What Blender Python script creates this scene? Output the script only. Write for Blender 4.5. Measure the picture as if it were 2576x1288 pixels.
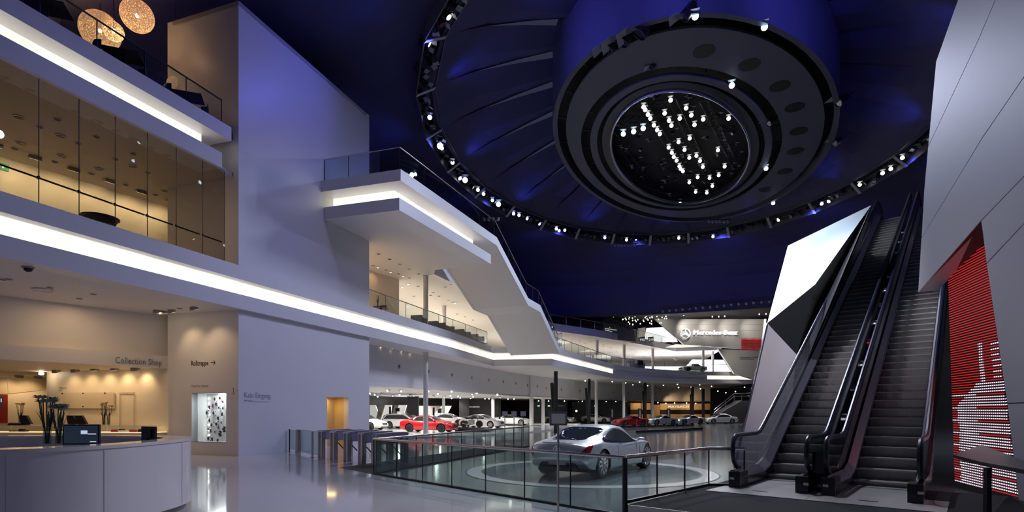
import bpy, bmesh, math, random
import numpy as np
from mathutils import Vector as V, Matrix
for o in list(bpy.data.objects): bpy.data.objects.remove(o)
scene = bpy.context.scene
col = scene.collection
random.seed(7)
PI = math.pi
# ---------------------------------------------------------------- camera (frame 2576 x 1288)
F, CX, HY, ZC = 1380.0, 1288.0, 1033.0, 1.85
cam_d = bpy.data.cameras.new('camera'); cam = bpy.data.objects.new('camera', cam_d); col.objects.link(cam)
cam.location = (0, 0, ZC); cam.rotation_euler = (PI/2, 0, 0)
cam_d.sensor_width = 36.0; cam_d.lens = 36.0*F/2576; cam_d.shift_y = (HY-644)/2576
cam_d.clip_start = .05; cam_d.clip_end = 500
scene.camera = cam
# ---------------------------------------------------------------- world, exposure
w = bpy.data.worlds.new('world'); scene.world = w; w.use_nodes = True
w.node_tree.nodes['Background'].inputs[0].default_value = (.10, .11, .22, 1)
w.node_tree.nodes['Background'].inputs[1].default_value = .25
vs = scene.view_settings
vs.view_transform = 'Standard'; vs.look = 'None'; vs.gamma = 1; vs.exposure = 0.0; vs.use_curve_mapping = False

def lamp(kind, name, loc, power, color, target=None, size=.3, spot=60, blend=.5, size_y=None, shape=None):
    l = bpy.data.lights.new(name, kind); l.energy = power; l.color = color
    if kind == 'SPOT': l.spot_size = math.radians(spot); l.spot_blend = blend; l.shadow_soft_size = size
    elif kind == 'POINT': l.shadow_soft_size = size
    elif kind == 'AREA':
        l.size = size
        if size_y: l.shape = shape or 'RECTANGLE'; l.size_y = size_y
    o = bpy.data.objects.new(name, l); col.objects.link(o); o.location = loc
    if target is not None:
        o.rotation_euler = (V(target)-V(loc)).to_track_quat('-Z', 'Y').to_euler()
    return o
# facade frame of the left wing: t along it, o outwards into the hall
def ray(px, py): return V(((px-CX)/F, 1, (HY-py)/F))
def aty(px, py, Y): return V((0, 0, ZC))+ray(px, py)*Y
def atz(px, py, z): r = ray(px, py); return V((0, 0, ZC))+r*((z-ZC)/r.z)
def atpl(px, py, p0, n):
    r = ray(px, py); c = V((0, 0, ZC)); return c+r*((V(p0)-c).dot(n)/r.dot(n))
O2 = atz(600, 1148, 0); O2.z = 0
D2 = V((1772-CX, F, 0)).normalized(); N2 = V((D2.y, -D2.x, 0))
def FP(t, o, z=0): return O2+D2*t+N2*o+V((0, 0, z))
def ft(px, py, o=0):
    p = atpl(px, py, FP(0, o), N2); return (p-O2).dot(D2), p.z
Z1, Z2 = 7.67, 13.14              # first and second floor levels
ZS1, ZS2 = 5.94, 11.34            # their soffits
ZR = 19.85                        # lighting ring and ceiling disc
RC = V((11.4, 37.4, ZR)); DC = V((12.7, 38.5, ZR))
def oval(c, a, b, ang, th, z): # a along the hall axis, ang from +Y
    s, q = math.sin(ang), math.cos(ang)
    u, v_ = a*math.cos(th), b*math.sin(th)
    return V((c.x+s*u+q*v_, c.y+q*u-s*v_, z))
RA = math.radians(19.5)
def ringp(th, z=ZR, k=1.0): return oval(RC, 20.5*k, 15.8*k, RA, th, z)
# ---------------------------------------------------------------- the hall's own lamps
BLUE = (.16, .2, 1.0); COOL = (.72, .82, 1.0); WARM = (1.0, .67, .36); SOFT = (1, .9, .76); WHITE = (1, .97, .93)
# light grid in the ceiling disc
for x, y in ((1630,288),(1653,327),(1683,303),(1739,290),(1690,384),(1709,418),(1735,348),(1769,300),(1823,419),(1778,485),(1568,337),(1618,323),(1752,392),(1792,468)):
    p = atz(x, y, ZR-.3); lamp('SPOT', 'disc_grid_light', p, 680, (.70, .76, 1.0), (p.x, p.y, 0), .16, 160, .5)
# spots of the ring: blue washes on the tower, the balcony, the right wall and the hangings
for th, tgt, pw, sp, cl in ((3.3, FP(4, 0, 8), 700, 90, (.5, .5, 1)), (4.4, FP(9, 0, 8), 260, 90, (.34, .36, 1)), (3.0, (-6.5, 9, .6), 6500, 44, (.86, .83, 1)), (5.1, (9.95, 13.5, 8.8), 420, 15, (.45, .70, 1)), (5.0, (9.6, 11.5, 5), 120, 50, (.6, .66, 1)), (3.75, (10.2, 21.5, 7.2), 26000, 26, (.60, .80, 1.0)), (4.0, (8.2, 18.6, 2.4), 26000, 20, (.85, .8, .9)),
                       (2.6, FP(-4, 0, 9), 1300, 80, (.4, .42, 1)), (3.1, (5.6, 10.8, .2), 5500, 36, (.85, .88, 1)), (3.9, (15.8, 24.5, 9), 15000, 30, (.9, .86, .85)), (3.3, (11, 18, 4), 18000, 34, (.85, .82, .9)), (1.2, FP(20, 2, 3), 2500, 80, (.5, .5, 1)),
                       (3.3, FP(2, 3, 1), 1500, 60, (.45, .45, 1))):
    p = ringp(th, ZR-.5, .97); lamp('SPOT', 'ring_spot_light', p, pw, cl, tgt, .25, sp, .9)
for k in range(12):
    th = k*PI/6+.2; p = ringp(th, ZR-.7, 1.0)
    lamp('SPOT', 'ring_wash_light', p, 560, (.09, .10, 1.0), ringp(th, ZR-4, 1.7), .3, 120, .9)
    lamp('SPOT', 'ring_up_light', ringp(th+.2, ZR-.3, .93), 130, (.10, .11, 1.0), ringp(th, ZR+5, .55), .3, 110, .9)
for th in (2.5, 3.1, 3.7): lamp('SPOT', 'drum_wash_light', ringp(th, ZR-.2, .97), 1500, (.12, .12, 1.0), (DC.x, DC.y-8, ZR+2.5), .3, 70, .9)
# spots on the concept car
for x, y, pw, c in ((8.5, 33, 15000, COOL), (16, 31, 11000, COOL), (10, 46, 7000, WHITE), (16, 19.5, 13000, COOL), (1.0, 20.0, 6000, (1, .97, .95))):
    lamp('SPOT', 'car_spot_light', (x, y, ZR-.3), pw, c, (2.6, 16.8, .7), .3, 22, .7)
# ================================================================ materials
MATS = {}
def mat(name, c, rough=.5, metal=0., emit=0., ec=None, var=.0, scale=4., bump=0., bscale=60., coat=0., spec=None, stretch=None):
    if name in MATS: return MATS[name]
    m = bpy.data.materials.new(name); m.use_nodes = True; nt = m.node_tree
    b = nt.nodes['Principled BSDF']
    b.inputs['Base Color'].default_value = (*c, 1); b.inputs['Roughness'].default_value = rough; b.inputs['Metallic'].default_value = metal
    if spec is not None: b.inputs['Specular IOR Level'].default_value = spec
    if coat: b.inputs['Coat Weight'].default_value = coat; b.inputs['Coat Roughness'].default_value = .04
    if emit:
        b.inputs['Emission Color'].default_value = (*(ec or c), 1); b.inputs['Emission Strength'].default_value = emit
    if var or bump:
        tc = nt.nodes.new('ShaderNodeTexCoord'); mp = nt.nodes.new('ShaderNodeMapping')
        if stretch: mp.inputs['Scale'].default_value = stretch
        nt.links.new(tc.outputs['Object'], mp.inputs[0])
    if var:
        n = nt.nodes.new('ShaderNodeTexNoise'); n.inputs['Scale'].default_value = scale; n.inputs['Detail'].default_value = 4
        nt.links.new(mp.outputs[0], n.inputs['Vector'])
        r = nt.nodes.new('ShaderNodeMixRGB'); r.inputs[1].default_value = (*[x*(1-var) for x in c], 1); r.inputs[2].default_value = (*[min(1, x*(1+var)) for x in c], 1)
        nt.links.new(n.outputs['Fac'], r.inputs[0]); nt.links.new(r.outputs[0], b.inputs['Base Color'])
    if bump:
        n = nt.nodes.new('ShaderNodeTexNoise'); n.inputs['Scale'].default_value = bscale
        nt.links.new(mp.outputs[0], n.inputs['Vector'])
        bp = nt.nodes.new('ShaderNodeBump'); bp.inputs['Strength'].default_value = bump; bp.inputs['Distance'].default_value = .01
        nt.links.new(n.outputs['Fac'], bp.inputs['Height']); nt.links.new(bp.outputs[0], b.inputs['Normal'])
    MATS[name] = m; return m
def glassmat(name, tint, refl=.9, ior=1.5, rough=0.0):
    m = bpy.data.materials.new(name); m.use_nodes = True; nt = m.node_tree; nt.nodes.clear()
    out = nt.nodes.new('ShaderNodeOutputMaterial'); mx = nt.nodes.new('ShaderNodeMixShader')
    tr = nt.nodes.new('ShaderNodeBsdfTransparent'); tr.inputs[0].default_value = (*tint, 1)
    gl = nt.nodes.new('ShaderNodeBsdfGlossy'); gl.inputs[0].default_value = (refl, refl, refl, 1); gl.inputs['Roughness'].default_value = rough
    lw = nt.nodes.new('ShaderNodeLayerWeight'); lw.inputs[0].default_value = .5
    pw = nt.nodes.new('ShaderNodeMath'); pw.operation = 'POWER'; pw.inputs[1].default_value = 4.5; nt.links.new(lw.outputs['Facing'], pw.inputs[0])
    fr = nt.nodes.new('ShaderNodeMath'); fr.operation = 'MULTIPLY_ADD'; fr.inputs[1].default_value = .9; fr.inputs[2].default_value = ((ior-1)/(ior+1))**2; nt.links.new(pw.outputs[0], fr.inputs[0])
    nt.links.new(fr.outputs[0], mx.inputs[0]); nt.links.new(tr.outputs[0], mx.inputs[1]); nt.links.new(gl.outputs[0], mx.inputs[2])
    nt.links.new(mx.outputs[0], out.inputs[0]); MATS[name] = m; return m
WALL = mat('white_wall', (.74, .73, .74), .38, var=.03, scale=.6, bump=.02, bscale=40)
WALLM = mat('white_wall_matt', (.76, .73, .68), .6, var=.02, scale=.7)
CREAM = mat('cream_wall', (.78, .70, .56), .45, var=.03, scale=.6)
SOFFIT = mat('soffit', (.78, .75, .71), .6, var=.02, scale=.5)
STRIP = mat('light_strip', (1, .95, .84), .5, emit=1.0, ec=(1, .94, .80))
def strip_nodes():
    nt = STRIP.node_tree; b = nt.nodes['Principled BSDF']; tc = nt.nodes.new('ShaderNodeTexCoord'); n = nt.nodes.new('ShaderNodeTexNoise')
    n.inputs['Scale'].default_value = .5; nt.links.new(tc.outputs['Object'], n.inputs['Vector'])
    mr = nt.nodes.new('ShaderNodeMapRange'); mr.inputs[1].default_value = .3; mr.inputs[2].default_value = .7; mr.inputs[3].default_value = .78; mr.inputs[4].default_value = 1.25
    nt.links.new(n.outputs['Fac'], mr.inputs[0]); nt.links.new(mr.outputs[0], b.inputs['Emission Strength'])
strip_nodes()
LOBBY = mat('lobby_floor', (.52, .51, .52), .07, var=.04, scale=.35, spec=.6)
DARKF = mat('hall_floor', (.17, .18, .18), .13, var=.10, scale=.3, spec=.7)
CARPET = mat('black_carpet', (.012, .012, .015), .95, var=.3, scale=60, bump=.4, bscale=400)
STEEL = mat('brushed_steel', (.56, .53, .50), .26, 1.0, var=.08, scale=3, stretch=(40, 40, .6))
STEELH = mat('rail_steel', (.60, .56, .53), .22, 1.0, var=.06, scale=6)
CHROME = mat('chrome', (.86, .86, .88), .06, 1.0, var=.02)
BLACK = mat('black_plastic', (.012, .012, .014), .35, var=.2, scale=20)
BLACKG = mat('black_gloss', (.008, .008, .010), .06, var=.1, scale=5)
RUBBER = mat('rubber', (.014, .014, .015), .7, var=.2, scale=30)
LEATHER = mat('black_leather', (.010, .010, .011), .45, var=.2, scale=15, bump=.1)
DRAPE = mat('blue_hanging', (.050, .050, .13), .8, var=.10, scale=.15)
DISCM = mat('disc_grey', (.085, .085, .125), .6, var=.08, scale=.3)
DARKC = mat('dark_ceiling', (.05, .05, .06), .7, var=.2, scale=.4)
GREYP = mat('grey_panel', (.42, .42, .43), .4, .3, var=.03, scale=.3)
GLASS = glassmat('clear_glass', (.93, .96, .95))
GLASSG = glassmat('green_glass', (.78, .85, .83))
GLASSF = glassmat('facade_glass', (.74, .74, .73), .8, 1.45)
WATER = glassmat('vase_glass', (.80, .84, .82))
LENSW = mat('lens_white', (1, 1, 1), .3, emit=9, ec=(1, .96, .88))
LENSB = mat('lens_blue', (.4, .5, 1), .3, emit=12, ec=(.30, .42, 1))
LENSC = mat('lens_cool', (.8, .9, 1), .3, emit=14, ec=(.62, .84, 1))
LENSO = mat('lens_warm', (1, .85, .6), .3, emit=7, ec=(1, .78, .45))
LENSD = mat('lens_dark', (.10, .10, .14), .08, .6, var=.1)
GREYL = mat('lamp_grey', (.30, .30, .31), .5, var=.1)
TEXTB = mat('letter_black', (.02, .02, .025), .5, var=.1); TEXTG = mat('letter_grey', (.24, .22, .23), .5, var=.1)
TEXTP = mat('letter_pale', (.55, .48, .38), .5, var=.05); TEXTL = mat('letter_lilac', (.36, .36, .46), .5, var=.05)
TEXTW = mat('letter_white', (.95, .95, .95), .4, emit=.5, ec=(1, 1, 1))
# ================================================================ mesh helpers
class MB:
    def __init__(s): s.v = []; s.f = []; s.mi = []; s.cur = 0; s.sm = False
    def add(s, vs_, fs):
        b = len(s.v); s.v += [V(p) for p in vs_]
        for f in fs: s.f.append([b+i for i in f]); s.mi.append(s.cur)
        return s
    def box(s, a, b):
        (x0, y0, z0), (x1, y1, z1) = a, b
        return s.add([(x0,y0,z0),(x1,y0,z0),(x1,y1,z0),(x0,y1,z0),(x0,y0,z1),(x1,y0,z1),(x1,y1,z1),(x0,y1,z1)], BOXF)
    def obox(s, c, ux, uy, uz, hx, hy, hz):
        c = V(c); ux, uy, uz = V(ux)*hx, V(uy)*hy, V(uz)*hz
        return s.add([c+ux*i+uy*j+uz*k for k in (-1,1) for i, j in ((-1,-1),(1,-1),(1,1),(-1,1))], BOXF)
    def bar(s, a, b, w, h, up=(0,0,1)):
        a, b = V(a), V(b); d = (b-a); L = d.length; d.normalize(); sd = d.cross(V(up))
        if sd.length < 1e-4: sd = d.cross(V((1,0,0)))
        sd.normalize(); u = sd.cross(d); return s.obox((a+b)/2, d, sd, u, L/2, w/2, h/2)
    def slab(s, poly, off):      # polygon of 3d points pushed along off
        n = len(poly); off = V(off); p = [V(q) for q in poly]
        return s.add(p+[q+off for q in p], [list(range(n))[::-1], [n+i for i in range(n)]]+[[i, (i+1) % n, n+(i+1) % n, n+i] for i in range(n)])
    def prism(s, poly, z0, z1): return s.slab([(p[0], p[1], z0) for p in poly], (0, 0, z1-z0))
    def tube(s, pts, r, seg=8, closed=False, caps=True):
        pts = [V(p) for p in pts]; n = len(pts); rr = r if isinstance(r, (list, tuple)) else [r]*n
        base = len(s.v); nrm = None
        for i in range(n):
            a = pts[(i-1) % n] if (closed or i) else pts[0]; b = pts[(i+1) % n] if (closed or i < n-1) else pts[-1]
            d = (b-a).normalized()
            if nrm is None:
                nrm = d.cross(V((0,0,1))); nrm = nrm if nrm.length > 1e-3 else d.cross(V((1,0,0)))
            nrm = (nrm-d*nrm.dot(d)).normalized(); bn = d.cross(nrm)
            for k in range(seg):
                a_ = 2*PI*k/seg; s.v.append(pts[i]+(nrm*math.cos(a_)+bn*math.sin(a_))*rr[i])
        for i in range(n if closed else n-1):
            for k in range(seg):
                s.f.append([base+i*seg+k, base+i*seg+(k+1) % seg, base+((i+1) % n)*seg+(k+1) % seg, base+((i+1) % n)*seg+k]); s.mi.append(s.cur)
        if caps and not closed:
            s.f.append([base+k for k in range(seg)][::-1]); s.mi.append(s.cur)
            s.f.append([base+(n-1)*seg+k for k in range(seg)]); s.mi.append(s.cur)
        return s
    def cyl(s, a, b, r, seg=12): return s.tube([a, b], r, seg)
    def lathe(s, prof, c=(0,0,0), axis=(0,0,1), seg=20):
        ax = V(axis).normalized(); e1 = ax.orthogonal().normalized(); e2 = ax.cross(e1); c = V(c); base = len(s.v); n = len(prof)
        for r, z in prof:
            for k in range(seg):
                a = 2*PI*k/seg; s.v.append(c+ax*z+(e1*math.cos(a)+e2*math.sin(a))*r)
        for i in range(n-1):
            for k in range(seg):
                s.f.append([base+i*seg+k, base+i*seg+(k+1) % seg, base+(i+1)*seg+(k+1) % seg, base+(i+1)*seg+k]); s.mi.append(s.cur)
        if prof[0][0] > 1e-6: s.f.append([base+k for k in range(seg)][::-1]); s.mi.append(s.cur)
        if prof[-1][0] > 1e-6: s.f.append([base+(n-1)*seg+k for k in range(seg)]); s.mi.append(s.cur)
        return s
    def sweep(s, path, prof, closed=False, caps=True):   # path of xy points, profile of (out, z) closed polygon; out = right of travel
        path = [V((p[0], p[1], 0)) for p in path]; n = len(path); m = len(prof); base = len(s.v)
        for i in range(n):
            d0 = (path[i]-path[i-1]).normalized() if (i or closed) else None
            d1 = (path[(i+1) % n]-path[i]).normalized() if (i < n-1 or closed) else None
            d0 = d0 or d1; d1 = d1 or d0
            n0, n1 = V((d0.y, -d0.x, 0)), V((d1.y, -d1.x, 0)); mt = (n0+n1).normalized(); k = 1/max(.3, mt.dot(n0))
            for (o_, z) in prof: s.v.append(path[i]+mt*(o_*k)+V((0,0,z)))
        for i in range(n if closed else n-1):
            for j in range(m):
                s.f.append([base+i*m+j, base+i*m+(j+1) % m, base+((i+1) % n)*m+(j+1) % m, base+((i+1) % n)*m+j]); s.mi.append(s.cur)
        if caps and not closed:
            s.f.append([base+j for j in range(m)]); s.mi.append(s.cur); s.f.append([base+(n-1)*m+j for j in range(m)][::-1]); s.mi.append(s.cur)
        return s
    def grid(s, rows):           # rows of equal-length point lists
        b = len(s.v); n = len(rows[0])
        for r in rows: s.v += [V(p) for p in r]
        for i in range(len(rows)-1):
            for j in range(n-1): s.f.append([b+i*n+j, b+i*n+j+1, b+(i+1)*n+j+1, b+(i+1)*n+j]); s.mi.append(s.cur)
        return s
    def mesh(s, name, mats, org=None, fix=True):
        me = bpy.data.meshes.new(name); org = org or V((0,0,0))
        me.from_pydata([tuple(p-org) for p in s.v], [], s.f)
        for m in (mats if isinstance(mats, (list, tuple)) else [mats]): me.materials.append(m)
        me.polygons.foreach_set('material_index', s.mi)
        if fix:
            bm = bmesh.new(); bm.from_mesh(me); bmesh.ops.recalc_face_normals(bm, faces=bm.faces); bm.to_mesh(me); bm.free()
        if s.sm:
            me.polygons.foreach_set('use_smooth', [True]*len(me.polygons)); me.set_sharp_from_angle(angle=math.radians(38))
        me.update(); return me
    def build(s, name, mats, parent=None, world=True, fix=True):
        if parent is not None:
            M = chain(parent).inverted() if world else None
            if M:
                s.v = [M @ p for p in s.v]
            o = bpy.data.objects.new(name, s.mesh(name, mats, fix=fix)); col.objects.link(o); o.parent = parent
        else:
            a = np.array([tuple(p) for p in s.v]); lo, hi = a.min(0), a.max(0)
            org = V(((lo[0]+hi[0])/2, (lo[1]+hi[1])/2, lo[2])) if world else V((0,0,0))
            o = bpy.data.objects.new(name, s.mesh(name, mats, org, fix=fix)); o.location = org; col.objects.link(o)
        return o
BOXF = [[0,3,2,1],[4,5,6,7],[0,1,5,4],[1,2,6,5],[2,3,7,6],[3,0,4,7]]
def smooth(mb): mb.sm = True; return mb
def chain(o):
    M = Matrix.LocRotScale(o.location, o.rotation_euler, o.scale)
    return chain(o.parent) @ M if o.parent else M
def tag(o, label, cat=None, group=None, kind=None):
    o['label'] = label
    if cat: o['category'] = cat
    if group: o['group'] = group
    if kind: o['kind'] = kind
    return o
def thing(name, label, cat, loc=(0,0,0), rotz=0, group=None):
    o = bpy.data.objects.new(name, None); col.objects.link(o); o.location = loc; o.rotation_euler = (0, 0, rotz); o.empty_display_size = .1
    return tag(o, label, cat, group)
def struct(name, mb, m, label, cat, parent=None):
    o = mb.build(name, m, parent)
    if parent is None: tag(o, label, cat, kind='structure')
    return o
def dup(root, loc, rotz=0, label=None, group=None, rot=None, scale=None):
    def cp(o, par):
        c = o.copy(); col.objects.link(c); c.parent = par
        for ch in o.children: cp(ch, c)
        return c
    r = cp(root, None); r.location = loc; r.rotation_euler = rot if rot is not None else (0, 0, rotz)
    if scale: r.scale = scale
    if label: r['label'] = label
    if group: r['group'] = group
    return r
def rename_mats(root, m):        # same mesh, other paint on the children that use a slot named in m
    for ch in root.children_recursive:
        if ch.type == 'MESH' and ch.data.materials and ch.data.materials[0].name in m:
            ch.data = ch.data.copy(); ch.data.materials[0] = m[ch.data.materials[0].name]
def text(s, p, xd, up, h, m, ext=.004, width=None, parent=None, name='lettering'):
    c = bpy.data.curves.new('t', 'FONT'); c.body = s; c.size = 1; c.extrude = 0; c.resolution_u = 2
    o = bpy.data.objects.new('t', c); col.objects.link(o); bpy.context.view_layer.update()
    me = bpy.data.meshes.new_from_object(o.evaluated_get(bpy.context.evaluated_depsgraph_get()))
    bpy.data.objects.remove(o); bpy.data.curves.remove(c)
    a = np.array([tuple(v.co) for v in me.vertices]); x0, x1 = a[:,0].min(), a[:,0].max()
    k = h/.72; kx = (width/(x1-x0)) if width else k
    xd = V(xd).normalized(); up = V(up).normalized(); nn = xd.cross(up)
    mb = MB(); n0 = len(a)
    vs_ = [V(p)+xd*((q[0]-x0)*kx)+up*(q[1]*k) for q in a]
    fs = [list(pl.vertices) for pl in me.polygons]; bpy.data.meshes.remove(me)
    edges = {}
    for f in fs:
        for i in range(len(f)): e = (f[i], f[(i+1) % len(f)]); edges[e] = 1
    sides = [[e[0], e[1], e[1]+n0, e[0]+n0] for e in edges if (e[1], e[0]) not in edges]
    mb.add(vs_+[q+nn*ext for q in vs_], [f[::-1] for f in fs]+[[i+n0 for i in f] for f in fs]+sides)
    return mb.build(name, m, parent)
def wall(mb, p, q, z0, z1, th, holes=()):  # vertical wall p->q (xy), thickness to the left of travel, holes (s0,s1,z0,z1)
    p, q = V((p[0], p[1], 0)), V((q[0], q[1], 0)); d = q-p; L = d.length; d.normalize(); nl = V((-d.y, d.x, 0))
    xs = sorted({0, L, *[h[0] for h in holes], *[h[1] for h in holes]}); zs = sorted({z0, z1, *[h[2] for h in holes], *[h[3] for h in holes]})
    for i in range(len(xs)-1):
        for j in range(len(zs)-1):
            cx, cz = (xs[i]+xs[i+1])/2, (zs[j]+zs[j+1])/2
            if any(h[0] < cx < h[1] and h[2] < cz < h[3] for h in holes): continue
            a, b = p+d*xs[i], p+d*xs[i+1]
            mb.slab([a+V((0,0,zs[j])), b+V((0,0,zs[j])), b+V((0,0,zs[j+1])), a+V((0,0,zs[j+1]))], nl*th)
    return mb
def along(path, step):            # points every step along an xy(z) polyline, both ends included
    out = []
    for a, b in zip(path[:-1], path[1:]):
        a, b = V(a), V(b); n = max(1, round((b-a).length/step)); out += [a+(b-a)*(i/n) for i in range(n)]
    return out+[V(path[-1])]
def railing(name, label, pts, h, steps, glass=None, r=.03, post=.012, foot=.05, hmat=None, panes=None, pmat=None, shoe=True):
    glass = glass or GLASS; hmat = hmat or STEELH; pmat = pmat or BLACK
    pts = [V(p) for p in pts]; t = thing(name, label, 'railing', pts[0])
    smooth(MB().tube([p+V((0,0,h)) for p in pts], r, 10)).build('handrail', hmat, t)
    nodes = []
    for i, (a, b) in enumerate(zip(pts[:-1], pts[1:])):
        n = steps[i] if isinstance(steps, (list, tuple)) else max(1, round((b-a).length/steps))
        for k in range(n):
            p, q = a+(b-a)*(k/n), a+(b-a)*((k+1)/n); d = (q-p).normalized(); sd = V((-d.y, d.x, 0)).normalized()*.006
            e = d*.012
            MB().slab([p+e+V((0,0,foot)), q-e+V((0,0,foot)), q-e+V((0,0,h-r)), p+e+V((0,0,h-r))], sd).build('glass_pane', glass, t)
            nodes.append(p)
    nodes.append(pts[-1])
    for p in nodes: MB().box((p.x-post, p.y-post, p.z), (p.x+post, p.y+post, p.z+h)).build('post', pmat, t)
    if shoe:
        mb = MB()
        for a, b in zip(pts[:-1], pts[1:]): mb.bar(a+V((0,0,foot/2)), b+V((0,0,foot/2)), .05, foot)
        mb.build('base_shoe', pmat, t)
    return t
# ================================================================ the setting
def xy(p): return (p.x, p.y)
RH = 1.03
PA = V((*xy(atz(940, 1193.7, 0)), 0)); PB = V((*xy(atz(1572, 1300, 0)), 0))
PC = V((*xy(atz(1783, 1128, RH)), 0)); PA2 = V((*xy(atz(1331, 1073, RH)), 0))
EU = V((1162, F, 0)).normalized(); EW = V((EU.y, -EU.x, 0)); ZP = .22
E0 = atz(1845, 1225, ZP)
# floors
mb = MB(); mb.prism([(-60, -8), (70, -8), (70, 125), (-60, 125)], -.3, 0)
struct('floor', mb, DARKF, 'dark grey polished floor of the exhibition hall', 'floor')
mb = MB(); mb.prism([(-45, -7), (16, -7), xy(PB+EW*12), xy(PB), xy(PA), (PA.x-1.5, PA.y+1.85), xy(PA2+V((-1.6, 1.2, 0))), (1, 34.5), (-5, 36), (-45, 36)], .0, .006)
struct('floor_lobby', mb, LOBBY, 'pale grey polished lobby floor in front of the reception desk', 'floor')
mb = MB(); mb.prism([(-14, 32.5), (-8, 36.5), (-3.2, 38.2), (1.5, 46), (7.5, 60), (10, 80), (-35, 80)], .0, .1)
SHOWF = mat('showroom_floor', (.62, .61, .60), .12, var=.04, scale=.4)
struct('floor_showroom', mb, SHOWF, 'pale raised showroom floor under the white cars', 'floor')
mb = MB(); mb.prism([xy(atz(853, 1177, 0)), xy(PA), xy(PA2), xy(PA2+V((-1.4, 1.3, 0)))], .0, .012)
tag(mb.build('floor_mat', mat('dark_mat', (.03, .026, .024), .6, var=.2)), 'dark brown floor strip running along the glass railing from the turnstiles', 'mat')
# turntable ring below the silver car
TC = V((2.35, 16.75, 0))
def annulus(mb, c, r0, r1, z0, z1, n=72):
    for k in range(n):
        a, b = 2*PI*k/n, 2*PI*(k+1)/n
        p = [V((c.x+r*math.cos(t), c.y+r*math.sin(t), z0)) for r, t in ((r0, a), (r1, a), (r1, b), (r0, b))]
        mb.slab(p, (0, 0, z1-z0))
    return mb
tt = thing('turntable', 'round turntable with a pale ring set in the floor under the silver car', 'turntable', TC)
annulus(MB(), TC, 3.28, 3.72, .0, .008).build('pale_ring', mat('ring_pale', (.50, .47, .45), .12, var=.05, scale=1), tt)
annulus(MB(), TC, 3.22, 3.28, .0, .006).build('inner_joint', BLACK, tt); annulus(MB(), TC, 3.72, 3.76, .0, .006).build('outer_joint', BLACK, tt)
MB().lathe([(0, .0), (3.22, .0), (3.22, .006), (0, .006)], TC, seg=72).build('deck', mat('turntable_deck', (.10, .115, .115), .08, var=.1), tt)
# tower
TT = ft(921, 300)[0]; TZ = 18.45; TD = -3.6
dt0, dz1 = ft(823, 998); dt1, _ = ft(877, 998)
vz1, vz0 = 3.05, .55
def lf(px, py):  # on the tower's left face
    p = atpl(px, py, FP(0, 0), D2); return -(p-O2).dot(N2), p.z
v0, v0z = lf(569, 988); v1, v1z = lf(482, 985); _, vb = lf(525, 1113)
mb = MB()
wall(mb, FP(0, 0), FP(TT, 0), 0, TZ, .3, [(dt0, dt1, 0, dz1)])
wall(mb, FP(TT, 0), FP(TT, TD), 0, TZ, -.3)
wall(mb, FP(0, TD), FP(TT, TD), 0, TZ, .3)
wall(mb, FP(0, -.3), FP(0, TD), 0, TZ, -.3, [(v0-.3, v1-.3, vb, v0z)])
mb.slab([FP(0, 0, TZ-.2), FP(TT, 0, TZ-.2), FP(TT, TD, TZ-.2), FP(0, TD, TZ-.2)], (0, 0, .2))
struct('wall_tower', mb, WALL, 'tall white tower block beside the light bands', 'wall')
# lit door niche
mb = MB(); wall(mb, FP(dt0-.2, -.9), FP(dt1+1.2, -.9), 0, dz1+.1, .1); wall(mb, FP(dt1+.02, -.02), FP(dt1+.02, -.9), 0, dz1+.1, -.1); wall(mb, FP(dt0-.02, -.02), FP(dt0-.02, -.9), 0, dz1+.1, .1)
mb.slab([FP(dt0, -.3, dz1), FP(dt1, -.3, dz1), FP(dt1, -.9, dz1), FP(dt0, -.9, dz1)], (0, 0, .1))
struct('door_1', mb, mat('ochre_wall', (.72, .52, .24), .6, var=.03), 'yellow lit doorway niche in the white tower wall', 'doorway')
lamp('AREA', 'niche_light', FP((dt0+dt1)/2, -.5, dz1-.05), 11, (1, .72, .32), FP((dt0+dt1)/2, -.5, 0), .6)
# level-one edge and bands
EDGE1 = [FP(-10, .15), FP(0, .15), FP(19, .15), atz(1239, 920.6, ZS1), atz(1386, 919, ZS1), atz(1544, 952, ZS1), atz(1600, 957, ZS1), atz(1700, 962, ZS1), atz(1780, 964, ZS1), atz(1895, 965, ZS1)]
mb = MB()
mb.sweep(EDGE1, [(0.06, Z1), (0.06, 7.12), (-.16, 7.06), (-.6, 7.06), (-.6, Z1)])
struct('trim_1', mb, WALL, 'white upper lip of the first floor light band', 'trim')
mb = MB(); mb.sweep(EDGE1, [(0.06, 6.52), (0.06, ZS1), (-.6, ZS1), (-.6, 6.48), (-.16, 6.48)])
struct('trim_2', mb, WALL, 'white lower fascia of the first floor light band', 'trim')
def light_band(name, label, path, o, z0, z1, step):
    t = thing(name, label, 'light strip', V(path[0]))
    for a, b in zip(path[:-1], path[1:]):
        a, b = V((a[0], a[1], 0)), V((b[0], b[1], 0)); d = (b-a); L = d.length; d.normalize(); n_ = V((d.y, -d.x, 0)); k = max(1, round(L/step))
        for i in range(k):
            p, q = a+d*(L*i/k+.006), a+d*(L*(i+1)/k-.006)
            MB().slab([p+n_*o+V((0,0,z0)), q+n_*o+V((0,0,z0)), q+n_*o+V((0,0,z1)), p+n_*o+V((0,0,z1))], -n_*.06).build('light_panel', STRIP, t)
    return t
def offs(path, o):
    s = MB(); s.sweep(path, [(o, 0), (o, 1), (o-.1, 1)]); return [s.v[3*i] for i in range(len(path))]
light_band('light_strip', 'long glowing warm white strip along the first floor edge', offs(EDGE1, -.12)[:6], 0, 6.50, 7.05, 5.3)
light_band('light_strip', 'short glowing strip on the far first floor edge beside the leaning white panel', offs(EDGE1, -.12)[8:], 0, 6.50, 7.05, 5.3)
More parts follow.
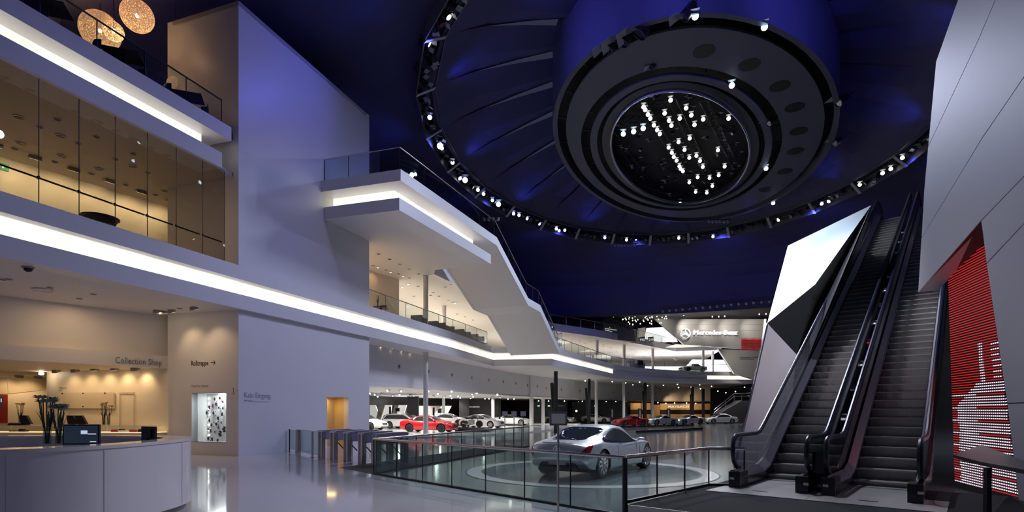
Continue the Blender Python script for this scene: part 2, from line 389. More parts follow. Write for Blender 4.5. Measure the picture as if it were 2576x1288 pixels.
mb = MB(); mb.sweep(offs(EDGE1, -.10)[5:9], [(0, 7.06), (0, 6.48), (-.08, 6.48), (-.08, 7.06)])
struct('trim_9', mb, WALL, 'unlit white infill of the far first floor band', 'trim')
BACK1 = [V((40, 118, 0)), V((-8, 108, 0)), FP(45, -17), FP(-12, -17)]
mb = MB(); mb.prism([xy(p) for p in offs(EDGE1, -.3)]+[xy(p) for p in BACK1], ZS1+.01, ZS1+.2)
struct('ceiling_ground', mb, SOFFIT, 'pale soffit over the lobby side and showroom', 'ceiling')
mb = MB(); mb.prism([xy(p) for p in offs(EDGE1, -.3)]+[xy(p) for p in BACK1], Z1-.3, Z1-.02)
struct('floor_upper', mb, WALLM, 'white first floor slab of the gallery', 'floor')
# level two: left terrace, balcony, gallery edge
c0 = FP(ft(807, 445)[0], 0, Z2); c1 = atz(1008, 425, Z2); c2 = atz(1250, 597, Z2); c2.z = Z2
CD = (c2-c1).normalized(); CN = V((CD.y, -CD.x, 0))
zs_top = ft(300, 226, -.7)[1]
PROF_UP = [(0, Z2), (0, 12.6), (-.75, zs_top+.02), (-1.2, zs_top+.02), (-1.2, Z2)]
PROF_LO = [(0, 11.93), (0, ZS2), (-1.2, ZS2), (-1.2, 11.8), (-.75, 11.8)]
TP = [FP(-10, 0), FP(-.35, 0)]
mb = MB(); mb.sweep(TP, PROF_UP); struct('trim_3', mb, WALL, 'white upper lip of the terrace edge left of the tower', 'trim')
mb = MB(); mb.sweep([FP(-10, 0), FP(-.8, 0)], PROF_LO); struct('trim_4', mb, WALL, 'white fascia above the glazed lounge left of the tower', 'trim')
light_band('light_strip', 'glowing warm white strip under the terrace edge', [FP(-10, 0), FP(-1.1, 0)], -.72, 11.78, zs_top+.02, 5.3)
BP = [c0, c1, c2]
ci = FP(ft(807, 445)[0], -.02); c3 = c2-CN*4.6
mb = MB(); mb.sweep(BP, PROF_UP); mb.prism([xy(c0), xy(c1-CN*.3+CD*.3), xy(c2-CN*.3), xy(c3), xy(FP(14, -1)), xy(FP(TT+.01, -1)), xy(FP(TT+.01, 0))], zs_top+.3, Z2-.02)
struct('balcony', mb, WALL, '', 'balcony')
tag(bpy.data.objects['balcony'], 'white balcony slab projecting from the tower over the lounge', 'balcony')
c2b = c1+CD*((c2-c1).length*.965)
mb = MB(); mb.sweep([c0+CD*.25, c1+CD*.25-CN*.25, c2b-CN*.25], PROF_LO)
struct('trim_5', mb, WALL, 'white lower fascia below the balcony light strip', 'trim')
sp = offs([c0+CD*.25, c1+CD*.25-CN*.25, c1+CD*((c2-c1).length*.86)-CN*.25], -.72)
light_band('light_strip', 'glowing strip wrapping the underside of the balcony', sp, 0, 11.78, zs_top+.02, 5.3)
# upper soffit (one plane) and the far second floor edge
EDGE2 = [FP(TT+.02, 0), FP(17, 0), atz(1390, 832, ZS2), atz(1500, 847, ZS2), atz(1610, 866, ZS2), atz(1700, 884, ZS2), atz(1815, 880, ZS2)]
mb = MB(); mb.prism([xy(c0+CD*.5+CN*.0), xy(c1+CD*.5-CN*.5), xy(c2b-CN*.5), xy(c2b-CN*4.4), xy(EDGE2[1])]+[xy(p) for p in EDGE2[2:]]+[(38, 112), (-8, 108), xy(FP(45, -17)), xy(FP(TT+.5, -17)), xy(FP(TT+.02, TD)), xy(FP(TT+.02, 0))], ZS2+.02, ZS2+.2)
struct('ceiling_lounge', mb, SOFFIT, 'pale soffit with downlights over the first floor lounge', 'ceiling')
mb = MB(); mb.sweep(EDGE2[1:], [(0.05, ZS2+.9), (.05, ZS2), (-.5, ZS2), (-.5, ZS2+.9)])
struct('trim_6', mb, WALL, 'white curved edge of the far second floor gallery', 'trim')
mb = MB(); mb.prism([xy(p) for p in EDGE2[1:]]+[(38, 112), (-8, 108), xy(FP(45, -17)), xy(FP(17, -17))], ZS2+.6, ZS2+.88)
struct('floor_gallery', mb, DARKC, 'dark floor of the far second floor gallery', 'floor')
# terrace slab left of the tower and its room below
mb = MB(); mb.prism([xy(FP(-10, -.3)), xy(FP(-.02, -.3)), xy(FP(-.02, -3.65)), xy(FP(4, -3.65)), xy(FP(4, -9)), xy(FP(-10, -9))], ZS2+.02, ZS2+.2)
struct('ceiling_room', mb, mat('room_ceiling', (.60, .53, .47), .6, var=.02), 'beige ceiling with downlights behind the glazed front', 'ceiling')
mb = MB(); mb.prism([xy(FP(-12, -.3)), xy(FP(-.02, -.3)), xy(FP(-.02, -14)), xy(FP(-12, -14))], Z2-.3, Z2-.02)
struct('floor_terrace', mb, DARKC, 'terrace floor left of the tower', 'floor')
rb0, rb1 = atz(17, 400, ZS2), atz(457, 532, ZS2); rd = (rb1-rb0).normalized()
mb = MB(); wall(mb, rb0-rd*6, rb1, Z1-.02, ZS2+.02, .2)
struct('wall_room', mb, CREAM, 'cream wall lit by ceiling washers behind the glazed front', 'wall')
# lower left: recess behind the desk, shop
k2 = FP(0, TD+.02); w2a = atz(428, 797, ZS1); w2b = atz(0, 744, ZS1); wd = (w2b-w2a).normalized()
mb = MB(); wall(mb, w2b+wd*4, w2a, 4.1, ZS1+.02, .2)
struct('wall_shop_front', mb, WALLM, 'beige wall above the shop fascia', 'wall')
wn = V((-wd.y, wd.x, 0)); wn = wn if wn.y < 0 else -wn
mb = MB(); a_, b_ = w2a+wn*.38-wd*.35, w2b+wn*.38+wd*4
mb.slab([V((a_.x, a_.y, 3.66)), V((b_.x, b_.y, 3.66)), V((b_.x, b_.y, 4.19)), V((a_.x, a_.y, 4.19))], -wn*.45)
struct('trim_7', mb, WALLM, 'pale fascia over the shop opening carrying dark letters', 'trim')
sb0, sb1 = atz(430, 929, 3.66), atz(118, 937, 3.66)
mb = MB(); mb.prism([xy(a_-wn*.4), xy(b_-wn*.4), (-32, 22), (-32, 36), (-12, 36), xy(FP(0, TD))], 3.67, 3.85)
struct('ceiling_shop', mb, mat('shop_ceiling', (.70, .60, .46), .6, var=.02), 'low beige ceiling of the shop with washers', 'ceiling')
mb = MB(); wall(mb, sb1, k2+V((.05, 0, 0)), 0, 3.7, .2); wall(mb, atz(115, 950, 3.66), sb1+V((-.2, .5, 0)), 0, 3.7, .2)
struct('wall_shop_back', mb, CREAM, 'cream back wall of the shop washed by ceiling lamps', 'wall')
s2a, s2b = atz(0, 944, 3.66), atz(118, 950, 3.66)
mb = MB(); wall(mb, s2a+(s2a-s2b).normalized()*5, s2b, 0, 3.7, .2)
struct('wall_shop_left', mb, CREAM, 'cream shop wall with a textured band beyond the flowers', 'wall')
mb = MB(); wall(mb, k2, k2+V((0, 12, 0)), 0, ZS1, .2)
struct('wall_shop_end', mb, WALLM, 'plain wall behind the tower', 'wall')
# bulkhead behind the lobby and the showroom ceiling
BK = [FP(6, -4.0)]+[aty(px, 1000, Y) for px, Y in ((919, 33.5), (1244, 55), (1300, 61), (1457, 76), (1560, 87), (1667, 95), (1788, 98))]+[V((60, 99, 0))]
mb = MB(); mb.sweep(BK, [(0, ZS1+.02), (0, 3.45), (-.25, 3.45), (-.25, ZS1+.02)])
struct('wall_bulkhead', mb, WALL, 'long white bulkhead with round air nozzles above the showroom', 'wall')
mb = MB(); mb.prism([xy(p) for p in BK]+[(60, 122), (-10, 122), (-45, 70), (-30, 36)], 3.5, 3.62)
struct('ceiling_showroom', mb, mat('show_ceiling', (.80, .79, .77), .6, var=.02), 'white showroom ceiling with many spotlights', 'ceiling')
BLK = mat('black_wall', (.016, .015, .016), .22, var=.3, scale=.6)
mb = MB(); mb.sweep([FP(3, -17), FP(45, -17), (-4, 88), (14, 106), (60, 112)], [(0, 0), (0, 3.6), (-.3, 3.6), (-.3, 0)])
struct('wall_showroom_back', mb, BLK, 'glossy black back wall of the showroom', 'wall')
LBK = mat('lounge_back', (.86, .83, .78), .5, var=.02)
mb = MB(); mb.sweep([FP(TT, -15), FP(45, -16.5), (-6, 92), (14, 108), (60, 112)], [(0, Z1-.02), (0, ZS2+.1), (-.3, ZS2+.1), (-.3, Z1-.02)])
struct('wall_lounge_back', mb, LBK, 'bright white back wall of the first floor galleries', 'wall')
lw0, lw1 = atz(921, 679, ZS2), atz(1004, 704, ZS2); ld = (lw1-lw0).normalized()
mb = MB(); wall(mb, lw0-ld*6, lw1, Z1-.02, ZS2+.02, .3)
struct('wall_lounge', mb, mat('lounge_wall', (.78, .66, .54), .42, var=.03), 'warm beige partition wall in the lounge beside the tower', 'wall')
# hangings: dome panels between ring and disc, and outside the ring
dome = MB(); dome.lathe([(.6, 24.9), (.6, 25.1)], DC, seg=8); dome = struct('ceiling', dome, DRAPE, 'dark blue panelled ceiling around the lighting disc', 'ceiling')
NPET = 26
def petal(th, s):
    a = oval(DC, 11.5, 6.4, math.radians(26), th-.07, 24.2); b = ringp(th, ZR+.25, .985); p = a.lerp(b, s); p.z = ZR+.25+(24.2-ZR-.25)*(1-s)**.8; return p
for k in range(NPET):
    t0, t1 = 2*PI*k/NPET, 2*PI*(k+1.08)/NPET; rows = []
    for i in range(5):
        s = i/4; lift = .75*(1-s)
        rows.append([petal(t0, s), petal((t0+t1)/2, s)-V((0, 0, .25*math.sin(PI*s))), petal(t1, s)+V((0, 0, lift))])
    MB().grid(rows).build('ceiling_panel', DRAPE, dome)
drape = MB().sweep([ringp(2*PI*k/NPET, 0, 1.0) for k in range(NPET)], [(.0, ZR+.62), (.0, ZR+.55), (-.5, ZR+.55), (-.5, ZR+.62)], closed=True)
drape = struct('wall_hanging', drape, DRAPE, 'dark blue hangings falling outwards from the lighting ring', 'wall')
def rim(th, s):
    a = ringp(th, ZR+.5, 1.02); b = oval(RC, 31, 44, RA, th, 14.0); p = a.lerp(b, s); p.z = 14+(ZR+.5-14)*math.sqrt(max(0, 1-s**2.2)); return p
for k in range(NPET):
    t0, t1 = 2*PI*k/NPET, 2*PI*(k+1.02)/NPET; tw = .25 if k % 2 else -.15
    MB().grid([[rim(t0, i/7), rim((t0+t1)/2, i/7)+V((0, 0, tw*math.sin(PI*i/7))), rim(t1, i/7)] for i in range(8)]).build('hanging_panel', DRAPE, drape)
mb = MB(); rows = []
for s in range(3):
    rows.append([oval(RC, 31+20*s, 44+16*s, RA, -1.15+2.3*i/20, 14.0+2.3*s) for i in range(21)])
mb.grid(rows); struct('ceiling_gallery', mb, DARKC, 'dark sloping ceiling above the far galleries', 'ceiling')
mb = MB(); mb.sweep([oval(RC, 31, 44, RA, -1.3+2.6*i/20, 0) for i in range(21)], [(.05, 14.15), (.05, 13.75), (-.3, 13.75), (-.3, 14.15)])
struct('trim_8', mb, DARKC, 'dark lower rim of the blue hangings', 'trim')
mb = MB(); mb.sweep([(-60, 70), (-25, 105), (10, 121), (70, 121)], [(0, 0), (0, 24), (-.3, 24), (-.3, 0)])
struct('wall_back', mb, DARKC, 'dark far wall of the hall', 'wall')
mb = MB(); mb.sweep([FP(-14, -14), FP(40, -17.5)], [(0, 11.4), (0, 24), (-.3, 24), (-.3, 11.4)])
struct('wall_left', mb, mat('black_void', (.010, .010, .013), .8, var=.2), 'dark wall behind the terrace', 'wall')
mb = MB(); mb.sweep([(60, 112), (52, 60), (46, 10)], [(0, 0), (0, 26), (-.3, 26), (-.3, 0)], caps=True)
struct('wall_right', mb, DARKC, 'dark wall far behind the escalators', 'wall')
# ================================================================ ceiling disc
DA = math.radians(26)
DCI = V((12.05, 39.05, ZR))
def dsc(k, th, z): return oval(DCI if k[0] < 11.5 else DC, k[0], k[1], DA, th, z)
def plate(mb, k0, k1, z0, z1, n=64):
    rows = []
    for k, z in ((k0, z0), (k1, z0), (k1, z1), (k0, z1), (k0, z0)): rows.append([dsc(k, 2*PI*i/n, z) for i in range(n+1)])
    return mb.grid(rows)
disc = thing('ceiling_disc', 'huge dark oval lighting disc hanging under the hall ceiling', 'ceiling disc', (DC.x, DC.y, ZR))
smooth(plate(MB(), (14.7, 8.8), (14.4, 8.5), ZR-.06, ZR+4.3)).build('drum_side', DISCM, disc)
smooth(plate(MB(), (13.6, 8.0), (11.1, 6.45), ZR, ZR+.12)).build('outer_plate', DISCM, disc)
smooth(plate(MB(), (10.4, 5.85), (9.9, 5.4), ZR-.05, ZR+.12)).build('middle_ring', DISCM, disc)
smooth(plate(MB(), (14.6, 8.7), (.2, .2), ZR+.95, ZR+1.0)).build('black_back', mat('disc_black', (.006, .006, .009), .7, var=.2), disc)
smooth(MB().tube([dsc((9.05, 4.45), 2*PI*i/64, ZR-.12) for i in range(64)], .07, 8, closed=True)).build('grid_rim', mat('rim_grey', (.35, .35, .42), .3, .8, var=.05), disc)
smooth(plate(MB(), (9.6, 5.05), (9.05, 4.45), ZR+.05, ZR+.45)).build('inner_collar', mat('collar_dark', (.03, .03, .05), .5, var=.1), disc)
for k in range(26):
    th = 2*PI*k/26
    MB().bar(dsc((14.3, 8.45), th, ZR+.35), dsc((13.45, 7.85), th, ZR+.35), .06, .06).build('spoke', BLACK, disc)
    MB().bar(dsc((11.15, 6.5), th, ZR+.3), dsc((10.35, 5.8), th, ZR+.3), .05, .05).build('spoke', BLACK, disc)
for px, py in ((1771, 129), (1885, 163), (1962, 217), (1999, 270), (2009, 330), (2001, 380), (1974, 431), (1927, 476)):
    p = atz(px, py, ZR); MB().lathe([(.0, -.012), (.55, -.012), (.55, .02), (.0, .02)], p, seg=20).build('round_opening', BLACK, disc)
# truss bars of the grid
def truss(parent, a, b, w=.22, r=.02, name='truss'):
    a, b = V(a), V(b); d = (b-a).normalized(); sd = V((-d.y, d.x, 0)).normalized()*w; up = V((0, 0, w*1.4)); mb = MB(); n = max(2, int((b-a).length/(w*2.2)))
    for o_ in (sd, -sd, up): mb.tube([a+o_, b+o_], r, 5)
    for i in range(n):
        p, q = a+(b-a)*(i/n), a+(b-a)*((i+1)/n); mb.tube([p+sd, q+up, p-sd], r*.7, 4); mb.tube([p+sd, q-sd], r*.7, 4)
    return mb.build(name, mat('truss_black', (.05, .05, .055), .35, .7, var=.1), parent)
for (x0, y0), (x1, y1) in (((1618, 262), (1725, 440)), ((1690, 250), (1800, 480)), ((1540, 340), (1640, 470)), ((1770, 255), (1850, 420)), ((1560, 300), (1850, 330)), ((1560, 410), (1830, 455)), ((1600, 262), (1790, 258))):
    truss(disc, atz(x0, y0, ZR+.5), atz(x1, y1, ZR+.5))
# ---------------------------------------------------------------- stage lamps
def stage_lamp(name, label, lens, group, r=.14, L=.34):
    t = thing(name, label, 'spotlight', (0, 0, 0), 0, group)
    smooth(MB().lathe([(r*.55, L), (r*.8, L*.85), (r*.9, L*.3), (r, .0), (r*1.02, -.03), (r*.9, -.03), (r*.88, .0)], seg=12)).build('housing', BLACK, t, world=False)
    MB().lathe([(0, -.005), (r*.88, -.005), (r*.88, .01), (0, .01)], seg=12).build('lens', lens, t, world=False)
    mb = MB()
    for s in (-1, 1): mb.box((s*r*1.1-.008, -.02, L*.2), (s*r*1.1+.008, .02, L*1.35))
    mb.box((-r*1.1, -.02, L*1.33), (r*1.1, .02, L*1.38)); mb.build('yoke', BLACK, t, world=False)
    mb = MB(); mb.slab([(-r, r*1.0, -.03), (r, r*1.0, -.03), (r*1.2, r*1.7, -.25), (-r*1.2, r*1.7, -.25)], (0, .006, 0)); mb.build('barn_door', GREYL, t, world=False)
    return t
SECT = (('left', 'in the left part of the ceiling light ring beside the tower'), ('near', 'in the light ring above the balcony railing'), ('far', 'in the far low part of the ceiling light ring'), ('right', 'in the right part of the light ring beside the escalators'), ('out', 'in the near part of the ceiling light ring'))
LOOK = {'d': ('unlit black stage spotlight', LENSD), 'w': ('white glowing stage spotlight', LENSW), 'b': ('blue glowing stage spotlight', LENSB)}
PR = {}
def ring_lamp(c, sec, p, tgt, sc=1):
    if (c, sec) not in PR:
        o = PR[(c, sec)] = stage_lamp('stage_spotlight', LOOK[c][0]+' '+dict(SECT)[sec], LOOK[c][1], LOOK[c][0]+'s '+dict(SECT)[sec], .155, .40)
        o.location = p; o.rotation_euler = aim(p, tgt)
    else: o = dup(PR[(c, sec)], p, rot=aim(p, tgt))
    o.scale = (sc,)*3
def sector(p):
    x = CX+F*p.x/p.y; y = HY-F*(p.z-ZC)/p.y
    if y < -20 or x > 2350: return 'out'
    return 'left' if y < 350 and x < 1250 else 'near' if x < 1300 else 'far' if x < 1850 else 'right'
G_D = 'spotlights in the oval light grid of the ceiling disc'
GR = {c: stage_lamp('grid_spotlight', {'d': 'small dim spotlight in the oval light grid of the ceiling disc', 'w': 'bright white spotlight in the oval light grid of the ceiling disc', 'c': 'cool blue white spotlight on the ceiling disc'}[c], m, G_D+{'d': ', dim', 'w': ', bright', 'c': ', cool'}[c], .135, .34) for c, m in (('d', LENSD), ('w', LENSW), ('c', LENSC))}
first = {}
def aim(p, tgt): return (V(p)-V(tgt)).to_track_quat('Z', 'Y').to_euler()
def put(tab, key, c, p, tgt):
    r = aim(p, tgt)
    if (key, c) not in first:
        o = tab[c]; first[(key, c)] = 1; o.location = p; o.rotation_euler = r; return o
    return dup(tab[c], p, rot=r)
# ring
NR = 26
ring = thing('lighting_ring', 'black polygonal lighting ring with pale joint plates around the ceiling disc', 'lighting ring', (RC.x, RC.y, ZR))
RINGG = mat('ring_shell', (.10, .10, .11), .5, var=.35, scale=1.2)
for k in range(NR):
    a0, a1 = 2*PI*k/NR, 2*PI*(k+1)/NR
    pi0, pi1, po0, po1 = [ringp(a, 0, kk) for kk in (.975, 1.035) for a in (a0, a1)]
    mb = MB(); up = V((0, 0, 1))
    mb.slab([po0+up*(ZR-.45), po1+up*(ZR-.45), po1+up*(ZR+.75), po0+up*(ZR+.75)], (po0-pi0).normalized()*.05)
    mb.slab([pi0+up*(ZR+.25), pi1+up*(ZR+.25), pi1+up*(ZR+.75), pi0+up*(ZR+.75)], (pi0-po0).normalized()*.05)
    mb.slab([pi0+up*(ZR+.7), pi1+up*(ZR+.7), po1+up*(ZR+.7), po0+up*(ZR+.7)], (0, 0, .05))
    mb.build('ring_segment', RINGG, ring)
    mb = MB(); d = (po0-pi0); e = V((-d.y, d.x, 0)).normalized()*.12
    mb.slab([pi0+e+up*(ZR+.15), po0+e+up*(ZR-.5), po0-e+up*(ZR-.5), pi0-e+up*(ZR+.15)], (0, 0, .05)); mb.build('joint_plate', mat('plate_grey', (.42, .42, .43), .5, var=.1), ring)
    MB().bar(ringp(a0+.01, ZR+.35, 1.005), ringp(a1-.01, ZR+.35, 1.005), .06, .06).build('lamp_bar', BLACK, ring)
    for j in range(7):
        th = a0+(a1-a0)*(j+.7)/7.6; c = random.choices('dwb', (9, 2.8, 1.3))[0]
        p = ringp(th, ZR-.12+random.uniform(-.12, .1), 1.005+random.uniform(-.015, .015))
        tg = (0, 0, 1.8) if (c != 'd' and random.random() < .6) else V((RC.x+random.uniform(-14, 14), RC.y+random.uniform(-16, 16), 0))
        if ringp(0).y and sector(p) != 'out': ring_lamp(c, sector(p), p, tg)
for px, py in ((1107, 367), (1170, 453), (1254, 514)): ring_lamp('b', 'near', atz(px, py, ZR-.15), (0, 0, 2), 1.5)
# lamps on the disc, from the picture
WL = [(1619,269),(1623,276),(1630,288),(1636,298),(1645,315),(1653,327),(1660,337),(1672,285),(1683,303),(1689,316),(1710,298),(1739,290),(1687,252),(1682,371),(1690,384),(1695,395),(1702,404),(1709,418),(1712,425),(1718,431),(1722,377),(1735,348),(1752,392),(1769,300),(1833,298),(1823,419),(1808,441),(1792,468),(1778,485),(1755,446),(1711,507),(1750,483),(1726,272),(1747,314),(1806,378),(1734,397),(1761,405),(1768,420),(1785,448),(1734,459),(1707,357)]
def relabel(o, l): o['label'] = l; o['group'] = l+' group'; return o
for i, (x, y) in enumerate(WL):
    o = put(GR, 'g', 'w', atz(x, y, ZR+.1), (0, 0, 2))
    relabel(o, 'bright white spotlight in the upper half of the long diagonal row of the ceiling disc' if i < 7 else 'bright white spotlight in the lower half of the long diagonal row of the ceiling disc' if 13 <= i < 20 else 'bright white spotlight in the upper right of the oval light grid' if y < 340 else 'bright white spotlight in the lower right of the oval light grid')
for (x, y), l in zip(((1568, 337), (1594, 331), (1618, 323), (1841, 215), (1749, 41), (1923, 68), (1927, 424), (1945, 511)), ('leftmost of three cool blue spotlights at the left of the oval light grid', 'middle of three cool blue spotlights at the left of the oval light grid', 'right one of three cool blue spotlights at the left of the oval light grid', 'cool white spotlight in the groove above right of the oval grid', 'cool white spotlight at the top of the outer disc rim', 'cool white spotlight at the upper right of the outer disc rim', 'brightest cool spotlight right of the oval grid among the round openings', 'small cool spotlight at the lower right of the outer disc rim')):
    o = put(GR, 'g', 'c', atz(x, y, ZR-.1), (0, 0, 2)); o.scale = (1.25,)*3; o['label'] = l
for k in range(70):
    th = random.uniform(0, 2*PI); q = math.sqrt(random.random())*.95
    p = dsc((9.0*q, 4.4*q), th, ZR+random.uniform(.15, .45)); o = put(GR, 'g', 'd', p, V((DC.x+random.uniform(-30, 15), random.uniform(-5, 30), 0))); o.scale = (.8,)*3; relabel(o, 'small dim spotlight among the trusses in the '+('upper' if p.y < DC.y else 'lower')+(' left' if p.x < DC.x else ' right')+' of the oval light grid')
for (x, y), s, l in (((1529, 120), 2.2, 'leftmost of three big lamps in the outer groove of the disc'), ((1565, 103), 2.9, 'middle one of three big lamps in the outer groove of the disc'), ((1609, 82), 3.1, 'rightmost big lamp of three in the outer groove of the disc'), ((1722, 42), 2.0, 'dark lamp beside the topmost cool spotlight of the disc'), ((1640, 170), 1.2, 'dark lamp in the upper middle groove of the disc'), ((2110, 258), 2.0, 'dark lamp in the right outer groove of the disc'), ((2100, 360), 1.8, 'dark lamp low in the right outer groove of the disc'), ((1934, 310), 1.6, 'dark lamp in the right middle groove of the disc')):
    o = put(GR, 'g', 'd', atz(x, y, ZR-.1), (-6, 30, 2)); o.scale = (s,)*3; o['label'] = l
# small hanging lamp clusters below the ring
for px, py, Y, n in ((1575, 612, 56, 7), (1810, 552, 50, 6), (1240, 545, 40, 4)):
    cl = thing('hanging_truss', {7: 'short black truss with lamps hanging below the far ring', 6: 'short black truss with lamps under the lower right of the disc', 4: 'small lamp bar hanging beside the balcony rail'}[n], 'truss', aty(px, py, Y))
    c_ = aty(px, py, Y); MB().bar(c_-V((n*.18, 0, 0)), c_+V((n*.18, 0, 0)), .08, .08).build('bar', BLACK, cl)
    for i in range(n):
        q = c_+V((-n*.16+i*.34, 0, -.2)); smooth(MB().lathe([(.07, .2), (.12, 0), (.1, -.1)], q, (random.uniform(-.4, .4), .3, .8), 8)).build('lamp_head', GREYL, cl)
    MB().cyl(c_, c_+V((0, 0, 2.5)), .015, 5).build('cable', BLACK, cl)
# ================================================================ right: leaning wall with LED front
T1 = aty(2310, 735, 14.0); T2 = aty(2468, 556, 11.0); T3 = atz(2566, 1288, 0)
RN = (T2-T1).cross(T3-T1).normalized(); RN = RN if RN.x < 0 else -RN       # points to the hall
def R2(px, py, off=0): return atpl(px, py, T1+RN*off, RN)
RW = mat('satin_white_panel', (.56, .56, .62), .46, .1, var=.05, scale=.5, stretch=(1, 1, .3))
big = [R2(x, y) for x, y in ((2310, 735), (2325, 480), (2355, 155), (2410, 0), (2470, -190), (2900, -900), (3300, -300), (3300, 1800), (2620, 1560), (2566, 1288), (2468, 556))]
# panels split along the seams the photograph shows
wr = MB(); q = [p-RN*.45 for p in big]
def rpanel(pxs, name='wall_panel'):
    m_ = MB(); m_.slab([R2(x, y) for x, y in pxs], -RN*.42); return m_
wallr = thing('leaning_wall', 'huge leaning white wall of satin panels right of the escalators', 'wall', (T3.x, T3.y, 0)); wallr['kind'] = 'structure'
for pxs in (((2310, 735), (2318, 600), (2470, 350), (2576, 195), (2680, 40), (2680, 300), (2578, 440), (2468, 554)),
            ((2318.5, 598), (2325, 480), (2335, 370), (2462, 100), (2530, -60), (2700, -330), (2680, 37), (2576, 192), (2470, 347)),
            ((2335.3, 367), (2355, 155), (2410, 0), (2470, -190), (2800, -800), (2700, -334), (2530, -64), (2462, 97)),
            ((2469, 556), (2578, 442.5), (2680, 303), (2700, 430), (2576, 561), (2482, 661)),
            ((2482.5, 664), (2576, 564), (2700, 433), (2900, 300), (2900, 1000), (2534, 1013.5)),
            ((2534.5, 1016), (2900, 1003), (2900, 1700), (2640, 1560), (2567, 1288))):
    rpanel(pxs).build('wall_panel', RW, wallr)
# LED front, set back
LO = -.42
def LP(px, py): return R2(px, py, LO)
ledq = {'tl': LP(2386, 699), 'tr': LP(2478, 610), 'bl': LP(2404, 1238), 'br': LP(2572, 1320)}
led = thing('led_wall', 'tall red and white glowing LED wall of horizontal rows beside the escalator', 'LED wall', (ledq['bl'].x, ledq['bl'].y, 0))
def ledmat(name, c1, c2, per, duty, k=1.0):
    m = bpy.data.materials.new(name); m.use_nodes = True; nt = m.node_tree; b = nt.nodes['Principled BSDF']
    b.inputs['Base Color'].default_value = (.02, .0, .0, 1)
    N = nt.nodes.new; L = nt.links.new
    tc = N('ShaderNodeTexCoord'); sx = N('ShaderNodeSeparateXYZ'); L(tc.outputs['Object'], sx.inputs[0])
    mu = N('ShaderNodeMath'); mu.operation = 'MULTIPLY'; mu.inputs[1].default_value = per; L(sx.outputs['Y'], mu.inputs[0])
    fr = N('ShaderNodeMath'); fr.operation = 'FRACT'; L(mu.outputs[0], fr.inputs[0])
    dot = N('ShaderNodeMath'); dot.operation = 'LESS_THAN'; dot.inputs[1].default_value = duty; L(fr.outputs[0], dot.inputs[0])
    mx = N('ShaderNodeMixRGB'); mx.inputs[1].default_value = (*c1, 1); mx.inputs[2].default_value = (*c2, 1); L(dot.outputs[0], mx.inputs[0])
    L(mx.outputs[0], b.inputs['Emission Color']); b.inputs['Emission Strength'].default_value = k
    MATS[name] = m; return m
LEDR = ledmat('led_red', (.22, .006, .006), (.50, .022, .022), 26, .7); LEDW = ledmat('led_white', (.22, .02, .05), (.95, .88, 1.0), 13, .66, 1.15)
MB().slab([ledq['tl'], ledq['tr'], ledq['br'], ledq['bl']], -RN*.1).build('backing', mat('led_back', (.01, .006, .008), .5, var=.2), led)
zt_l, zt_r = ledq['tl'].z, ledq['tr'].z
NLED = 92
for i in range(NLED):
    z = .05+(5.35-.05)*i/(NLED-1)
    # clip the row to the quad: left and right edges as functions of z
    def edge(a, b):
        k = (z-b.z)/(a.z-b.z); return b.lerp(a, k)
    l, r_ = edge(ledq['tl'], ledq['bl']), edge(ledq['tr'], ledq['br'])
    if z > zt_l:
        k = (z-zt_l)/(zt_r-zt_l)
        if k > .98: continue
        l = ledq['tl'].lerp(ledq['tr'], k)
    if i < 2: continue
    def seg(k0, k1, mi):
        mb.cur = mi; p, q = l.lerp(r_, k0)+RN*.012, l.lerp(r_, k1)+RN*.012
        mb.slab([p+V((0,0,-.011)), q+V((0,0,-.011)), q+V((0,0,.011)), p+V((0,0,.011))], -RN*.03)
    mb = MB(); rnd = random.Random(i)
    if z > 3.35: seg(0, 1, 0)
    elif z > 2.45:       # bright strokes near the right edge
        e = .62
        seg(0, e, 0); seg(e, e+.08, 1); seg(e+.08, .86, 0); seg(.86, 1, i % 2)
    elif i % 5 == 2: seg(0, .5, 1); seg(.5, 1, 0)
    else: seg(0, .10+.04*rnd.random()+max(0, (z-2.0)*.9), 0); seg(.10+.04*rnd.random()+max(0, (z-2.0)*.9), 1, 1)
    mb.build('led_row', [LEDR, LEDW], led)
# soffit lining of the LED opening
tag(MB().slab([R2(2312, 735, -.02), R2(2468, 558, -.02), LP(2478, 612)+RN*.02, LP(2386, 700)+RN*.02, LP(2345, 736)], (0, 0, .04)).build('opening_lining', mat('lining_dark', (.035, .025, .03), .5, var=.1)), 'dark slanted lining above the LED wall opening', 'lining')
# black bar counter before it
cp = [atz(2398, 1152, 1.12), atz(2470, 1125, 1.12), atz(2600, 1178, 1.12), atz(2590, 1195, 1.12), atz(2470, 1172, 1.12)]
tb = thing('bar_counter', 'black angular counter in front of the LED wall', 'counter', (cp[4].x, cp[4].y, ZP))
MB().slab(cp, (0, 0, .05)).build('counter_top', BLACK, tb)
p = atz(2484, 1176, 1.12); MB().box((p.x-.03, p.y-.03, ZP), (p.x+.03, p.y+.03, 1.12)).build('leg', BLACK, tb)
def EL0(s): q = E0+EU*s-EW*.25; return V((q.x, q.y, ZP+(s-1.95)*.561-.2))
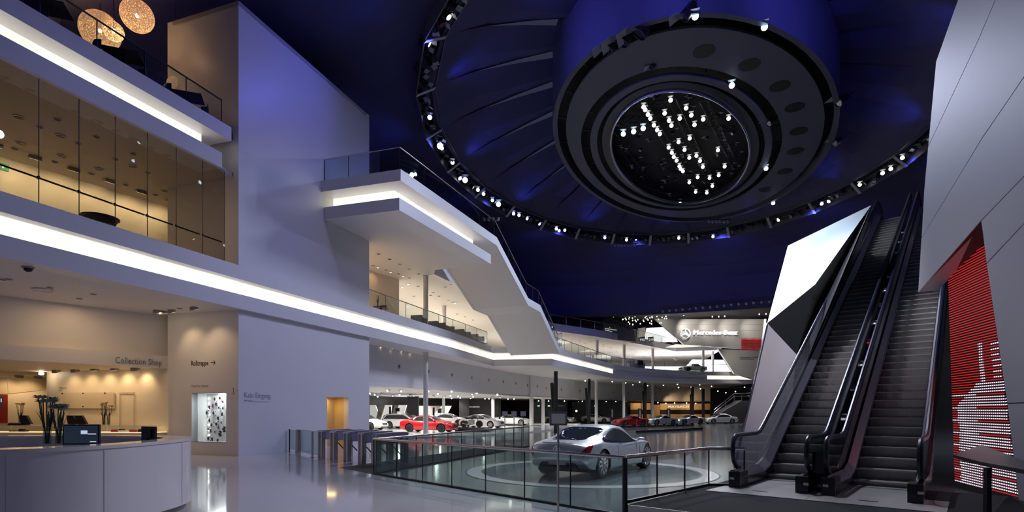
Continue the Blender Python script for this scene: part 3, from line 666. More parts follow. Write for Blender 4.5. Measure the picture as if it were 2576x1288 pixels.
# ---------------------------------------------------------------- faceted volume left of the escalators
b_ = aty(1930, 813, 20.0); q_ = aty(1982, 618, 22.5); r_ = aty(2192, 516, 25.5); p_ = aty(2051, 715, 19.5); a_ = atz(1848, 1176, 0); s_ = aty(2004, 892, 17.6)
fn1 = (q_-b_).cross(p_-b_).normalized(); r_ = atpl(2192, 516, b_, fn1); print('R', r_, fn1)
g_ = V((s_.x+2.0, s_.y-1.0, 0)); g2 = atpl(2140, 720, b_, (p_-b_).cross(r_-b_).normalized()); bk = V((14, 27, 0)); f2 = atz(1990, 1176, 0); fn2 = (b_-a_).cross(f2-a_).normalized(); s_ = atpl(2004, 892, a_, fn2); print('S', s_, fn2)
fv = thing('faceted_volume', 'faceted white and black volume leaning beside the left escalator', 'faceted wall', (a_.x, a_.y, 0)); fv['kind'] = 'structure'
th = V((.12, .16, -.02))
MB().slab([b_, q_, r_, p_], th).build('upper_facet', mat('bright_panel', (.80, .82, .86), .25, .1, var=.03, scale=.5), fv)
MB().slab([b_, p_, s_], th).build('dark_facet', mat('dark_facet', (.015, .015, .018), .4, var=.2), fv); MB().slab([p_, r_, EL0(18), EL0(6), s_], th).build('dark_facet', mat('dark_facet', (.015, .015, .018), .4, var=.2), fv)
MB().slab([a_, b_, s_, atpl(2080, 1000, a_, fn2), atpl(2060, 1176, a_, fn2)], th).build('lower_facet', mat('lilac_panel', (.62, .58, .62), .35, .1, var=.03, scale=.5), fv)
WEDGE = mat('white_edge', (.9, .9, .92), .4, emit=.25, ec=(.9, .93, 1), var=.02)
MB().tube([a_+V((-.03, -.02, 0)), b_+V((-.03, -.02, 0))], .02, 6).build('edge_trim', CHROME, fv)
MB().slab([a_+th, b_+th, q_+th, V((bk.x, bk.y, 8)), bk], (.05, .05, 0)).build('rear_facet', mat('dark_facet2', (.05, .05, .06), .5, var=.1), fv)
# ================================================================ escalators
TAN = .561; S0 = 1.95; TOPZ = 12.0; S1 = S0+(TOPZ-ZP)/TAN
def ez(s): return ZP+max(0, min(s, S1)-S0)*TAN
er = math.atan2(EU.y, EU.x)
ESC = mat('esc_black', (.012, .012, .016), .18, var=.1); STEP = mat('step_grey', (.36, .35, .34), .5, .2, var=.15, scale=6)
TREADE = mat('step_edge', (.5, .49, .48), .4, .4, var=.1); PANELE = mat('esc_panel', (.58, .55, .62), .22, .6, var=.06, scale=3, stretch=(1, 8, 8))
GLE = glassmat('esc_glass', (.70, .73, .76), .9)
HAND = mat('esc_handrail', (.010, .012, .030), .34, var=.1)
def stepmesh(w):
    mb = MB(); n = 22
    mb.box((0, -w/2, -.03), (.46, w/2, 0))
    for i in range(n):
        y = -w/2+w*(i+.5)/n; mb.slab([(-.012, y-w/n*.3, -.004), (.0, y-w/n*.3, -.004), (.07, y-w/n*.3, -.235), (.058, y-w/n*.3, -.235)], (0, w/n*.6, 0))
    mb.slab([(.0, -w/2, 0), (.02, -w/2, 0), (.09, -w/2, -.235), (.07, -w/2, -.235)], (0, w, 0)); return mb
def escalator(label, y0, y1, off):
    t = thing('escalator', label, 'escalator', E0, er)
    w = (y1-y0)-.34; yc = -(y0+y1)/2
    sm_ = stepmesh(w).mesh('step', STEP)
    s, n = .75, 0
    ns = int((S1-S0)/.4)+2
    for i in range(ns):
        sx_ = S0-.35+i*.4; z = (i)*.4*TAN+.005
        if z > TOPZ-ZP+.05: break
        o = bpy.data.objects.new('step', sm_); col.objects.link(o); o.parent = t; o.location = (sx_, yc, max(.012, z-.12))
        e = bpy.data.objects.new('step_nosing', ESC_NOSE(w)); col.objects.link(e); e.parent = o; e.location = (0, 0, 0)
    MB().box((.45, yc-w/2, -.02), (S0-.2, yc+w/2, .012)).build('landing_steps', STEP, t, world=False)
    MB().box((S1, yc-w/2, TOPZ-ZP-.1), (S1+2.0, yc+w/2, TOPZ-ZP)).build('top_landing', STEP, t, world=False)
    for sgn, y in ((1, -y0), (-1, -y1)):
        # deck and inner skirt follow the incline
        prof = lambda up: [(-.05, up), (S0-.25, up), (S0+.25, up+.12), (S1, TOPZ-ZP+up), (S1+1.9, TOPZ-ZP+up)]
        yi = y-sgn*.17
        mb = MB(); pts = prof(.0)
        for (x0, z0), (x1, z1) in zip(pts[:-1], pts[1:]):   # stainless inner decking, sloping inwards
            mb.slab([(x0, y-sgn*.03, z0+.36), (x1, y-sgn*.03, z1+.36), (x1, yi, z1+.20), (x0, yi, z0+.20)], (0, 0, .015))
        mb.build('inner_deck', PANELE, t, world=False)
        mb = MB()
        for (x0, z0), (x1, z1) in zip(pts[:-1], pts[1:]): mb.slab([(x0, yi, z0-.18), (x1, yi, z1-.18), (x1, yi, z1+.21), (x0, yi, z0+.21)], (0, sgn*.012, 0))
        mb.build('skirt', ESC, t, world=False)
        mb = MB(); mb.tube([(x, yi-sgn*.006, z+.215) for x, z in pts], .012, 6); mb.build('skirt_trim', CHROME, t, world=False)
        mb = MB()                                           # outer cladding
        for (x0, z0), (x1, z1) in zip(pts[:-1], pts[1:]): mb.slab([(x0, y+sgn*.05, max(-.0, z0-.55)), (x1, y+sgn*.05, max(0, z1-.55)), (x1, y+sgn*.05, z1+.36), (x0, y+sgn*.05, z0+.36)], (0, -sgn*.08, 0))
        mb.build('outer_cladding', ESC, t, world=False)
        MB().box((-.12, min(y+sgn*.06, yi-sgn*.0), 0), (.42, max(y+sgn*.06, yi), .34)).build('newel_base', BLACK, t, world=False)
        # glass panes
        m_ = int((S1-S0)/2.3); xs = [S0+(S1-S0)*i/m_ for i in range(m_+1)]
        def gz(x): return (0 if x < S0 else (min(x, S1)-S0)*TAN)
        arc = [(.12+.27*(1-math.sin(a)), .66-.0+.33*math.cos(a)) for a in [PI/2*i/5 for i in range(6)]]
        mb = MB(); mb.slab([(.30, y, .36), (.08, y, .55), (.05, y, .80), (.14, y, 1.0), (.3, y, 1.07), (S0-.2, y, 1.07), (S0-.2, y, .36)], (0, sgn*.012, 0)); mb.build('glass_pane', GLE, t, world=False)
        xs[0] = S0-.19
        for xa, xb in zip(xs[:-1], xs[1:]):
            mb = MB(); mb.slab([(xa+.006, y, gz(xa)+.36), (xb-.006, y, gz(xb)+.36), (xb-.006, y, gz(xb)+1.07), (xa+.006, y, gz(xa)+1.07)], (0, sgn*.012, 0)); mb.build('glass_pane', GLE, t, world=False)
        ze = TOPZ-ZP
        mb = MB(); mb.slab([(S1+.006, y, ze+.36), (S1+1.5, y, ze+.36), (S1+1.8, y, ze+.7), (S1+1.5, y, ze+1.07), (S1, y, ze+1.07)], (0, sgn*.012, 0)); mb.build('glass_pane', GLE, t, world=False)
        yy = y+sgn*.006
        hp = [(.42, .38), (.20, .42), (.05, .55), (-.02, .74), (-.02, .90), (.05, 1.02), (.2, 1.09), (.4, 1.1), (S0-.35, 1.1), (S0-.05, 1.14), (S0+.25, 1.1+.25*TAN+.04)]
        hp += [(S1-.2, ze+1.1-.2*TAN+.02), (S1+.2, ze+1.12), (S1+1.4, ze+1.1), (S1+1.75, ze+1.0), (S1+1.85, ze+.8), (S1+1.75, ze+.5), (S1+1.5, ze+.4)]
        mb = smooth(MB()); mb.tube([(x, yy, z) for x, z in hp], .048, 8); mb.build('handrail', HAND, t, world=False)
        mb = MB(); mb.box((-.128, yy-.06, .17), (-.12, yy+.03, .22)); mb.build('base_label', mat('label_silver', (.7, .7, .72), .3, .6, var=.1), t, world=False)
    return t
NOSES = {}
def ESC_NOSE(w):
    k = round(w, 3)
    if k not in NOSES: NOSES[k] = MB().box((-.016, -w/2, -.030), (.03, w/2, .003)).mesh('step_nosing', TREADE)
    return NOSES[k]
escalator('left escalator with glass sides rising past the faceted volume', .0, 1.4, 0)
escalator('right escalator with glass sides rising under the leaning wall', 1.75, 3.2, 0)
# black inclined deck between both, with model cars on it
md = MB()
def EL(s, y, z=0): return V((E0.x, E0.y, 0))+EU*s+EW*y+V((0, 0, z))
pts = [(.3, .80), (S0-.25, .80), (S0+.25, .92), (S1, TOPZ-ZP+.80)]
for (x0, z0), (x1, z1) in zip(pts[:-1], pts[1:]):
    md.slab([EL(x0, 1.45, ZP+z0), EL(x1, 1.45, ZP+z1), EL(x1, 1.70, ZP+z1), EL(x0, 1.70, ZP+z0)], (0, 0, -.7))
tag(md.build('middle_deck', BLACKG), 'glossy black sloping deck between the two escalators', 'deck')
PLATE = mat('landing_metal', (.62, .58, .56), .3, .35, var=.12, scale=2, stretch=(.6, 12, 1))
for i, (ya, yb) in enumerate(((-.25, 1.57), (1.58, 3.6))):
    mb = MB(); mb.slab([EL(-.95, ya, ZP), EL(.46, ya+.1 if i == 0 else ya, ZP), EL(.46, yb, ZP), EL(-.95, yb, ZP)], (0, 0, .012))
    o = tag(mb.build('landing_plate', PLATE), ('brushed metal landing plate at the foot of the left escalator', 'brushed metal landing plate at the foot of the right escalator')[i], 'floor plate')
    MB().slab([EL(-.42, ya+.75, ZP+.012), EL(-.42, ya+1.05, ZP+.012), EL(-.36, ya+1.05, ZP+.012), EL(-.36, ya+.75, ZP+.012)], (0, 0, .004)).build('grip_slot', BLACK, o)
# carpeted platform
pl = [xy(PB+EW*.06-EU*.05), xy(PC+EU*.1), xy(PC+EU*2.2), xy(PC+EU*2.2+EW*8), xy(PB+EW*9-EU*.05)]
plat = thing('carpet_platform', 'low black carpeted platform before the escalators with a metal front edge', 'platform', PB)
MB().prism(pl, .0, ZP).build('platform_carpet', CARPET, plat)
fa, fb = PB+EW*.1-EU*.06, PB+EW*9-EU*.06
MB().bar(fa+V((0, 0, ZP-.05)), fb+V((0, 0, ZP-.05)), .03, .12).build('front_edge', STEEL, plat)
# ================================================================ railings round the display floor
railing('glass_railing', 'glass railing with steel handrail in front of the silver car', [PA, PB], RH, [7], GLASSG, .035)
railing('glass_railing', 'glass railing running back from the turnstiles beside the dark floor strip', [PA+V((.05, .1, 0)), PA2], RH, [12], GLASSG, .032)
PD = PC+EW*.62+EU*.4
railing('glass_railing', 'glass railing between the silver car and the escalator platform', [PB+V((.02, .08, ZP)), PC+V((0, 0, ZP)), V((PD.x, PD.y, ZP))], RH-ZP, [3, 1], GLASS, .04)
o = MB(); o.cyl((PB.x, PB.y, 0), (PB.x, PB.y, RH), .045, 12); tag(o.build('corner_post', BLACK), 'black corner post of the glass railing beside the platform', 'post')
# gallery and balcony railings
e1 = [V((p.x, p.y, Z1)) for p in offs(EDGE1, -.35)]
tw = FP(TT, -.2, Z1)
railing('glass_railing', 'glass railing of the first floor lounge beside the black armchairs', [tw, V((*xy(FP(27.4, -.2)), Z1))], 1.08, 2.2, GLASS, .03)
railing('glass_railing', 'glass railing of the first floor gallery right of the staircase', [V((e1[4].x, e1[4].y, Z1)), V((e1[5].x, e1[5].y, Z1)), e1[6], e1[7], e1[8], e1[9]], 1.1, 2.2, GLASS, .035)
e2 = [V((p.x, p.y, ZS2+.9)) for p in offs(EDGE2, -.25)]
railing('glass_railing', 'glass railing of the far second floor gallery', e2[2:], 1.1, 2.4, GLASS, .035, pmat=STEELH)
railing('glass_railing', 'glass railing of the terrace left of the tower', [FP(-10, -.35, Z2), FP(-.5, -.35, Z2)], 1.08, [6], GLASS, .03, hmat=BLACK)
railing('glass_railing', 'glass railing around the balcony at the tower', [c0+CD*.25, c1+CD*.2-CN*.2, c2-CN*.2], 1.15, [3, 5], glassmat('balcony_glass', (.72, .78, .86)), .03)
# ---------------------------------------------------------------- staircase from the balcony to the lounge
def SP(px, py): p = atpl(px, py, c1, CN); return (p-c1).dot(CD), p.z
sp_ = [SP(1250, 597), SP(1329, 750), SP(1359, 767), SP(1407, 874)]
sp_[0] = ((c2-c1).length, Z2); sp_[2] = (sp_[2][0], sp_[1][1]-.05)
SW = 4.6
def SQ(s, z, o=0): q = c1+CD*s+CN*o; return V((q.x, q.y, z))
st = thing('staircase', 'white staircase descending from the balcony to the first floor', 'staircase', SQ(sp_[3][0], Z1))
up = [(s, z) for s, z in sp_]; lo = [(s, z-.55) for s, z in sp_]
endz = Z1-.05
mb = MB(); mb.slab([SQ(*p) for p in up]+[SQ(sp_[3][0]+1.6, endz), SQ(sp_[3][0]+.3, endz-.5)]+[SQ(*p) for p in lo[::-1]], -CN*.25); mb.build('stringer', WALL, st)
mb = MB()
lo2 = [(s, z-.35) for s, z in sp_]+[(sp_[3][0]+.9, Z1-.4)]
for (s0, z0), (s1, z1) in zip(lo2[:-1], lo2[1:]): mb.slab([SQ(s0, z0, -.2), SQ(s1, z1, -.2), SQ(s1, z1, -SW), SQ(s0, z0, -SW)], (0, 0, -.18))
mb.build('soffit', SOFFIT, st)
mb = MB(); mb.slab([SQ(*p, -SW) for p in up]+[SQ(sp_[3][0]+1.4, endz, -SW), SQ(sp_[3][0]+.3, endz-.5, -SW)]+[SQ(*p, -SW) for p in lo[::-1]], CN*.2); mb.build('stringer', WALL, st)
for (s0, z0), (s1, z1), n in ((sp_[0], sp_[1], 14), (sp_[2], (sp_[3][0]+1.4, Z1), 16)):
    sm2 = MB().slab([(0, 0, 0), ((s1-s0)/n, 0, 0), ((s1-s0)/n, 0, .12), (0, 0, .12)], (0, SW-.5, 0)).mesh('step', WALLM)
    for i in range(n):
        o = bpy.data.objects.new('step', sm2); col.objects.link(o); o.parent = st; M = chain(st).inverted(); o.location = M @ SQ(s0+(s1-s0)*i/n, z0+(z1-z0)*(i+1)/n-.02, -.25); o.rotation_euler = (0, 0, math.atan2(CD.y, CD.x))
railing('glass_railing', 'glass railing running down the outer edge of the white staircase', [SQ(*p, -.15) for p in sp_]+[SQ(sp_[3][0]+1.2, Z1, -.15)], 1.15, [5, 2, 6, 1], glassmat('stair_glass', (.8, .84, .9)), .03, pmat=STEELH)
# ================================================================ cars
def interp(xs, ys, x):            # smooth monotone cubic through control points
    xs, ys = np.array(xs, float), np.array(ys, float); h = np.diff(xs); d = np.diff(ys)/h
    m = np.zeros(len(xs)); m[0], m[-1] = d[0], d[-1]
    for i in range(1, len(xs)-1):
        m[i] = 0 if d[i-1]*d[i] <= 0 else (h[i-1]+h[i])*3/((2*h[i]+h[i-1])/d[i-1]+(h[i]+2*h[i-1])/d[i])
    i = np.clip(np.searchsorted(xs, x)-1, 0, len(xs)-2); t = (x-xs[i])/h[i]
    return (2*t**3-3*t**2+1)*ys[i]+(t**3-2*t**2+t)*h[i]*m[i]+(-2*t**3+3*t**2)*ys[i+1]+(t**3-t**2)*h[i]*m[i+1]
class Shape:
    def __init__(s, L, top, belt, width, sill, roofw=.72, sharp=1.0):
        s.L = L; s.c = {k: ([p[0] for p in v], [p[1] for p in v]) for k, v in dict(t=top, b=belt, w=width, s=sill).items()}; s.rw = roofw
    def sec(s, x):
        t, b, w_, z0 = [float(interp(*s.c[k], np.array([x]))[0]) for k in 'tbws']
        h = max(.02, t-b); g = min(1, max(0, (h-.12)/.25)); g = g*g*(3-2*g); lerp = lambda a, c: a+(c-a)*g
        hd = b-z0
        pts = [(0, z0), (.62*w_, z0), (.88*w_, z0+.02), (.96*w_, z0+.10*hd), (1.0*w_, z0+.42*hd), (.995*w_, z0+.66*hd), (.965*w_, z0+.90*hd), (.93*w_, b)]
        hy = [.80, .62, .45, .22, 0]; hz = [.42, .68, .84, .96, 1.0]
        gy = [.885, .80, s.rw, .45, 0]; gz = [.10, .50, .86, .975, 1.0]
        pts += [(lerp(a, c)*w_, b+h*lerp(e, q)) for a, c, e, q in zip(hy, gy, hz, gz)]
        return pts
    def grid(s, nx, m):
        a = s.c['t'][0][0]; e = s.c['t'][0][-1]
        u = np.linspace(0, 1, nx); xs = a+(e-a)*(u+.0*u); xs = a+(e-a)*(.5-.5*np.cos(PI*u))*.55+(e-a)*u*.45
        return xs, [s.sample(s.sec(x), m) for x in xs]
    def sample(s, P, m):
        P = [V((p[0], p[1], 0)) for p in P]; n = len(P); out = []
        for i in range(n-1):
            p0 = P[i-1] if i else V((-P[1].x, P[1].y, 0)); p1, p2 = P[i], P[i+1]; p3 = P[i+2] if i < n-2 else V((-P[i].x, P[i].y, 0))
            for k in range(m):
                t = k/m; out.append(.5*((2*p1)+(p2-p0)*t+(2*p0-5*p1+4*p2-p3)*t*t+(3*p1-p0-3*p2+p3)*t**3))
        out.append(P[-1]); return [(max(0, q.x), q.y) for q in out]
    def pt(s, x, v):              # v counted in control intervals (0..12), 7 = belt, 12 = roof centre
        P = s.sample(s.sec(x), 8); f_ = min(len(P)-1.001, max(0, v*8)); i = int(f_); t = f_-i
        return V((x, P[i][0]*(1-t)+P[i+1][0]*t, P[i][1]*(1-t)+P[i+1][1]*t))
def body_mesh(S, nx, m, wheels, r_arch, name, paint):
    xs, secs = S.grid(nx, m); n = len(secs[0]); mb = smooth(MB()); rows = []
    for x, sec in zip(xs, secs):
        rows.append([(x, -y, z) for y, z in sec]+[(x, y, z) for y, z in sec[::-1][1:-1]])
    k = len(rows[0]); b = 0; mb.v = [V(p) for r in rows for p in r]
    for i in range(len(rows)-1):
        for j in range(k): mb.f.append([i*k+j, i*k+(j+1) % k, (i+1)*k+(j+1) % k, (i+1)*k+j])
    for i in (0, len(rows)-1):
        c = V((xs[i], 0, sum(p[2] for p in rows[i])/k)); mb.v.append(c); ci = len(mb.v)-1
        for j in range(k): mb.f.append([i*k+j, i*k+(j+1) % k, ci])
    mb.mi = [0]*len(mb.f)
    me = mb.mesh(name, [paint])
    o = bpy.data.objects.new('cut_body', me); col.objects.link(o); cutters = []
    for (wx, wy) in wheels:
        cb = MB(); cb.lathe([(r_arch, -.32), (r_arch, .32)], (wx, wy, .36), (0, 1, 0), 32); co = bpy.data.objects.new('cut', cb.mesh('cut', [BLACK])); col.objects.link(co); cutters.append(co)
        md_ = o.modifiers.new('b', 'BOOLEAN'); md_.operation = 'DIFFERENCE'; md_.object = co; md_.solver = 'EXACT'
        try: md_.material_mode = 'TRANSFER'
        except Exception: pass
    bpy.context.view_layer.update()
    res = bpy.data.meshes.new_from_object(o.evaluated_get(bpy.context.evaluated_depsgraph_get())); res.name = name
    for c in cutters: bpy.data.objects.remove(c)
    bpy.data.objects.remove(o)
    res.polygons.foreach_set('use_smooth', [True]*len(res.polygons)); res.set_sharp_from_angle(angle=math.radians(40))
    return res
def patch(S, rows, side, nrm=.006, nv=8, name='window', m=None, parent=None):
    """rows: (x, vlow, vhigh); a patch of the body surface lifted by nrm"""
    R = []
    for x, a, b in rows:
        line = []
        for j in range(nv+1):
            v = a+(b-a)*j/nv; p = S.pt(x, v)
            e = S.pt(x, min(12, v+.05))-S.pt(x, max(0, v-.05)); dx = S.pt(x+.02, v)-S.pt(x-.02, v); nn = e.cross(dx)
            if nn.length < 1e-8: nn = V((0, 0, 1))
            nn.normalize(); nn = nn if nn.y+nn.z*.5 > 0 or abs(nn.x) > .7 else -nn
            if nn.y < -1e-3 and p.y > .02: nn = -nn
            q = p+nn*nrm; line.append(V((q.x, q.y*side, q.z)))
        R.append(line)
    mb = smooth(MB()); mb.grid(R); return mb.build(name, m, parent, world=False)
def patch_top(S, rows, nrm=.006, nv=6, name='window', m=None, parent=None):   # spans the middle, rows (x, v_edge)
    R = []
    for x, a in rows:
        half = []
        for j in range(nv+1):
            v = a+(12-a)*j/nv; p = S.pt(x, v); e = S.pt(x, min(12, v+.05))-S.pt(x, max(0, v-.06)); dx = S.pt(x+.02, v)-S.pt(x-.02, v); nn = dx.cross(e)
            if nn.z < 0: nn = -nn
            nn.normalize(); half.append(p+nn*nrm)
        R.append([V((p.x, p.y, p.z)) for p in half]+[V((p.x, -p.y, p.z)) for p in half[::-1][1:]])
    mb = smooth(MB()); mb.grid(R); return mb.build(name, m, parent, world=False)
TYRE = mat('tyre', (.012, .012, .012), .65, var=.2, scale=20); CARGL = mat('car_glass', (.012, .014, .018), .03, var=.1, spec=.8); WELL = mat('wheel_well', (.01, .01, .01), .8, var=.1)
RIM = mat('alloy_rim', (.72, .72, .74), .16, 1.0, var=.05); RIMB = mat('black_rim', (.03, .03, .03), .3, .6, var=.1); HLAMP = mat('headlamp', (.75, .78, .82), .08, .7, var=.05); TLAMP = mat('tail_lamp', (.38, .01, .012), .12, var=.1)
def wheel(t, x, y, r, wd_, rim, spokes=5, twin=False, seg=28):
    sg = 1 if y > 0 else -1
    mb = smooth(MB()); mb.lathe([(r*.72, -wd_/2), (r*.93, -wd_/2), (r, -wd_*.32), (r, wd_*.32), (r*.93, wd_/2), (r*.72, wd_/2), (r*.70, wd_*.4), (r*.70, -wd_*.4), (r*.72, -wd_/2)], (x, y, r), (0, sg, 0), seg)
    w_ = mb.build('wheel', TYRE, t, world=False)
    mb = smooth(MB()); mb.lathe([(r*.715, wd_*.47), (r*.66, wd_*.48), (r*.64, wd_*.30), (r*.12, wd_*.18), (0, wd_*.18)], (x, y, r), (0, sg, 0), seg); mb.build('rim_barrel', RIMB, w_, world=False)
    mb = MB()
    for k in range(spokes):
        for dd in ((-.09, .09) if twin else (0,)):
            a = 2*PI*k/spokes+.3
            d = V((math.cos(a+dd), 0, math.sin(a+dd))); tn = V((-d.z, 0, d.x)); c = V((x, y+sg*wd_*.38, r)); sw = r*(.045 if twin else .10)
            d0 = V((math.cos(a), 0, math.sin(a)))
            p0, p1 = c+d0*r*.12+V((0, sg*wd_*.02, 0)), c+d*r*.68+V((0, sg*wd_*.08, 0))
            mb.slab([p0-tn*sw*.8, p1-tn*sw*1.15, p1+tn*sw*1.15, p0+tn*sw*.8], (0, sg*.025, 0))
    mb.lathe([(r*.17, wd_*.36), (r*.17, wd_*.44), (r*.10, wd_*.47), (0, wd_*.47)], (x, y, r), (0, sg, 0), 14)
    mb.lathe([(r*.64, wd_*.44), (r*.72, wd_*.44), (r*.72, wd_*.50), (r*.64, wd_*.50), (r*.64, wd_*.44)], (x, y, r), (0, sg, 0), seg)
    mb.build('rim', rim, w_, world=False); return w_
def star(mb, c, ex, ey, n_, R, dep=.02, tw=.07):
    c, ex, ey, n_ = V(c), V(ex), V(ey), V(n_)
    P = [c+ex*(R*math.cos(2*PI*i/40))+ey*(R*math.sin(2*PI*i/40)) for i in range(40)]
    Q = [c+(p-c)*(1-1.7*tw) for p in P]
    for i in range(40): j = (i+1) % 40; mb.slab([P[i], P[j], Q[j], Q[i]], n_*dep)
    for k in range(3):
        a = PI/2+2*PI*k/3; d = ex*math.cos(a)+ey*math.sin(a); s_ = ex*-math.sin(a)+ey*math.cos(a)
        mb.slab([c-s_*R*.17, c+d*R*.93-s_*R*.012, c+d*R*.93+s_*R*.012, c+s_*R*.17], n_*dep)
    return mb
def paintm(name, c, rough, metal): return mat(name, c, rough, metal, var=.02, scale=2, coat=.8)
SILV = paintm('silver_paint', (.62, .62, .63), .25, .45); WHT = paintm('white_paint', (.80, .80, .79), .25, 0); REDP = paintm('red_paint', (.42, .010, .014), .22, 0); CONC = paintm('liquid_silver', (.62, .65, .70), .24, .6); DKP = paintm('dark_paint', (.03, .025, .025), .2, .3)
def base_car(kind):
    if kind == 'sedan':
        return Shape(4.8, [(-2.4,.72),(-2.36,.92),(-2.25,1.0),(-1.7,1.06),(-1.25,1.22),(-.7,1.41),(-.1,1.45),(.4,1.39),(.9,1.15),(1.2,1.0),(1.8,.92),(2.2,.80),(2.36,.66),(2.4,.52)],
            [(-2.4,.62),(-2.3,.84),(-1.6,.93),(-.5,.92),(.8,.88),(1.3,.84),(2.0,.72),(2.3,.56),(2.4,.46)], [(-2.4,.62),(-2.34,.78),(-2.1,.87),(-1.3,.91),(0,.91),(1.4,.90),(2.0,.85),(2.28,.74),(2.4,.50)], [(-2.4,.40),(-2.2,.24),(-1.5,.2),(1.5,.2),(2.25,.2),(2.4,.32)], .70), (1.42, -1.38, .78)
    if kind == 'coupe':
        return Shape(4.65, [(-2.32,.78),(-2.28,.96),(-2.15,1.03),(-1.75,1.08),(-1.2,1.24),(-.6,1.37),(-.1,1.39),(.4,1.31),(.85,1.10),(1.15,.99),(1.8,.91),(2.15,.78),(2.28,.66),(2.32,.52)],
            [(-2.32,.66),(-2.2,.88),(-1.5,.95),(-.4,.92),(.8,.87),(1.3,.84),(1.95,.72),(2.22,.56),(2.32,.46)], [(-2.32,.62),(-2.26,.78),(-2.0,.88),(-1.3,.92),(0,.90),(1.35,.92),(1.95,.86),(2.2,.76),(2.32,.52)], [(-2.32,.40),(-2.1,.24),(-1.5,.18),(1.5,.18),(2.2,.18),(2.32,.30)], .70), (1.40, -1.36, .78)
    if kind == 'roadster':
        return Shape(4.4, [(-2.2,.68),(-2.16,.88),(-2.0,.95),(-1.5,1.0),(-1.05,1.10),(-.6,1.26),(-.25,1.29),(.1,1.24),(.5,1.05),(.8,.96),(1.6,.88),(2.05,.76),(2.17,.62),(2.2,.5)],
            [(-2.2,.60),(-2.1,.82),(-1.4,.92),(-.4,.89),(.6,.87),(1.3,.82),(1.9,.70),(2.12,.55),(2.2,.46)], [(-2.2,.60),(-2.14,.76),(-1.9,.86),(-1.25,.90),(0,.88),(1.3,.89),(1.85,.83),(2.1,.72),(2.2,.5)], [(-2.2,.38),(-2.0,.24),(-1.4,.18),(1.4,.18),(2.1,.18),(2.2,.30)], .66), (1.34, -1.26, .76)
    if kind == 'wagon':
        return Shape(4.7, [(-2.35,.80),(-2.31,1.05),(-2.15,1.30),(-1.8,1.42),(-.9,1.47),(-.1,1.47),(.4,1.41),(.9,1.16),(1.2,1.01),(1.8,.93),(2.15,.82),(2.3,.66),(2.35,.52)],
            [(-2.35,.66),(-2.25,.88),(-1.5,.94),(-.5,.92),(.8,.88),(1.3,.85),(1.95,.73),(2.25,.56),(2.35,.46)], [(-2.35,.66),(-2.3,.80),(-2.05,.87),(-1.3,.90),(0,.90),(1.4,.90),(1.95,.85),(2.22,.74),(2.35,.52)], [(-2.35,.40),(-2.1,.24),(-1.5,.2),(1.5,.2),(2.2,.2),(2.35,.32)], .72), (1.42, -1.36, .78)
def make_car(kind, label, paint, rim=None, group=None):
    S, (xf, xr, wy) = base_car(kind); rim = rim or RIM
    t = thing('car', label, 'car', (0, 0, 0), 0, group)
    r = .335; Wh = [(xf, wy), (xf, -wy), (xr, wy), (xr, -wy)]
    me = body_mesh(S, 46, 3, Wh, r+.05, 'body', paint); o = bpy.data.objects.new('body', me); col.objects.link(o); o.parent = t
    for x, y in Wh: wheel(t, x, y, r, .24, rim, 5 if kind != 'sedan' else 8, kind in ('coupe', 'wagon'), 20)
    xs = {'sedan': (-1.55, 1.02, .30, 1.14, -1.62, -.72), 'coupe': (-1.45, .95, .28, 1.08, -1.68, -.72), 'roadster': (-1.0, .62, .06, .76, -1.2, -.62), 'wagon': (-2.02, 1.0, .32, 1.14, -2.22, -1.85)}[kind]
    n = 14; R = []
    for i in range(n+1):
        k = i/n; x = xs[0]+(xs[1]-xs[0])*k; a = 7.25; b = 7.25+2.45*math.sin(PI*min(1, max(0, k)))**.45 if kind != 'wagon' else 7.25+2.4*min(1, (1-k)*3.2, k*9+.2)**.6
        R.append((x, a, max(a+.02, b)))
    for s in (1, -1): patch(S, R, s, .006, 4, 'side_window', CARGL, t)
    patch_top(S, [(xs[2]+(xs[3]-xs[2])*i/8, 9.95-1.2*(i/8)) for i in range(9)], .007, 5, 'windscreen', CARGL, t)
    patch_top(S, [(xs[4]+(xs[5]-xs[4])*i/6, 9.2+.7*(i/6)) for i in range(7)], .007, 5, 'rear_window', CARGL, t)
    L2 = S.L/2
    for s in (1, -1):
        patch(S, [(L2-.50+.33*i/5, 6.0+.1*i, 7.3-.12*i) for i in range(6)], s, .008, 3, 'headlamp', HLAMP, t)
        patch(S, [(-L2+.035+.24*i/5, 5.4, 6.9) for i in range(6)], s, .008, 3, 'tail_lamp', TLAMP, t)
        mb = MB(); q = S.pt(xs[1]-.12, 7.3); mb.obox((q.x, s*(q.y+.10), q.z+.06), (1,0,0), (0,1,0), (0,0,1), .06, .10, .055); mb.build('mirror', paint, t, world=False)
        patch(S, [(xs[0]+.1+(xs[1]-xs[0]-.1)*i/6, 7.05, 7.2) for i in range(7)], s, .010, 1, 'window_trim', CHROME, t)
    g = MB(); zg = .52
    q = S.pt(L2-.04, 4.8); g.obox((L2-.03, 0, zg+.02), (1,0,0), (0,1,0), (0,0,1), .03, .36, .10); gr = g.build('grille', BLACK, t, world=False)
    star(MB(), (L2+.002, 0, zg+.02), (0,1,0), (0,0,1), (1,0,0), .085, .012).build('star_badge', CHROME, gr, world=False)
    MB().obox((L2-.06, 0, .30), (1,0,0), (0,1,0), (0,0,1), .05, .52, .07).build('lower_intake', BLACK, t, world=False)
    MB().obox((-L2+.05, 0, .36), (1,0,0), (0,1,0), (0,0,1), .05, .50, .09).build('rear_apron', BLACK, t, world=False)
    MB().obox((-L2+.0, 0, .56), (1,0,0), (0,1,0), (0,0,1), .012, .26, .055).build('number_plate', mat('plate_white', (.7, .7, .7), .4, var=.05), t, world=False)
    return t
protos = {}
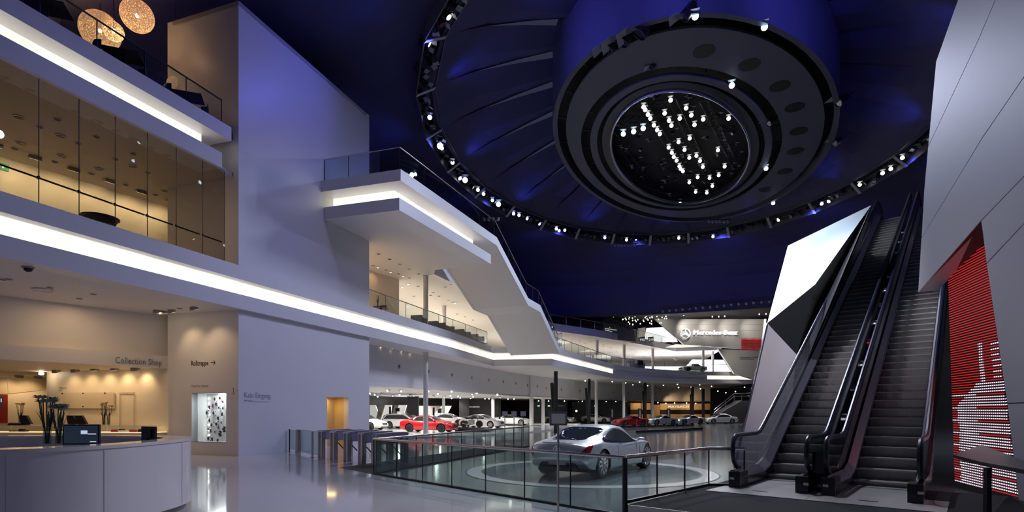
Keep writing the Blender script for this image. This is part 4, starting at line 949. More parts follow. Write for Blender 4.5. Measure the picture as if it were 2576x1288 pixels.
def car(kind, label, paint, px, py, z, head, rim=None, Y=None):
    key = (kind,)
    p = atz(px, py, z) if Y is None else V(((px-CX)/F*Y, Y, z))
    if key not in protos:
        t = make_car(kind, label, paint, rim); protos[key] = (t, paint, rim or RIM); t.location = (p.x, p.y, z); t.rotation_euler = (0, 0, math.radians(head)); return t
    t0, p0, r0 = protos[key]; t = dup(t0, (p.x, p.y, z), math.radians(head), label)
    if p0 is not paint: rename_mats(t, {p0.name: paint})
    if rim and r0 is not rim: rename_mats(t, {r0.name: rim})
    return t
car('coupe', 'red coupe with black wheels in front of the white column', REDP, 1080, 1087, .1, -16, RIMB)
car('sedan', 'white car cut off by the edge of the white tower', WHT, 912, 1081, .1, -20, RIMB)
car('wagon', 'white estate car behind the red coupe', WHT, 1022, 1078, .1, -18, RIM)
car('coupe', 'white four door coupe right of the motorcycle', WHT, 1212, 1076, .1, -24, RIM)
car('roadster', 'white roadster behind the small information stands', WHT, 1288, 1070, .1, -16, RIM)
car('sedan', 'white car far back behind the red coupe beside the second column', WHT, 1128, 1070.5, .1, -10)
car('sedan', 'grey silver saloon behind the tablet stand', SILV, 1408, 1065, 0, -30)
car('coupe', 'silver coupe between the black post and the white column', SILV, 1502, 1064, 0, -28)
car('sedan', 'silver saloon half hidden behind the red roadster', SILV, 1570, 1061, 0, -15)
car('roadster', 'red roadster on the terrace behind the silver concept car', REDP, 1584, 1073, 0, 206, RIM)
car('roadster', 'silver roadster next to the red roadster', SILV, 1662, 1070, 0, 206, RIM)
car('roadster', 'silver convertible between the silver roadster and the far right saloon', SILV, 1732, 1068.5, 0, 203, RIM)
car('sedan', 'silver saloon at the far right below the black staircase', SILV, 1811, 1066, 0, 188, RIM)
car('sedan', 'dark saloon in front of the wooden booth', DKP, 1705, 1058, 0, 185, RIM)
car('roadster', 'pale open car parked on the first floor gallery', SILV, 1742, 945, Z1+.05, 200, RIM, Y=84)
car('sedan', 'black car with red tail lamps on the second floor gallery', DKP, 1698, 855, ZS2+.95, 30, RIM, Y=88)
# ---------------------------------------------------------------- the silver concept car
HS = Shape(5.0, [(-2.5,.80),(-2.47,.93),(-2.40,.99),(-2.2,1.02),(-1.9,1.07),(-1.5,1.19),(-1.0,1.34),(-.5,1.42),(-.1,1.43),(.35,1.38),(.8,1.20),(1.15,1.04),(1.5,.97),(2.0,.88),(2.35,.72),(2.46,.60),(2.5,.5)],
    [(-2.5,.72),(-2.42,.86),(-2.1,.95),(-1.6,.98),(-.8,.93),(.2,.89),(1.0,.89),(1.7,.86),(2.15,.72),(2.4,.56),(2.5,.46)],
    [(-2.5,.70),(-2.46,.82),(-2.36,.90),(-2.1,.955),(-1.62,.99),(-.9,.96),(0,.93),(.8,.94),(1.65,.985),(2.1,.90),(2.38,.74),(2.5,.50)],
    [(-2.5,.52),(-2.4,.36),(-2.2,.26),(-1.6,.17),(1.6,.17),(2.3,.2),(2.5,.32)], .70)
hero = thing('car', 'silver concept coupe on the turntable behind the glass railing', 'car', (0, 0, 0))
HW = [(1.68, .80), (1.68, -.80), (-1.62, .80), (-1.62, -.80)]
o = bpy.data.objects.new('body', body_mesh(HS, 90, 5, HW, .455, 'body', CONC)); col.objects.link(o); o.parent = hero
for x, y in HW: wheel(hero, x, y, .40, .28, CHROME, 10, False, 36)
n = 22
R = []
for i in range(n+1):
    k = i/n; x = -1.50+2.45*k; R.append((x, 7.2, 7.2+2.5*max(0, math.sin(PI*min(1, k**.85)))**.55+.01))
for s in (1, -1):
    patch(HS, R, s, .006, 8, 'side_window', CARGL, hero)
    patch(HS, [(a, b-.06, b+.10) for a, _, b in R], s, .010, 2, 'window_trim', CHROME, hero)
    patch(HS, [(a, 7.04, 7.2) for a, _, b in R], s, .010, 2, 'belt_trim', CHROME, hero)
    tl = []
    for i in range(9):
        k = i/8; tl.append((-2.488+.30*k, 4.3+1.9*k, 6.95-.35*k**3))
    lam = patch(HS, tl, s, .008, 5, 'tail_lamp', TLAMP, hero)
    patch(HS, [(a-.0, c-.02, c+.14) for a, b, c in tl], s, .012, 1, 'lamp_trim', CHROME, lam)
    for i in range(7):
        a, b, c = tl[1+i]; patch(HS, [(a, b+.1, c-.1), (a+.010, b+.1, c-.1)], s, .014, 4, 'lamp_fin', mat('lamp_fin', (.05, .02, .02), .3, .5, var=.1), lam)
    patch(HS, [(-.05+1.62*i/10, 5.86+.05*i, 5.98+.05*i) for i in range(11)], s, .004, 1, 'crease_line', mat('crease', (.20, .21, .23), .3, .8, var=.05), hero)
    for xd_ in (-.62, 1.02): patch(HS, [(xd_, 2.6, 7.0), (xd_+.010, 2.6, 7.0)], s, .003, 10, 'door_gap', BLACK, hero)
    patch(HS, [(-.50+.22*i/3, 6.35, 6.6) for i in range(4)], s, .014, 2, 'door_handle', CHROME, hero)
    patch(HS, [(1.02+.2*i/3, 4.4, 5.7+.1*i) for i in range(4)], s, .008, 3, 'side_vent', GREYL, hero)
    q = HS.pt(.92, 7.2); mb = smooth(MB()); mb.tube([(q.x, s*(q.y-.02), q.z), (q.x+.02, s*(q.y+.10), q.z+.05)], [.02, .02], 6); mi = mb.build('mirror', CONC, hero, world=False)
    mb = smooth(MB()); mb.tube([(q.x-.05, s*(q.y+.06), q.z+.06), (q.x+.0, s*(q.y+.15), q.z+.08), (q.x+.04, s*(q.y+.26), q.z+.075)], [.03, .045, .02], 8); mb.build('mirror_head', CONC, mi, world=False)
patch_top(HS, [(-2.02+1.12*i/10, 9.45+.55*math.sin(PI*.5*i/10)+(.9 if i == 0 else .25 if i == 1 else 0)) for i in range(11)], .008, 10, 'rear_window', CARGL, hero)
patch_top(HS, [(.32+.78*i/8, 9.95-1.0*(i/8)) for i in range(9)], .008, 6, 'windscreen', CARGL, hero)
mb = MB(); mb.obox((-2.485, 0, .985), (1,0,0), (0,1,0), (0,0,1), .02, .46, .008); mb.build('spoiler_slot', BLACK, hero, world=False)
star(MB(), (-2.505, 0, .80), (0,-1,0), (0,0,1), (-1,0,0), .105, .02).build('star_badge', CHROME, hero, world=False)
mb = smooth(MB()); mb.tube([(-2.40+.10*abs(y)**2, y, .60+.05*abs(y)) for y in np.linspace(-.84, .84, 15)], .014, 6); mb.build('chrome_strip', CHROME, hero, world=False)
mb = MB(); pr = [(-.62, .24), (-.54, .42), (-.40, .53), (.40, .53), (.54, .42), (.62, .24)]
mb.slab([(-2.47, y, z) for y, z in pr], (.4, 0, 0)); mb.build('diffuser', BLACK, hero, world=False)
mb = MB(); mb.obox((-2.505, 0, .45), (1,0,0), (0,1,0), (0,0,1), .012, .26, .055); npl = mb.build('number_plate', mat('plate_grey', (.55, .56, .57), .4, .3, var=.05), hero, world=False)
for i in range(14): MB().obox((-2.52, -.23+i*.035, .45), (1,0,0), (0,1,0), (0,0,1), .003, .008, .045).build('plate_rib', GREYL, npl, world=False)
MB().box((-1.9, -.75, .16), (1.9, .75, .24)).build('underbody', BLACK, hero, world=False)
fr_, rr_, rl_ = atz(1632, 1178, 0), atz(1517, 1206, 0), atz(1361, 1194, 0)
hd = (fr_-rr_).normalized(); cen = (fr_+rl_)/2
hero.location = (cen.x, cen.y, .008); hero.rotation_euler = (0, 0, math.atan2(hd.y, hd.x))
print('HERO', cen, math.degrees(math.atan2(hd.y, hd.x)), (fr_-rr_).length, (rl_-rr_).length)
# ================================================================ lettering on walls
def wtext(s, p0, n_, px0, px1, pyb, pyt, m, ext=.006, name='wall_lettering', label=None, pyb1=None, off=.004, parent=None):
    n_ = V(n_).normalized(); q0 = V(p0)+n_*off
    a = atpl(px0, pyb, q0, n_); b = atpl(px1, pyb1 if pyb1 is not None else pyb, q0, n_); b.z = a.z; c = atpl(px0, pyt, q0, n_)
    o = text(s, a, b-a, (0, 0, 1), (c-a).length, m, ext, (b-a).length, parent, name)
    if label: tag(o, label, 'lettering')
    return o
Lf = -D2                                # tower's left face looks along -D2
wtext('Rolltreppe', FP(0, 0), Lf, 481, 524, 920, 907, TEXTB, label='black German word for escalator on the beige wall')
def arrow(p0, n_, px0, px1, py, m, h, label):
    q0 = V(p0)+V(n_)*.004; a, b = atpl(px0, py, q0, n_), atpl(px1, py, q0, n_); b.z = a.z; d = (b-a).normalized(); u = V((0, 0, 1)); w_ = h*.13; mb = MB(); e = V(n_)*.006
    mb.slab([a-u*w_, b-d*w_-u*w_, b-d*w_+u*w_, a+u*w_], e)
    for s in (1, -1): mb.slab([b, b-d*h+u*s*h, b-d*(h+w_*2.2)+u*s*h, b-d*w_*2.2], e)
    return tag(mb.build('wall_arrow', m), label, 'arrow')
arrow(FP(0, 0), Lf, 530, 542, 912, TEXTB, .09, 'black arrow pointing right after the escalator word')
wtext('Model Car Selection.', FP(0, 0), Lf, 482, 525, 974, 968, mat('letter_tan', (.50, .42, .34), .5, var=.05), label='faint small lettering above the lit showcase')
wtext('Kein Eingang.', FP(0, 0), N2, 615, 682, 1000, 986, TEXTL, label='grey large words on the tower wall', pyb1=1002)
wtext('No entry.', FP(0, 0), N2, 615, 636, 1009.5, 1005, TEXTL, label='tiny grey words under the large grey words on the tower')
mb = MB(); a, b = atpl(637, 1011, FP(0, .004), N2), atpl(682, 1011, FP(0, .004), N2); mb.slab([V((a.x, a.y, a.z)), V((b.x, b.y, a.z)), V((b.x, b.y, a.z+.02)), V((a.x, a.y, a.z+.02))], N2*.004)
tag(mb.build('wall_line', TEXTL), 'thin grey line under the large grey words on the tower', 'line')
# wheelchair sign
mb = MB(); c_ = atpl(587, 987, FP(0, 0), Lf)-D2*.004; ex = N2
for i in range(14):
    a0, a1 = PI*.9+i*.32, PI*.9+(i+1)*.32
    if i > 12: break
    P = lambda a, r: c_+ex*r*math.cos(a)+V((0, 0, r*math.sin(a)-.02)); mb.slab([P(a0, .05), P(a1, .05), P(a1, .065), P(a0, .065)], -D2*.004)
mb.slab([c_+V((0, 0, .0)), c_+ex*.02, c_+ex*.02+V((0, 0, .12)), c_+V((0, 0, .12))], -D2*.004); mb.lathe([(0, 0), (.022, 0), (.022, .004), (0, .004)], c_+V((0, 0, .16)), -D2, 10)
mb.slab([c_+ex*.14+V((0, 0, .05)), c_+ex*.24+V((0, 0, .05)), c_+ex*.24+V((0, 0, .065)), c_+ex*.14+V((0, 0, .065))], -D2*.004)
tag(mb.build('wheelchair_sign', TEXTB), 'small black wheelchair symbol with arrow beside the showcase', 'sign')
fn = wn
wtext('Collection Shop', w2a+wn*.38, wn, 290, 407, 913, 896.5, TEXTG, .012, 'shop_lettering', 'large grey words on the pale shop fascia', pyb1=918)
bw_n = V((-(k2-sb1).y, (k2-sb1).x, 0)).normalized(); bw_n = bw_n if bw_n.y < 0 else -bw_n
wtext('Willkommen.', sb1, bw_n, 148, 168, 978, 973, TEXTP, label='pale small greeting on the cream shop wall', off=.01)
wtext('Welcome.', sb1, bw_n, 148, 156, 983, 980, TEXTP, label='tiny pale words below the greeting on the cream wall', off=.01)
# ================================================================ showcase in the wall
SCW = mat('showcase_white', (.82, .83, .84), .4, var=.02)
sc = thing('showcase', 'bright white showcase with model cars set into the beige wall', 'showcase', FP(.3, -(v0+v1)/2, vb))
def LFp(o_, z, dep): return FP(dep, -o_, z)
mb = MB(); mb.slab([LFp(v0, vb, .75), LFp(v1, vb, .75), LFp(v1, v0z, .75), LFp(v0, v0z, .75)], D2*.05); mb.build('back_panel', SCW, sc)
mb = MB(); mb.slab([LFp(v1, vb, .02), LFp(v1, vb, .75), LFp(v1, v0z, .75), LFp(v1, v0z, .02)], -N2*.03); mb.build('side_panel', SCW, sc)
mb = MB(); mb.slab([LFp(v0, vb, .02), LFp(v0, vb, .75), LFp(v0, v0z, .75), LFp(v0, v0z, .02)], N2*.03); mb.build('side_panel', SCW, sc)
mb = MB(); mb.slab([LFp(v0, vb, .02), LFp(v1, vb, .02), LFp(v1, vb, .75), LFp(v0, vb, .75)], V((0, 0, -.03))); mb.build('bottom_panel', SCW, sc)
mb = MB(); mb.slab([LFp(v0, v0z, .02), LFp(v1, v0z, .02), LFp(v1, v0z, .75), LFp(v0, v0z, .75)], V((0, 0, .03))); mb.build('top_panel', SCW, sc)
mb = MB(); mb.slab([LFp(v0, vb, .0), LFp(v1, vb, .0), LFp(v1, v0z, .0), LFp(v0, v0z, .0)], D2*.008); mb.build('glass_front', GLASS, sc)
for i in range(8):
    mb = MB(); mb.lathe([(0, 0), (.028, 0), (.028, .02), (0, .02)], LFp(v1-.12, vb+.25+(v0z-vb-.45)*i/7, .73), -D2, 10); mb.build('lamp', LENSW, sc)
lamp('AREA', 'showcase_light', FP(.38, -(v0+v1)/2, v0z-.03), 22, (.95, .97, 1), FP(.42, -(v0+v1)/2, vb), .4, size_y=.8)
def mini_car():
    t = thing('model_car', 'small model car', 'model car', (0, 0, 0))
    mb = MB(); mb.slab([(-.5, -.2, .1), (.5, -.2, .1), (.52, -.2, .22), (.25, -.2, .28), (-.5, -.2, .30)], (0, .4, 0)); mb.build('body', SILV, t, world=False)
    mb = MB(); mb.slab([(-.38, -.17, .29), (.22, -.17, .28), (.05, -.17, .42), (-.22, -.17, .42)], (0, .34, 0)); mb.build('cabin', CARGL, t, world=False)
    for x in (-.3, .32):
        for y in (-.2, .2): mb = MB(); mb.lathe([(.1, -.03), (.1, .03)], (x, y, .1), (0, 1, 0), 8); mb.build('wheel', TYRE, t, world=False)
    return t
mini = mini_car(); used = []
def put_mini(p, M, sc_, paint, label, group):
    if not used: o = mini
    else: o = dup(mini, p)
    used.append(o); o.location = p; o.rotation_euler = M.to_euler(); o.scale = (sc_,)*3; o['label'] = label; o['group'] = group
    if paint is not SILV or True:
        for ch in o.children:
            if ch.name.startswith('body'): ch.data = ch.data if paint is SILV else mini_body(paint)
    return o
MBODY = {}
def mini_body(paint):
    if paint.name not in MBODY:
        src = [c for c in mini.children if c.name.startswith('body')][0].data.copy(); src.materials[0] = paint; MBODY[paint.name] = src
    return MBODY[paint.name]
shots = [(557,1002,1),(537,1021,3),(528,1025,2),(524,1037,0),(545,1017,2),(560,1042,2),(541,1040,1),(553,1025,0),(528,1057,2),(548,1065,1),(559,1064,1),(526,1078,0),(566,1080,2),(531,1084,2),(543,1087,0),(556,1091,2),(552,1076,1),(562,1010,0),(544,1005,1),(563,1026,1),(550,1052,2),(536,1068,1),(535,1105,2),(549,1108,2),(528,1104,0)]
pal = [SILV, WHT, DKP, REDP]; nm = ['silver', 'white', 'dark', 'red']
for i, (x, y, c) in enumerate(shots):
    p = atpl(x, y, FP(.68, 0), D2); big_ = (i % 3 == 0)
    M = Matrix((N2*.0+V((0, 0, 1)), -N2, D2*-1)).transposed() if i % 2 else Matrix((V((0, 0, -1)), N2, -D2)).transposed()
    put_mini(p, M, .24 if big_ else .15, pal[c], ('larger ' if big_ else 'tiny ')+nm[c]+' model car on the back panel of the lit showcase', ('larger ' if big_ else 'tiny ')+nm[c]+' model cars in the showcase')
ce = math.cos(math.atan(TAN)); se = math.sin(math.atan(TAN)); inc = EU*ce+V((0, 0, se))
names = ['first', 'second', 'third', 'fourth', 'fifth', 'sixth', 'seventh', 'eighth', 'ninth', 'tenth', 'eleventh', 'twelfth', 'thirteenth']
for i in range(13):
    s = 3.0+i*1.28; p = EL(s, 1.575, ez(s)+.80+.035); sd = inc.cross(V((0, 0, 1))).normalized(); upv = sd.cross(inc)
    M = Matrix((-inc, -EW*-1 if False else EW*-1*-1, upv)).transposed(); M = Matrix((-inc, (upv).cross(-inc), upv)).transposed()
    c = (1, 2, 0, 3, 1, 2, 0, 0, 3, 1, 0, 0, 2)[i]
    put_mini(p, M, .25, pal[c], f'{names[i]} model car from the bottom, {nm[c]}, on the black deck between the escalators', 'model cars on the deck between the escalators')
# ================================================================ turnstiles
LAV = mat('turnstile_top', (.45, .46, .60), .3, .7, var=.05)
def turnstile(i, px, py, label):
    p = atz(px, py, 0); t = thing('turnstile', label, 'turnstile', p, math.atan2(D2.y, D2.x), 'turnstiles in a row at the tower')
    L = 1.75; H = 1.05
    for x in (.0, L):
        mb = smooth(MB()); mb.v = []
        prof = [V((x+.13*math.cos(a), .13*math.sin(a)*1.15, 0)) for a in [2*PI*k/20 for k in range(20)]]
        mb.slab([(q.x, q.y, 0) for q in prof], (0, 0, H-(.0 if x else .02))); mb.build('post', STEEL, t, world=False)
    mb = MB(); mb.slab([(.10, -.13, H-.32), (L-.1, -.13, H-.32), (L-.1, -.13, H), (.05, -.13, H)], (0, .26, 0)); mb.build('housing', LAV, t, world=False)
    mb = MB(); mb.slab([(-.14, -.14, H-.02), (-.02, -.14, H+.05), (L-.1, -.14, H+.05), (L+.14, -.14, H-.01), (L, -.14, H-.03), (.1, -.14, H-.02)], (0, .28, 0)); mb.build('top_cover', mat('turn_top', (.34, .34, .40), .35, .6, var=.05), t, world=False)
    hub = MB().lathe([(.09, 0), (.09, .05), (.05, .08), (0, .08)], (.55, -.13, H-.28), (0, -1, 0), 12).build('hub', GREYL, t, world=False)
    for a in (-.78, .78):
        mb = smooth(MB()); mb.tube([(.55, -.16, H-.30), (.55+.02, -.16-.46*1.0, H-.30+.36*math.sin(a)*1.2-.12)], .022, 8); mb.build('arm', BLACK, t, world=False)
    return t
for i, (px, py) in enumerate(((809, 1153), (840, 1157.5), (874, 1162), (911, 1168), (948, 1175))):
    turnstile(i, px, py, ('leftmost steel turnstile before the yellow doorway', 'second steel turnstile from the left', 'middle steel turnstile of the row', 'fourth steel turnstile, standing on the dark floor strip', 'rightmost steel turnstile touching the glass railing')[i])
gp = [atz(728, 1136, 0), atz(750, 1139, 0), atz(786, 1151, 0)]
gb = thing('glass_barrier', 'low glass barrier with steel posts left of the turnstiles', 'barrier', gp[0])
for i, (p, r) in enumerate(zip(gp, (.03, .12, .04))):
    smooth(MB().cyl(p, p+V((0, 0, 1.02)), r, 14)).build('post', (BLACK, STEEL, STEEL)[i], gb); smooth(MB().lathe([(0, 0), (r+.07, 0), (r+.07, .015), (0, .015)], p, seg=16)).build('foot_plate', STEEL, gb)
for a, b in ((gp[0], gp[1]), (gp[1], gp[2]), (gp[2], atz(806, 1152, 0))):
    d = (b-a).normalized(); MB().slab([a+d*.05+V((0, 0, .1)), b-d*.13+V((0, 0, .1)), b-d*.13+V((0, 0, 1.0)), a+d*.05+V((0, 0, 1.0))], V((-d.y, d.x, 0))*.01).build('glass_pane', GLASSG, gb)
MB().bar(gp[1]+V((0, 0, 1.01)), atz(806, 1152, 0)+V((0, 0, 1.01)), .03, .03).build('top_rail', STEEL, gb)
# ================================================================ reception desk
DCN = V((-9.0, 9.3, 0)); ZD = 1.33
def dk(th, k, z):
    c, s = math.cos(th), math.sin(th); e = 2/2.8
    return V((DCN.x+k*3.0*math.copysign(abs(c)**e, c)*1.0, DCN.y+(2.4-3.0*(1-k))*math.copysign(abs(s)**e, s), z))
desk = thing('reception_desk', 'large white curved reception desk in the foreground', 'reception desk', DCN)
ND = 72
def ringwall(z0, z1, k0, k1):
    rows = [[dk(2*PI*i/ND, k, z) for i in range(ND+1)] for k, z in ((k0, z0), (k0, z1), (k1, z1), (k1, z0), (k0, z0))]
    return smooth(MB().grid(rows))
DESKW = mat('desk_white', (.72, .72, .74), .16, var=.02, scale=.8, coat=.3)
ringwall(.12, ZD-.05, 1.0, .965).build('outer_shell', DESKW, desk)
ringwall(0, .13, .975, .95).build('plinth', mat('plinth_grey', (.25, .25, .27), .4, .5, var=.05), desk)
ringwall(ZD-.05, ZD, 1.004, .86).build('top_ledge', mat('desk_top', (.74, .70, .66), .12, var=.02, coat=.4), desk)
ringwall(.78, .82, .88, .62).build('worktop', mat('worktop', (.60, .60, .62), .25, var=.04), desk)
ringwall(.0, .78, .64, .62).build('inner_front', mat('inner_grey', (.20, .20, .22), .35, var=.05), desk)
for i in range(12): # panel joints on the shell
    th = 2*PI*(i+.37)/12; a, b = dk(th-.0012, 1.0015, .13), dk(th+.0012, 1.0015, .13)
    MB().slab([a, b, b+V((0, 0, ZD-.19)), a+V((0, 0, ZD-.19))], (DCN-a).normalized()*.004).build('panel_joint', mat('joint_grey', (.5, .5, .54), .4, var=.05), desk)
# two lit edges of the ledge and the small word on the front
pa = atz(157, 1137, ZD-.16); nn = V((.35, -.94, 0))
text('Information', pa+V((.02, -.05, 0)), (.97, .24, 0), (0, 0, 1), .022, TEXTL, .004, None, desk, 'desk_lettering')
def monitor(label, c, yaw, w_, h_, front, base_z):
    t = thing('monitor', label, 'monitor', c, yaw)
    z0 = c.z+.13
    mb = MB(); mb.box((-w_/2, -.02, .13), (w_/2, .02, .13+h_)); mb.build('casing', BLACK, t, world=False)
    scr = MB(); scr.box((-w_/2+.02, -.0235, .15), (w_/2-.02, -.02, .13+h_-.02)); s = scr.build('screen', mat('screen_blue', (.015, .02, .04), .2, emit=.12, ec=(.10, .15, .28), var=.05), t, world=False)
    mb = MB(); mb.box((-.0, -.026, .13+h_*.52), (w_*.18, -.0235, .13+h_*.70)); mb.build('picture', mat('screen_pic', (.6, .7, .8), .4, emit=.8, ec=(.55, .68, .85), var=.05), s, world=False)
    for k, (x0, x1, zz) in enumerate(((.19*w_, .42*w_, .50), (.25*w_, .42*w_, .12))): mb = MB(); mb.box((x0, -.026, .13+h_*zz), (x1, -.0235, .13+h_*(zz+.05))); mb.build('text_line', TEXTW, s, world=False)
    mb = MB(); mb.lathe([(.025, .02), (.022, .2)], (0, .03, 0), seg=10); mb.build('stand', BLACK, t, world=False)
    mb = MB(); mb.lathe([(.0, .0), (.12, .0), (.12, .015), (.03, .03), (.0, .03)], (0, .03, 0), seg=18); mb.build('foot', BLACK, t, world=False)
    mb = MB(); mb.box((-w_*.3, .02, .13+h_*.25), (w_*.3, .05, .13+h_*.8)); mb.build('rear_shell', BLACK, t, world=False)
    return t
m1 = aty(206, 1100, 8.75); monitor('black monitor with a lit dark blue screen on the reception desk', V((m1.x, m1.y, 1.18)), .10, .54, .32, True, 1)
m2 = aty(375, 1100, 10.0); monitor('black monitor seen from behind at the right end of the reception desk', V((m2.x, m2.y, 1.16)), PI-.45, .40, .27, True, 1)
for nm_, q in (('left', m1), ('right', m2)):
    bx = thing('monitor_plinth', f'grey box under the {nm_} monitor inside the reception desk', 'box', (q.x, q.y, .82)); MB().box((q.x-.2, q.y-.15, .82), (q.x+.2, q.y+.15, 1.18 if nm_ == 'left' else 1.16)).build('box_body', mat('inner_grey', (.2, .2, .22)), bx); MB().box((q.x-.21, q.y-.16, 1.13), (q.x+.21, q.y+.16, 1.16)).build('box_lid', BLACK, bx)
FLW = mat('flower_dark', (.30, .33, .27), .7, var=.3, scale=20); STEM = mat('stem', (.035, .045, .02), .6, var=.3, scale=20); FLY = mat('flower_yellow', (.62, .54, .22), .7, var=.3, scale=20)
def vase(label, c, h, H, n, fm, lean, r=.055):
    t = thing('flower_vase', label, 'vase', c); rnd = random.Random(int(h*1000+n))
    smooth(MB().lathe([(r, 0), (r, h), (r*.93, h), (r*.93, .02), (0, .02)], c, seg=16)).build('vase_glass', WATER, t)
    for i in range(n):
        a = 2*PI*i/n+rnd.random(); d = V((math.cos(a), math.sin(a), 0)); top = c+V((lean, 0, 0))+d*r*rnd.uniform(.9, 2.2)+V((0, 0, H*rnd.uniform(.88, 1.0)))
        mid = c+d*r*.6+V((0, 0, h*.9)); s = smooth(MB().tube([c+d*r*.3+V((0, 0, .03)), mid, (mid+top)/2+d*.01, top], .007, 6)).build('stem', STEM, t)
        mb = MB()
        for k in range(14):
            b_ = 2*PI*k/7+(k//7)*.4; tl = .35 if k < 7 else .75; dd = V((math.cos(b_), math.sin(b_), tl)).normalized(); sd = V((-math.sin(b_), math.cos(b_), 0))
            mb.add([top, top+dd*.055+sd*.026, top+dd*.095, top+dd*.055-sd*.026], [[0, 1, 2, 3]])
        mb.lathe([(0, -.02), (.014, 0), (.016, .02), (0, .03)], top, seg=8); mb.build('blossom', fm, s)
    for i in range(5):
        a = 2*PI*i/5+.5; d = V((math.cos(a), math.sin(a), 0)); sd = V((-d.y, d.x, 0)); b0 = c+V((0, 0, h*.7)); mb = MB()
        P = [b0+d*(.05+.10*k*k)+V((0, 0, .08+.26*k)) for k in (0, .35, .7, 1)]; W_ = (.008, .018, .014, .001)
        mb.grid([[p-sd*w_, p+sd*w_] for p, w_ in zip(P, W_)]); mb.build('leaf', STEM, t)
    return t
va = aty(119, 1124, 8.2); vb_ = aty(148, 1122, 8.25)
vase('tall glass vase of long stemmed flowers left of the lit monitor', V((va.x, va.y, ZD)), .26, .70, 8, FLW, .0, .05)
vase('shorter glass vase of dark flowers touching the lit monitor', V((vb_.x, vb_.y, ZD)), .24, .58, 7, FLW, .02, .045)
# ================================================================ shop behind the desk
SCN = mat('counter_white', (.72, .66, .58), .3, var=.03)
k0, k1 = atz(-90, 1070, 1.22), atz(392, 1071, 1.22); kd = (k1-k0).normalized(); kn = V((kd.y, -kd.x, 0))
scn = thing('shop_counter', 'long white shop counter with glass display top', 'counter', k0)
for z0, z1, o_, m_, nm_ in ((0, .12, .06, BLACK, 'plinth'), (.12, .92, .0, SCN, 'counter_front'), (.92, .95, -.03, mat('counter_light', (1, .8, .5), .4, emit=.8, ec=(1, .75, .45), var=.03), 'lit_edge')):
    mb = MB(); mb.slab([V((*xy(k0+kn*-o_), z0)), V((*xy(k1+kn*-o_), z0)), V((*xy(k1+kn*-o_), z1)), V((*xy(k0+kn*-o_), z1))], -kn*(.7-o_)); mb.build(nm_, m_, scn)
for i in range(4):
    a, b = k0.lerp(k1, i/4+.004), k0.lerp(k1, (i+1)/4-.004)
    mb = MB(); mb.slab([V((a.x, a.y, .95)), V((b.x, b.y, .95)), V((b.x, b.y, 1.22)), V((a.x, a.y, 1.22))], -kn*.02); mb.build('glass_pane', GLASS, scn)
    mb = MB(); mb.slab([V((a.x, a.y, 1.2)), V((b.x, b.y, 1.2)), V((b.x, b.y, 1.22)), V((a.x, a.y, 1.22))], -kn*.7); mb.build('top_pane', SCN if i < 3 else GLASS, scn)
for i, (px, cname, mm) in enumerate(((282, 'red and black', REDP), (300, 'pale', WHT), (328, 'dark red', REDP), (349, 'black', BLACK), (24, 'brown', mat('leather_brown', (.2, .12, .08), .5, var=.2)), (48, 'black and brown', BLACK))):
    q = k0.lerp(k1, (px+90)/482)-kn*.25; t = thing('boxed_gift', f'{cname} boxed gift in the glass top of the shop counter', 'gift box', V((q.x, q.y, .95)))
    MB().box((q.x-.14, q.y-.1, .952), (q.x+.14, q.y+.1, 1.02)).build('gift_box', mm, t); MB().box((q.x-.13, q.y-.09, 1.02), (q.x+.02, q.y+.09, 1.07)).build('gift_item', (SILV, DKP)[i % 2], t)
for i, (px, lab) in enumerate(((40, 'black till terminal on the left of the shop counter'), (160, 'black till terminal behind the flower vases'), (182, 'black till terminal right of the flower vases'))):
    q = k0.lerp(k1, (px+90)/482)-kn*.3; c = V((q.x, q.y, 1.221)); t = thing('till_terminal', lab, 'till', c)
    MB().slab([c+V((-.05, .02, .05)), c+V((.38, .02, .05)), c+V((.17, .02, .42)), c+V((-.12, .02, .42)), ], (0, .12, 0)).build('screen_head', BLACK, t)
    smooth(MB().lathe([(.16, 0), (.16, .03), (.06, .05), (.05, .12)], c+V((.1, .08, 0)), seg=14)).build('foot', BLACK, t)
q = k0.lerp(k1, (25+90)/482)-kn*.3; t = thing('till_printer', 'low black till printer left on the shop counter', 'printer', (q.x, q.y, 1.221)); MB().box((q.x-.25, q.y-.12, 1.221), (q.x+.25, q.y+.12, 1.30)).build('printer_body', BLACK, t); MB().box((q.x-.22, q.y-.10, 1.30), (q.x+.22, q.y+.10, 1.33)).build('printer_lid', GREYL, t)
for px, lab, n_ in ((28, 'yellow flowers in a glass vase beside the red poster', 9), (242, 'yellow flowers in a glass vase right of the tills', 7), (254, 'lower yellow flowers in a glass vase with arching leaves', 6)):
    q = k0.lerp(k1, (px+90)/482)-kn*.45; vase(lab, V((q.x, q.y, 1.221)), .34, .95 if px != 254 else .82, n_, FLY, 0, .07)
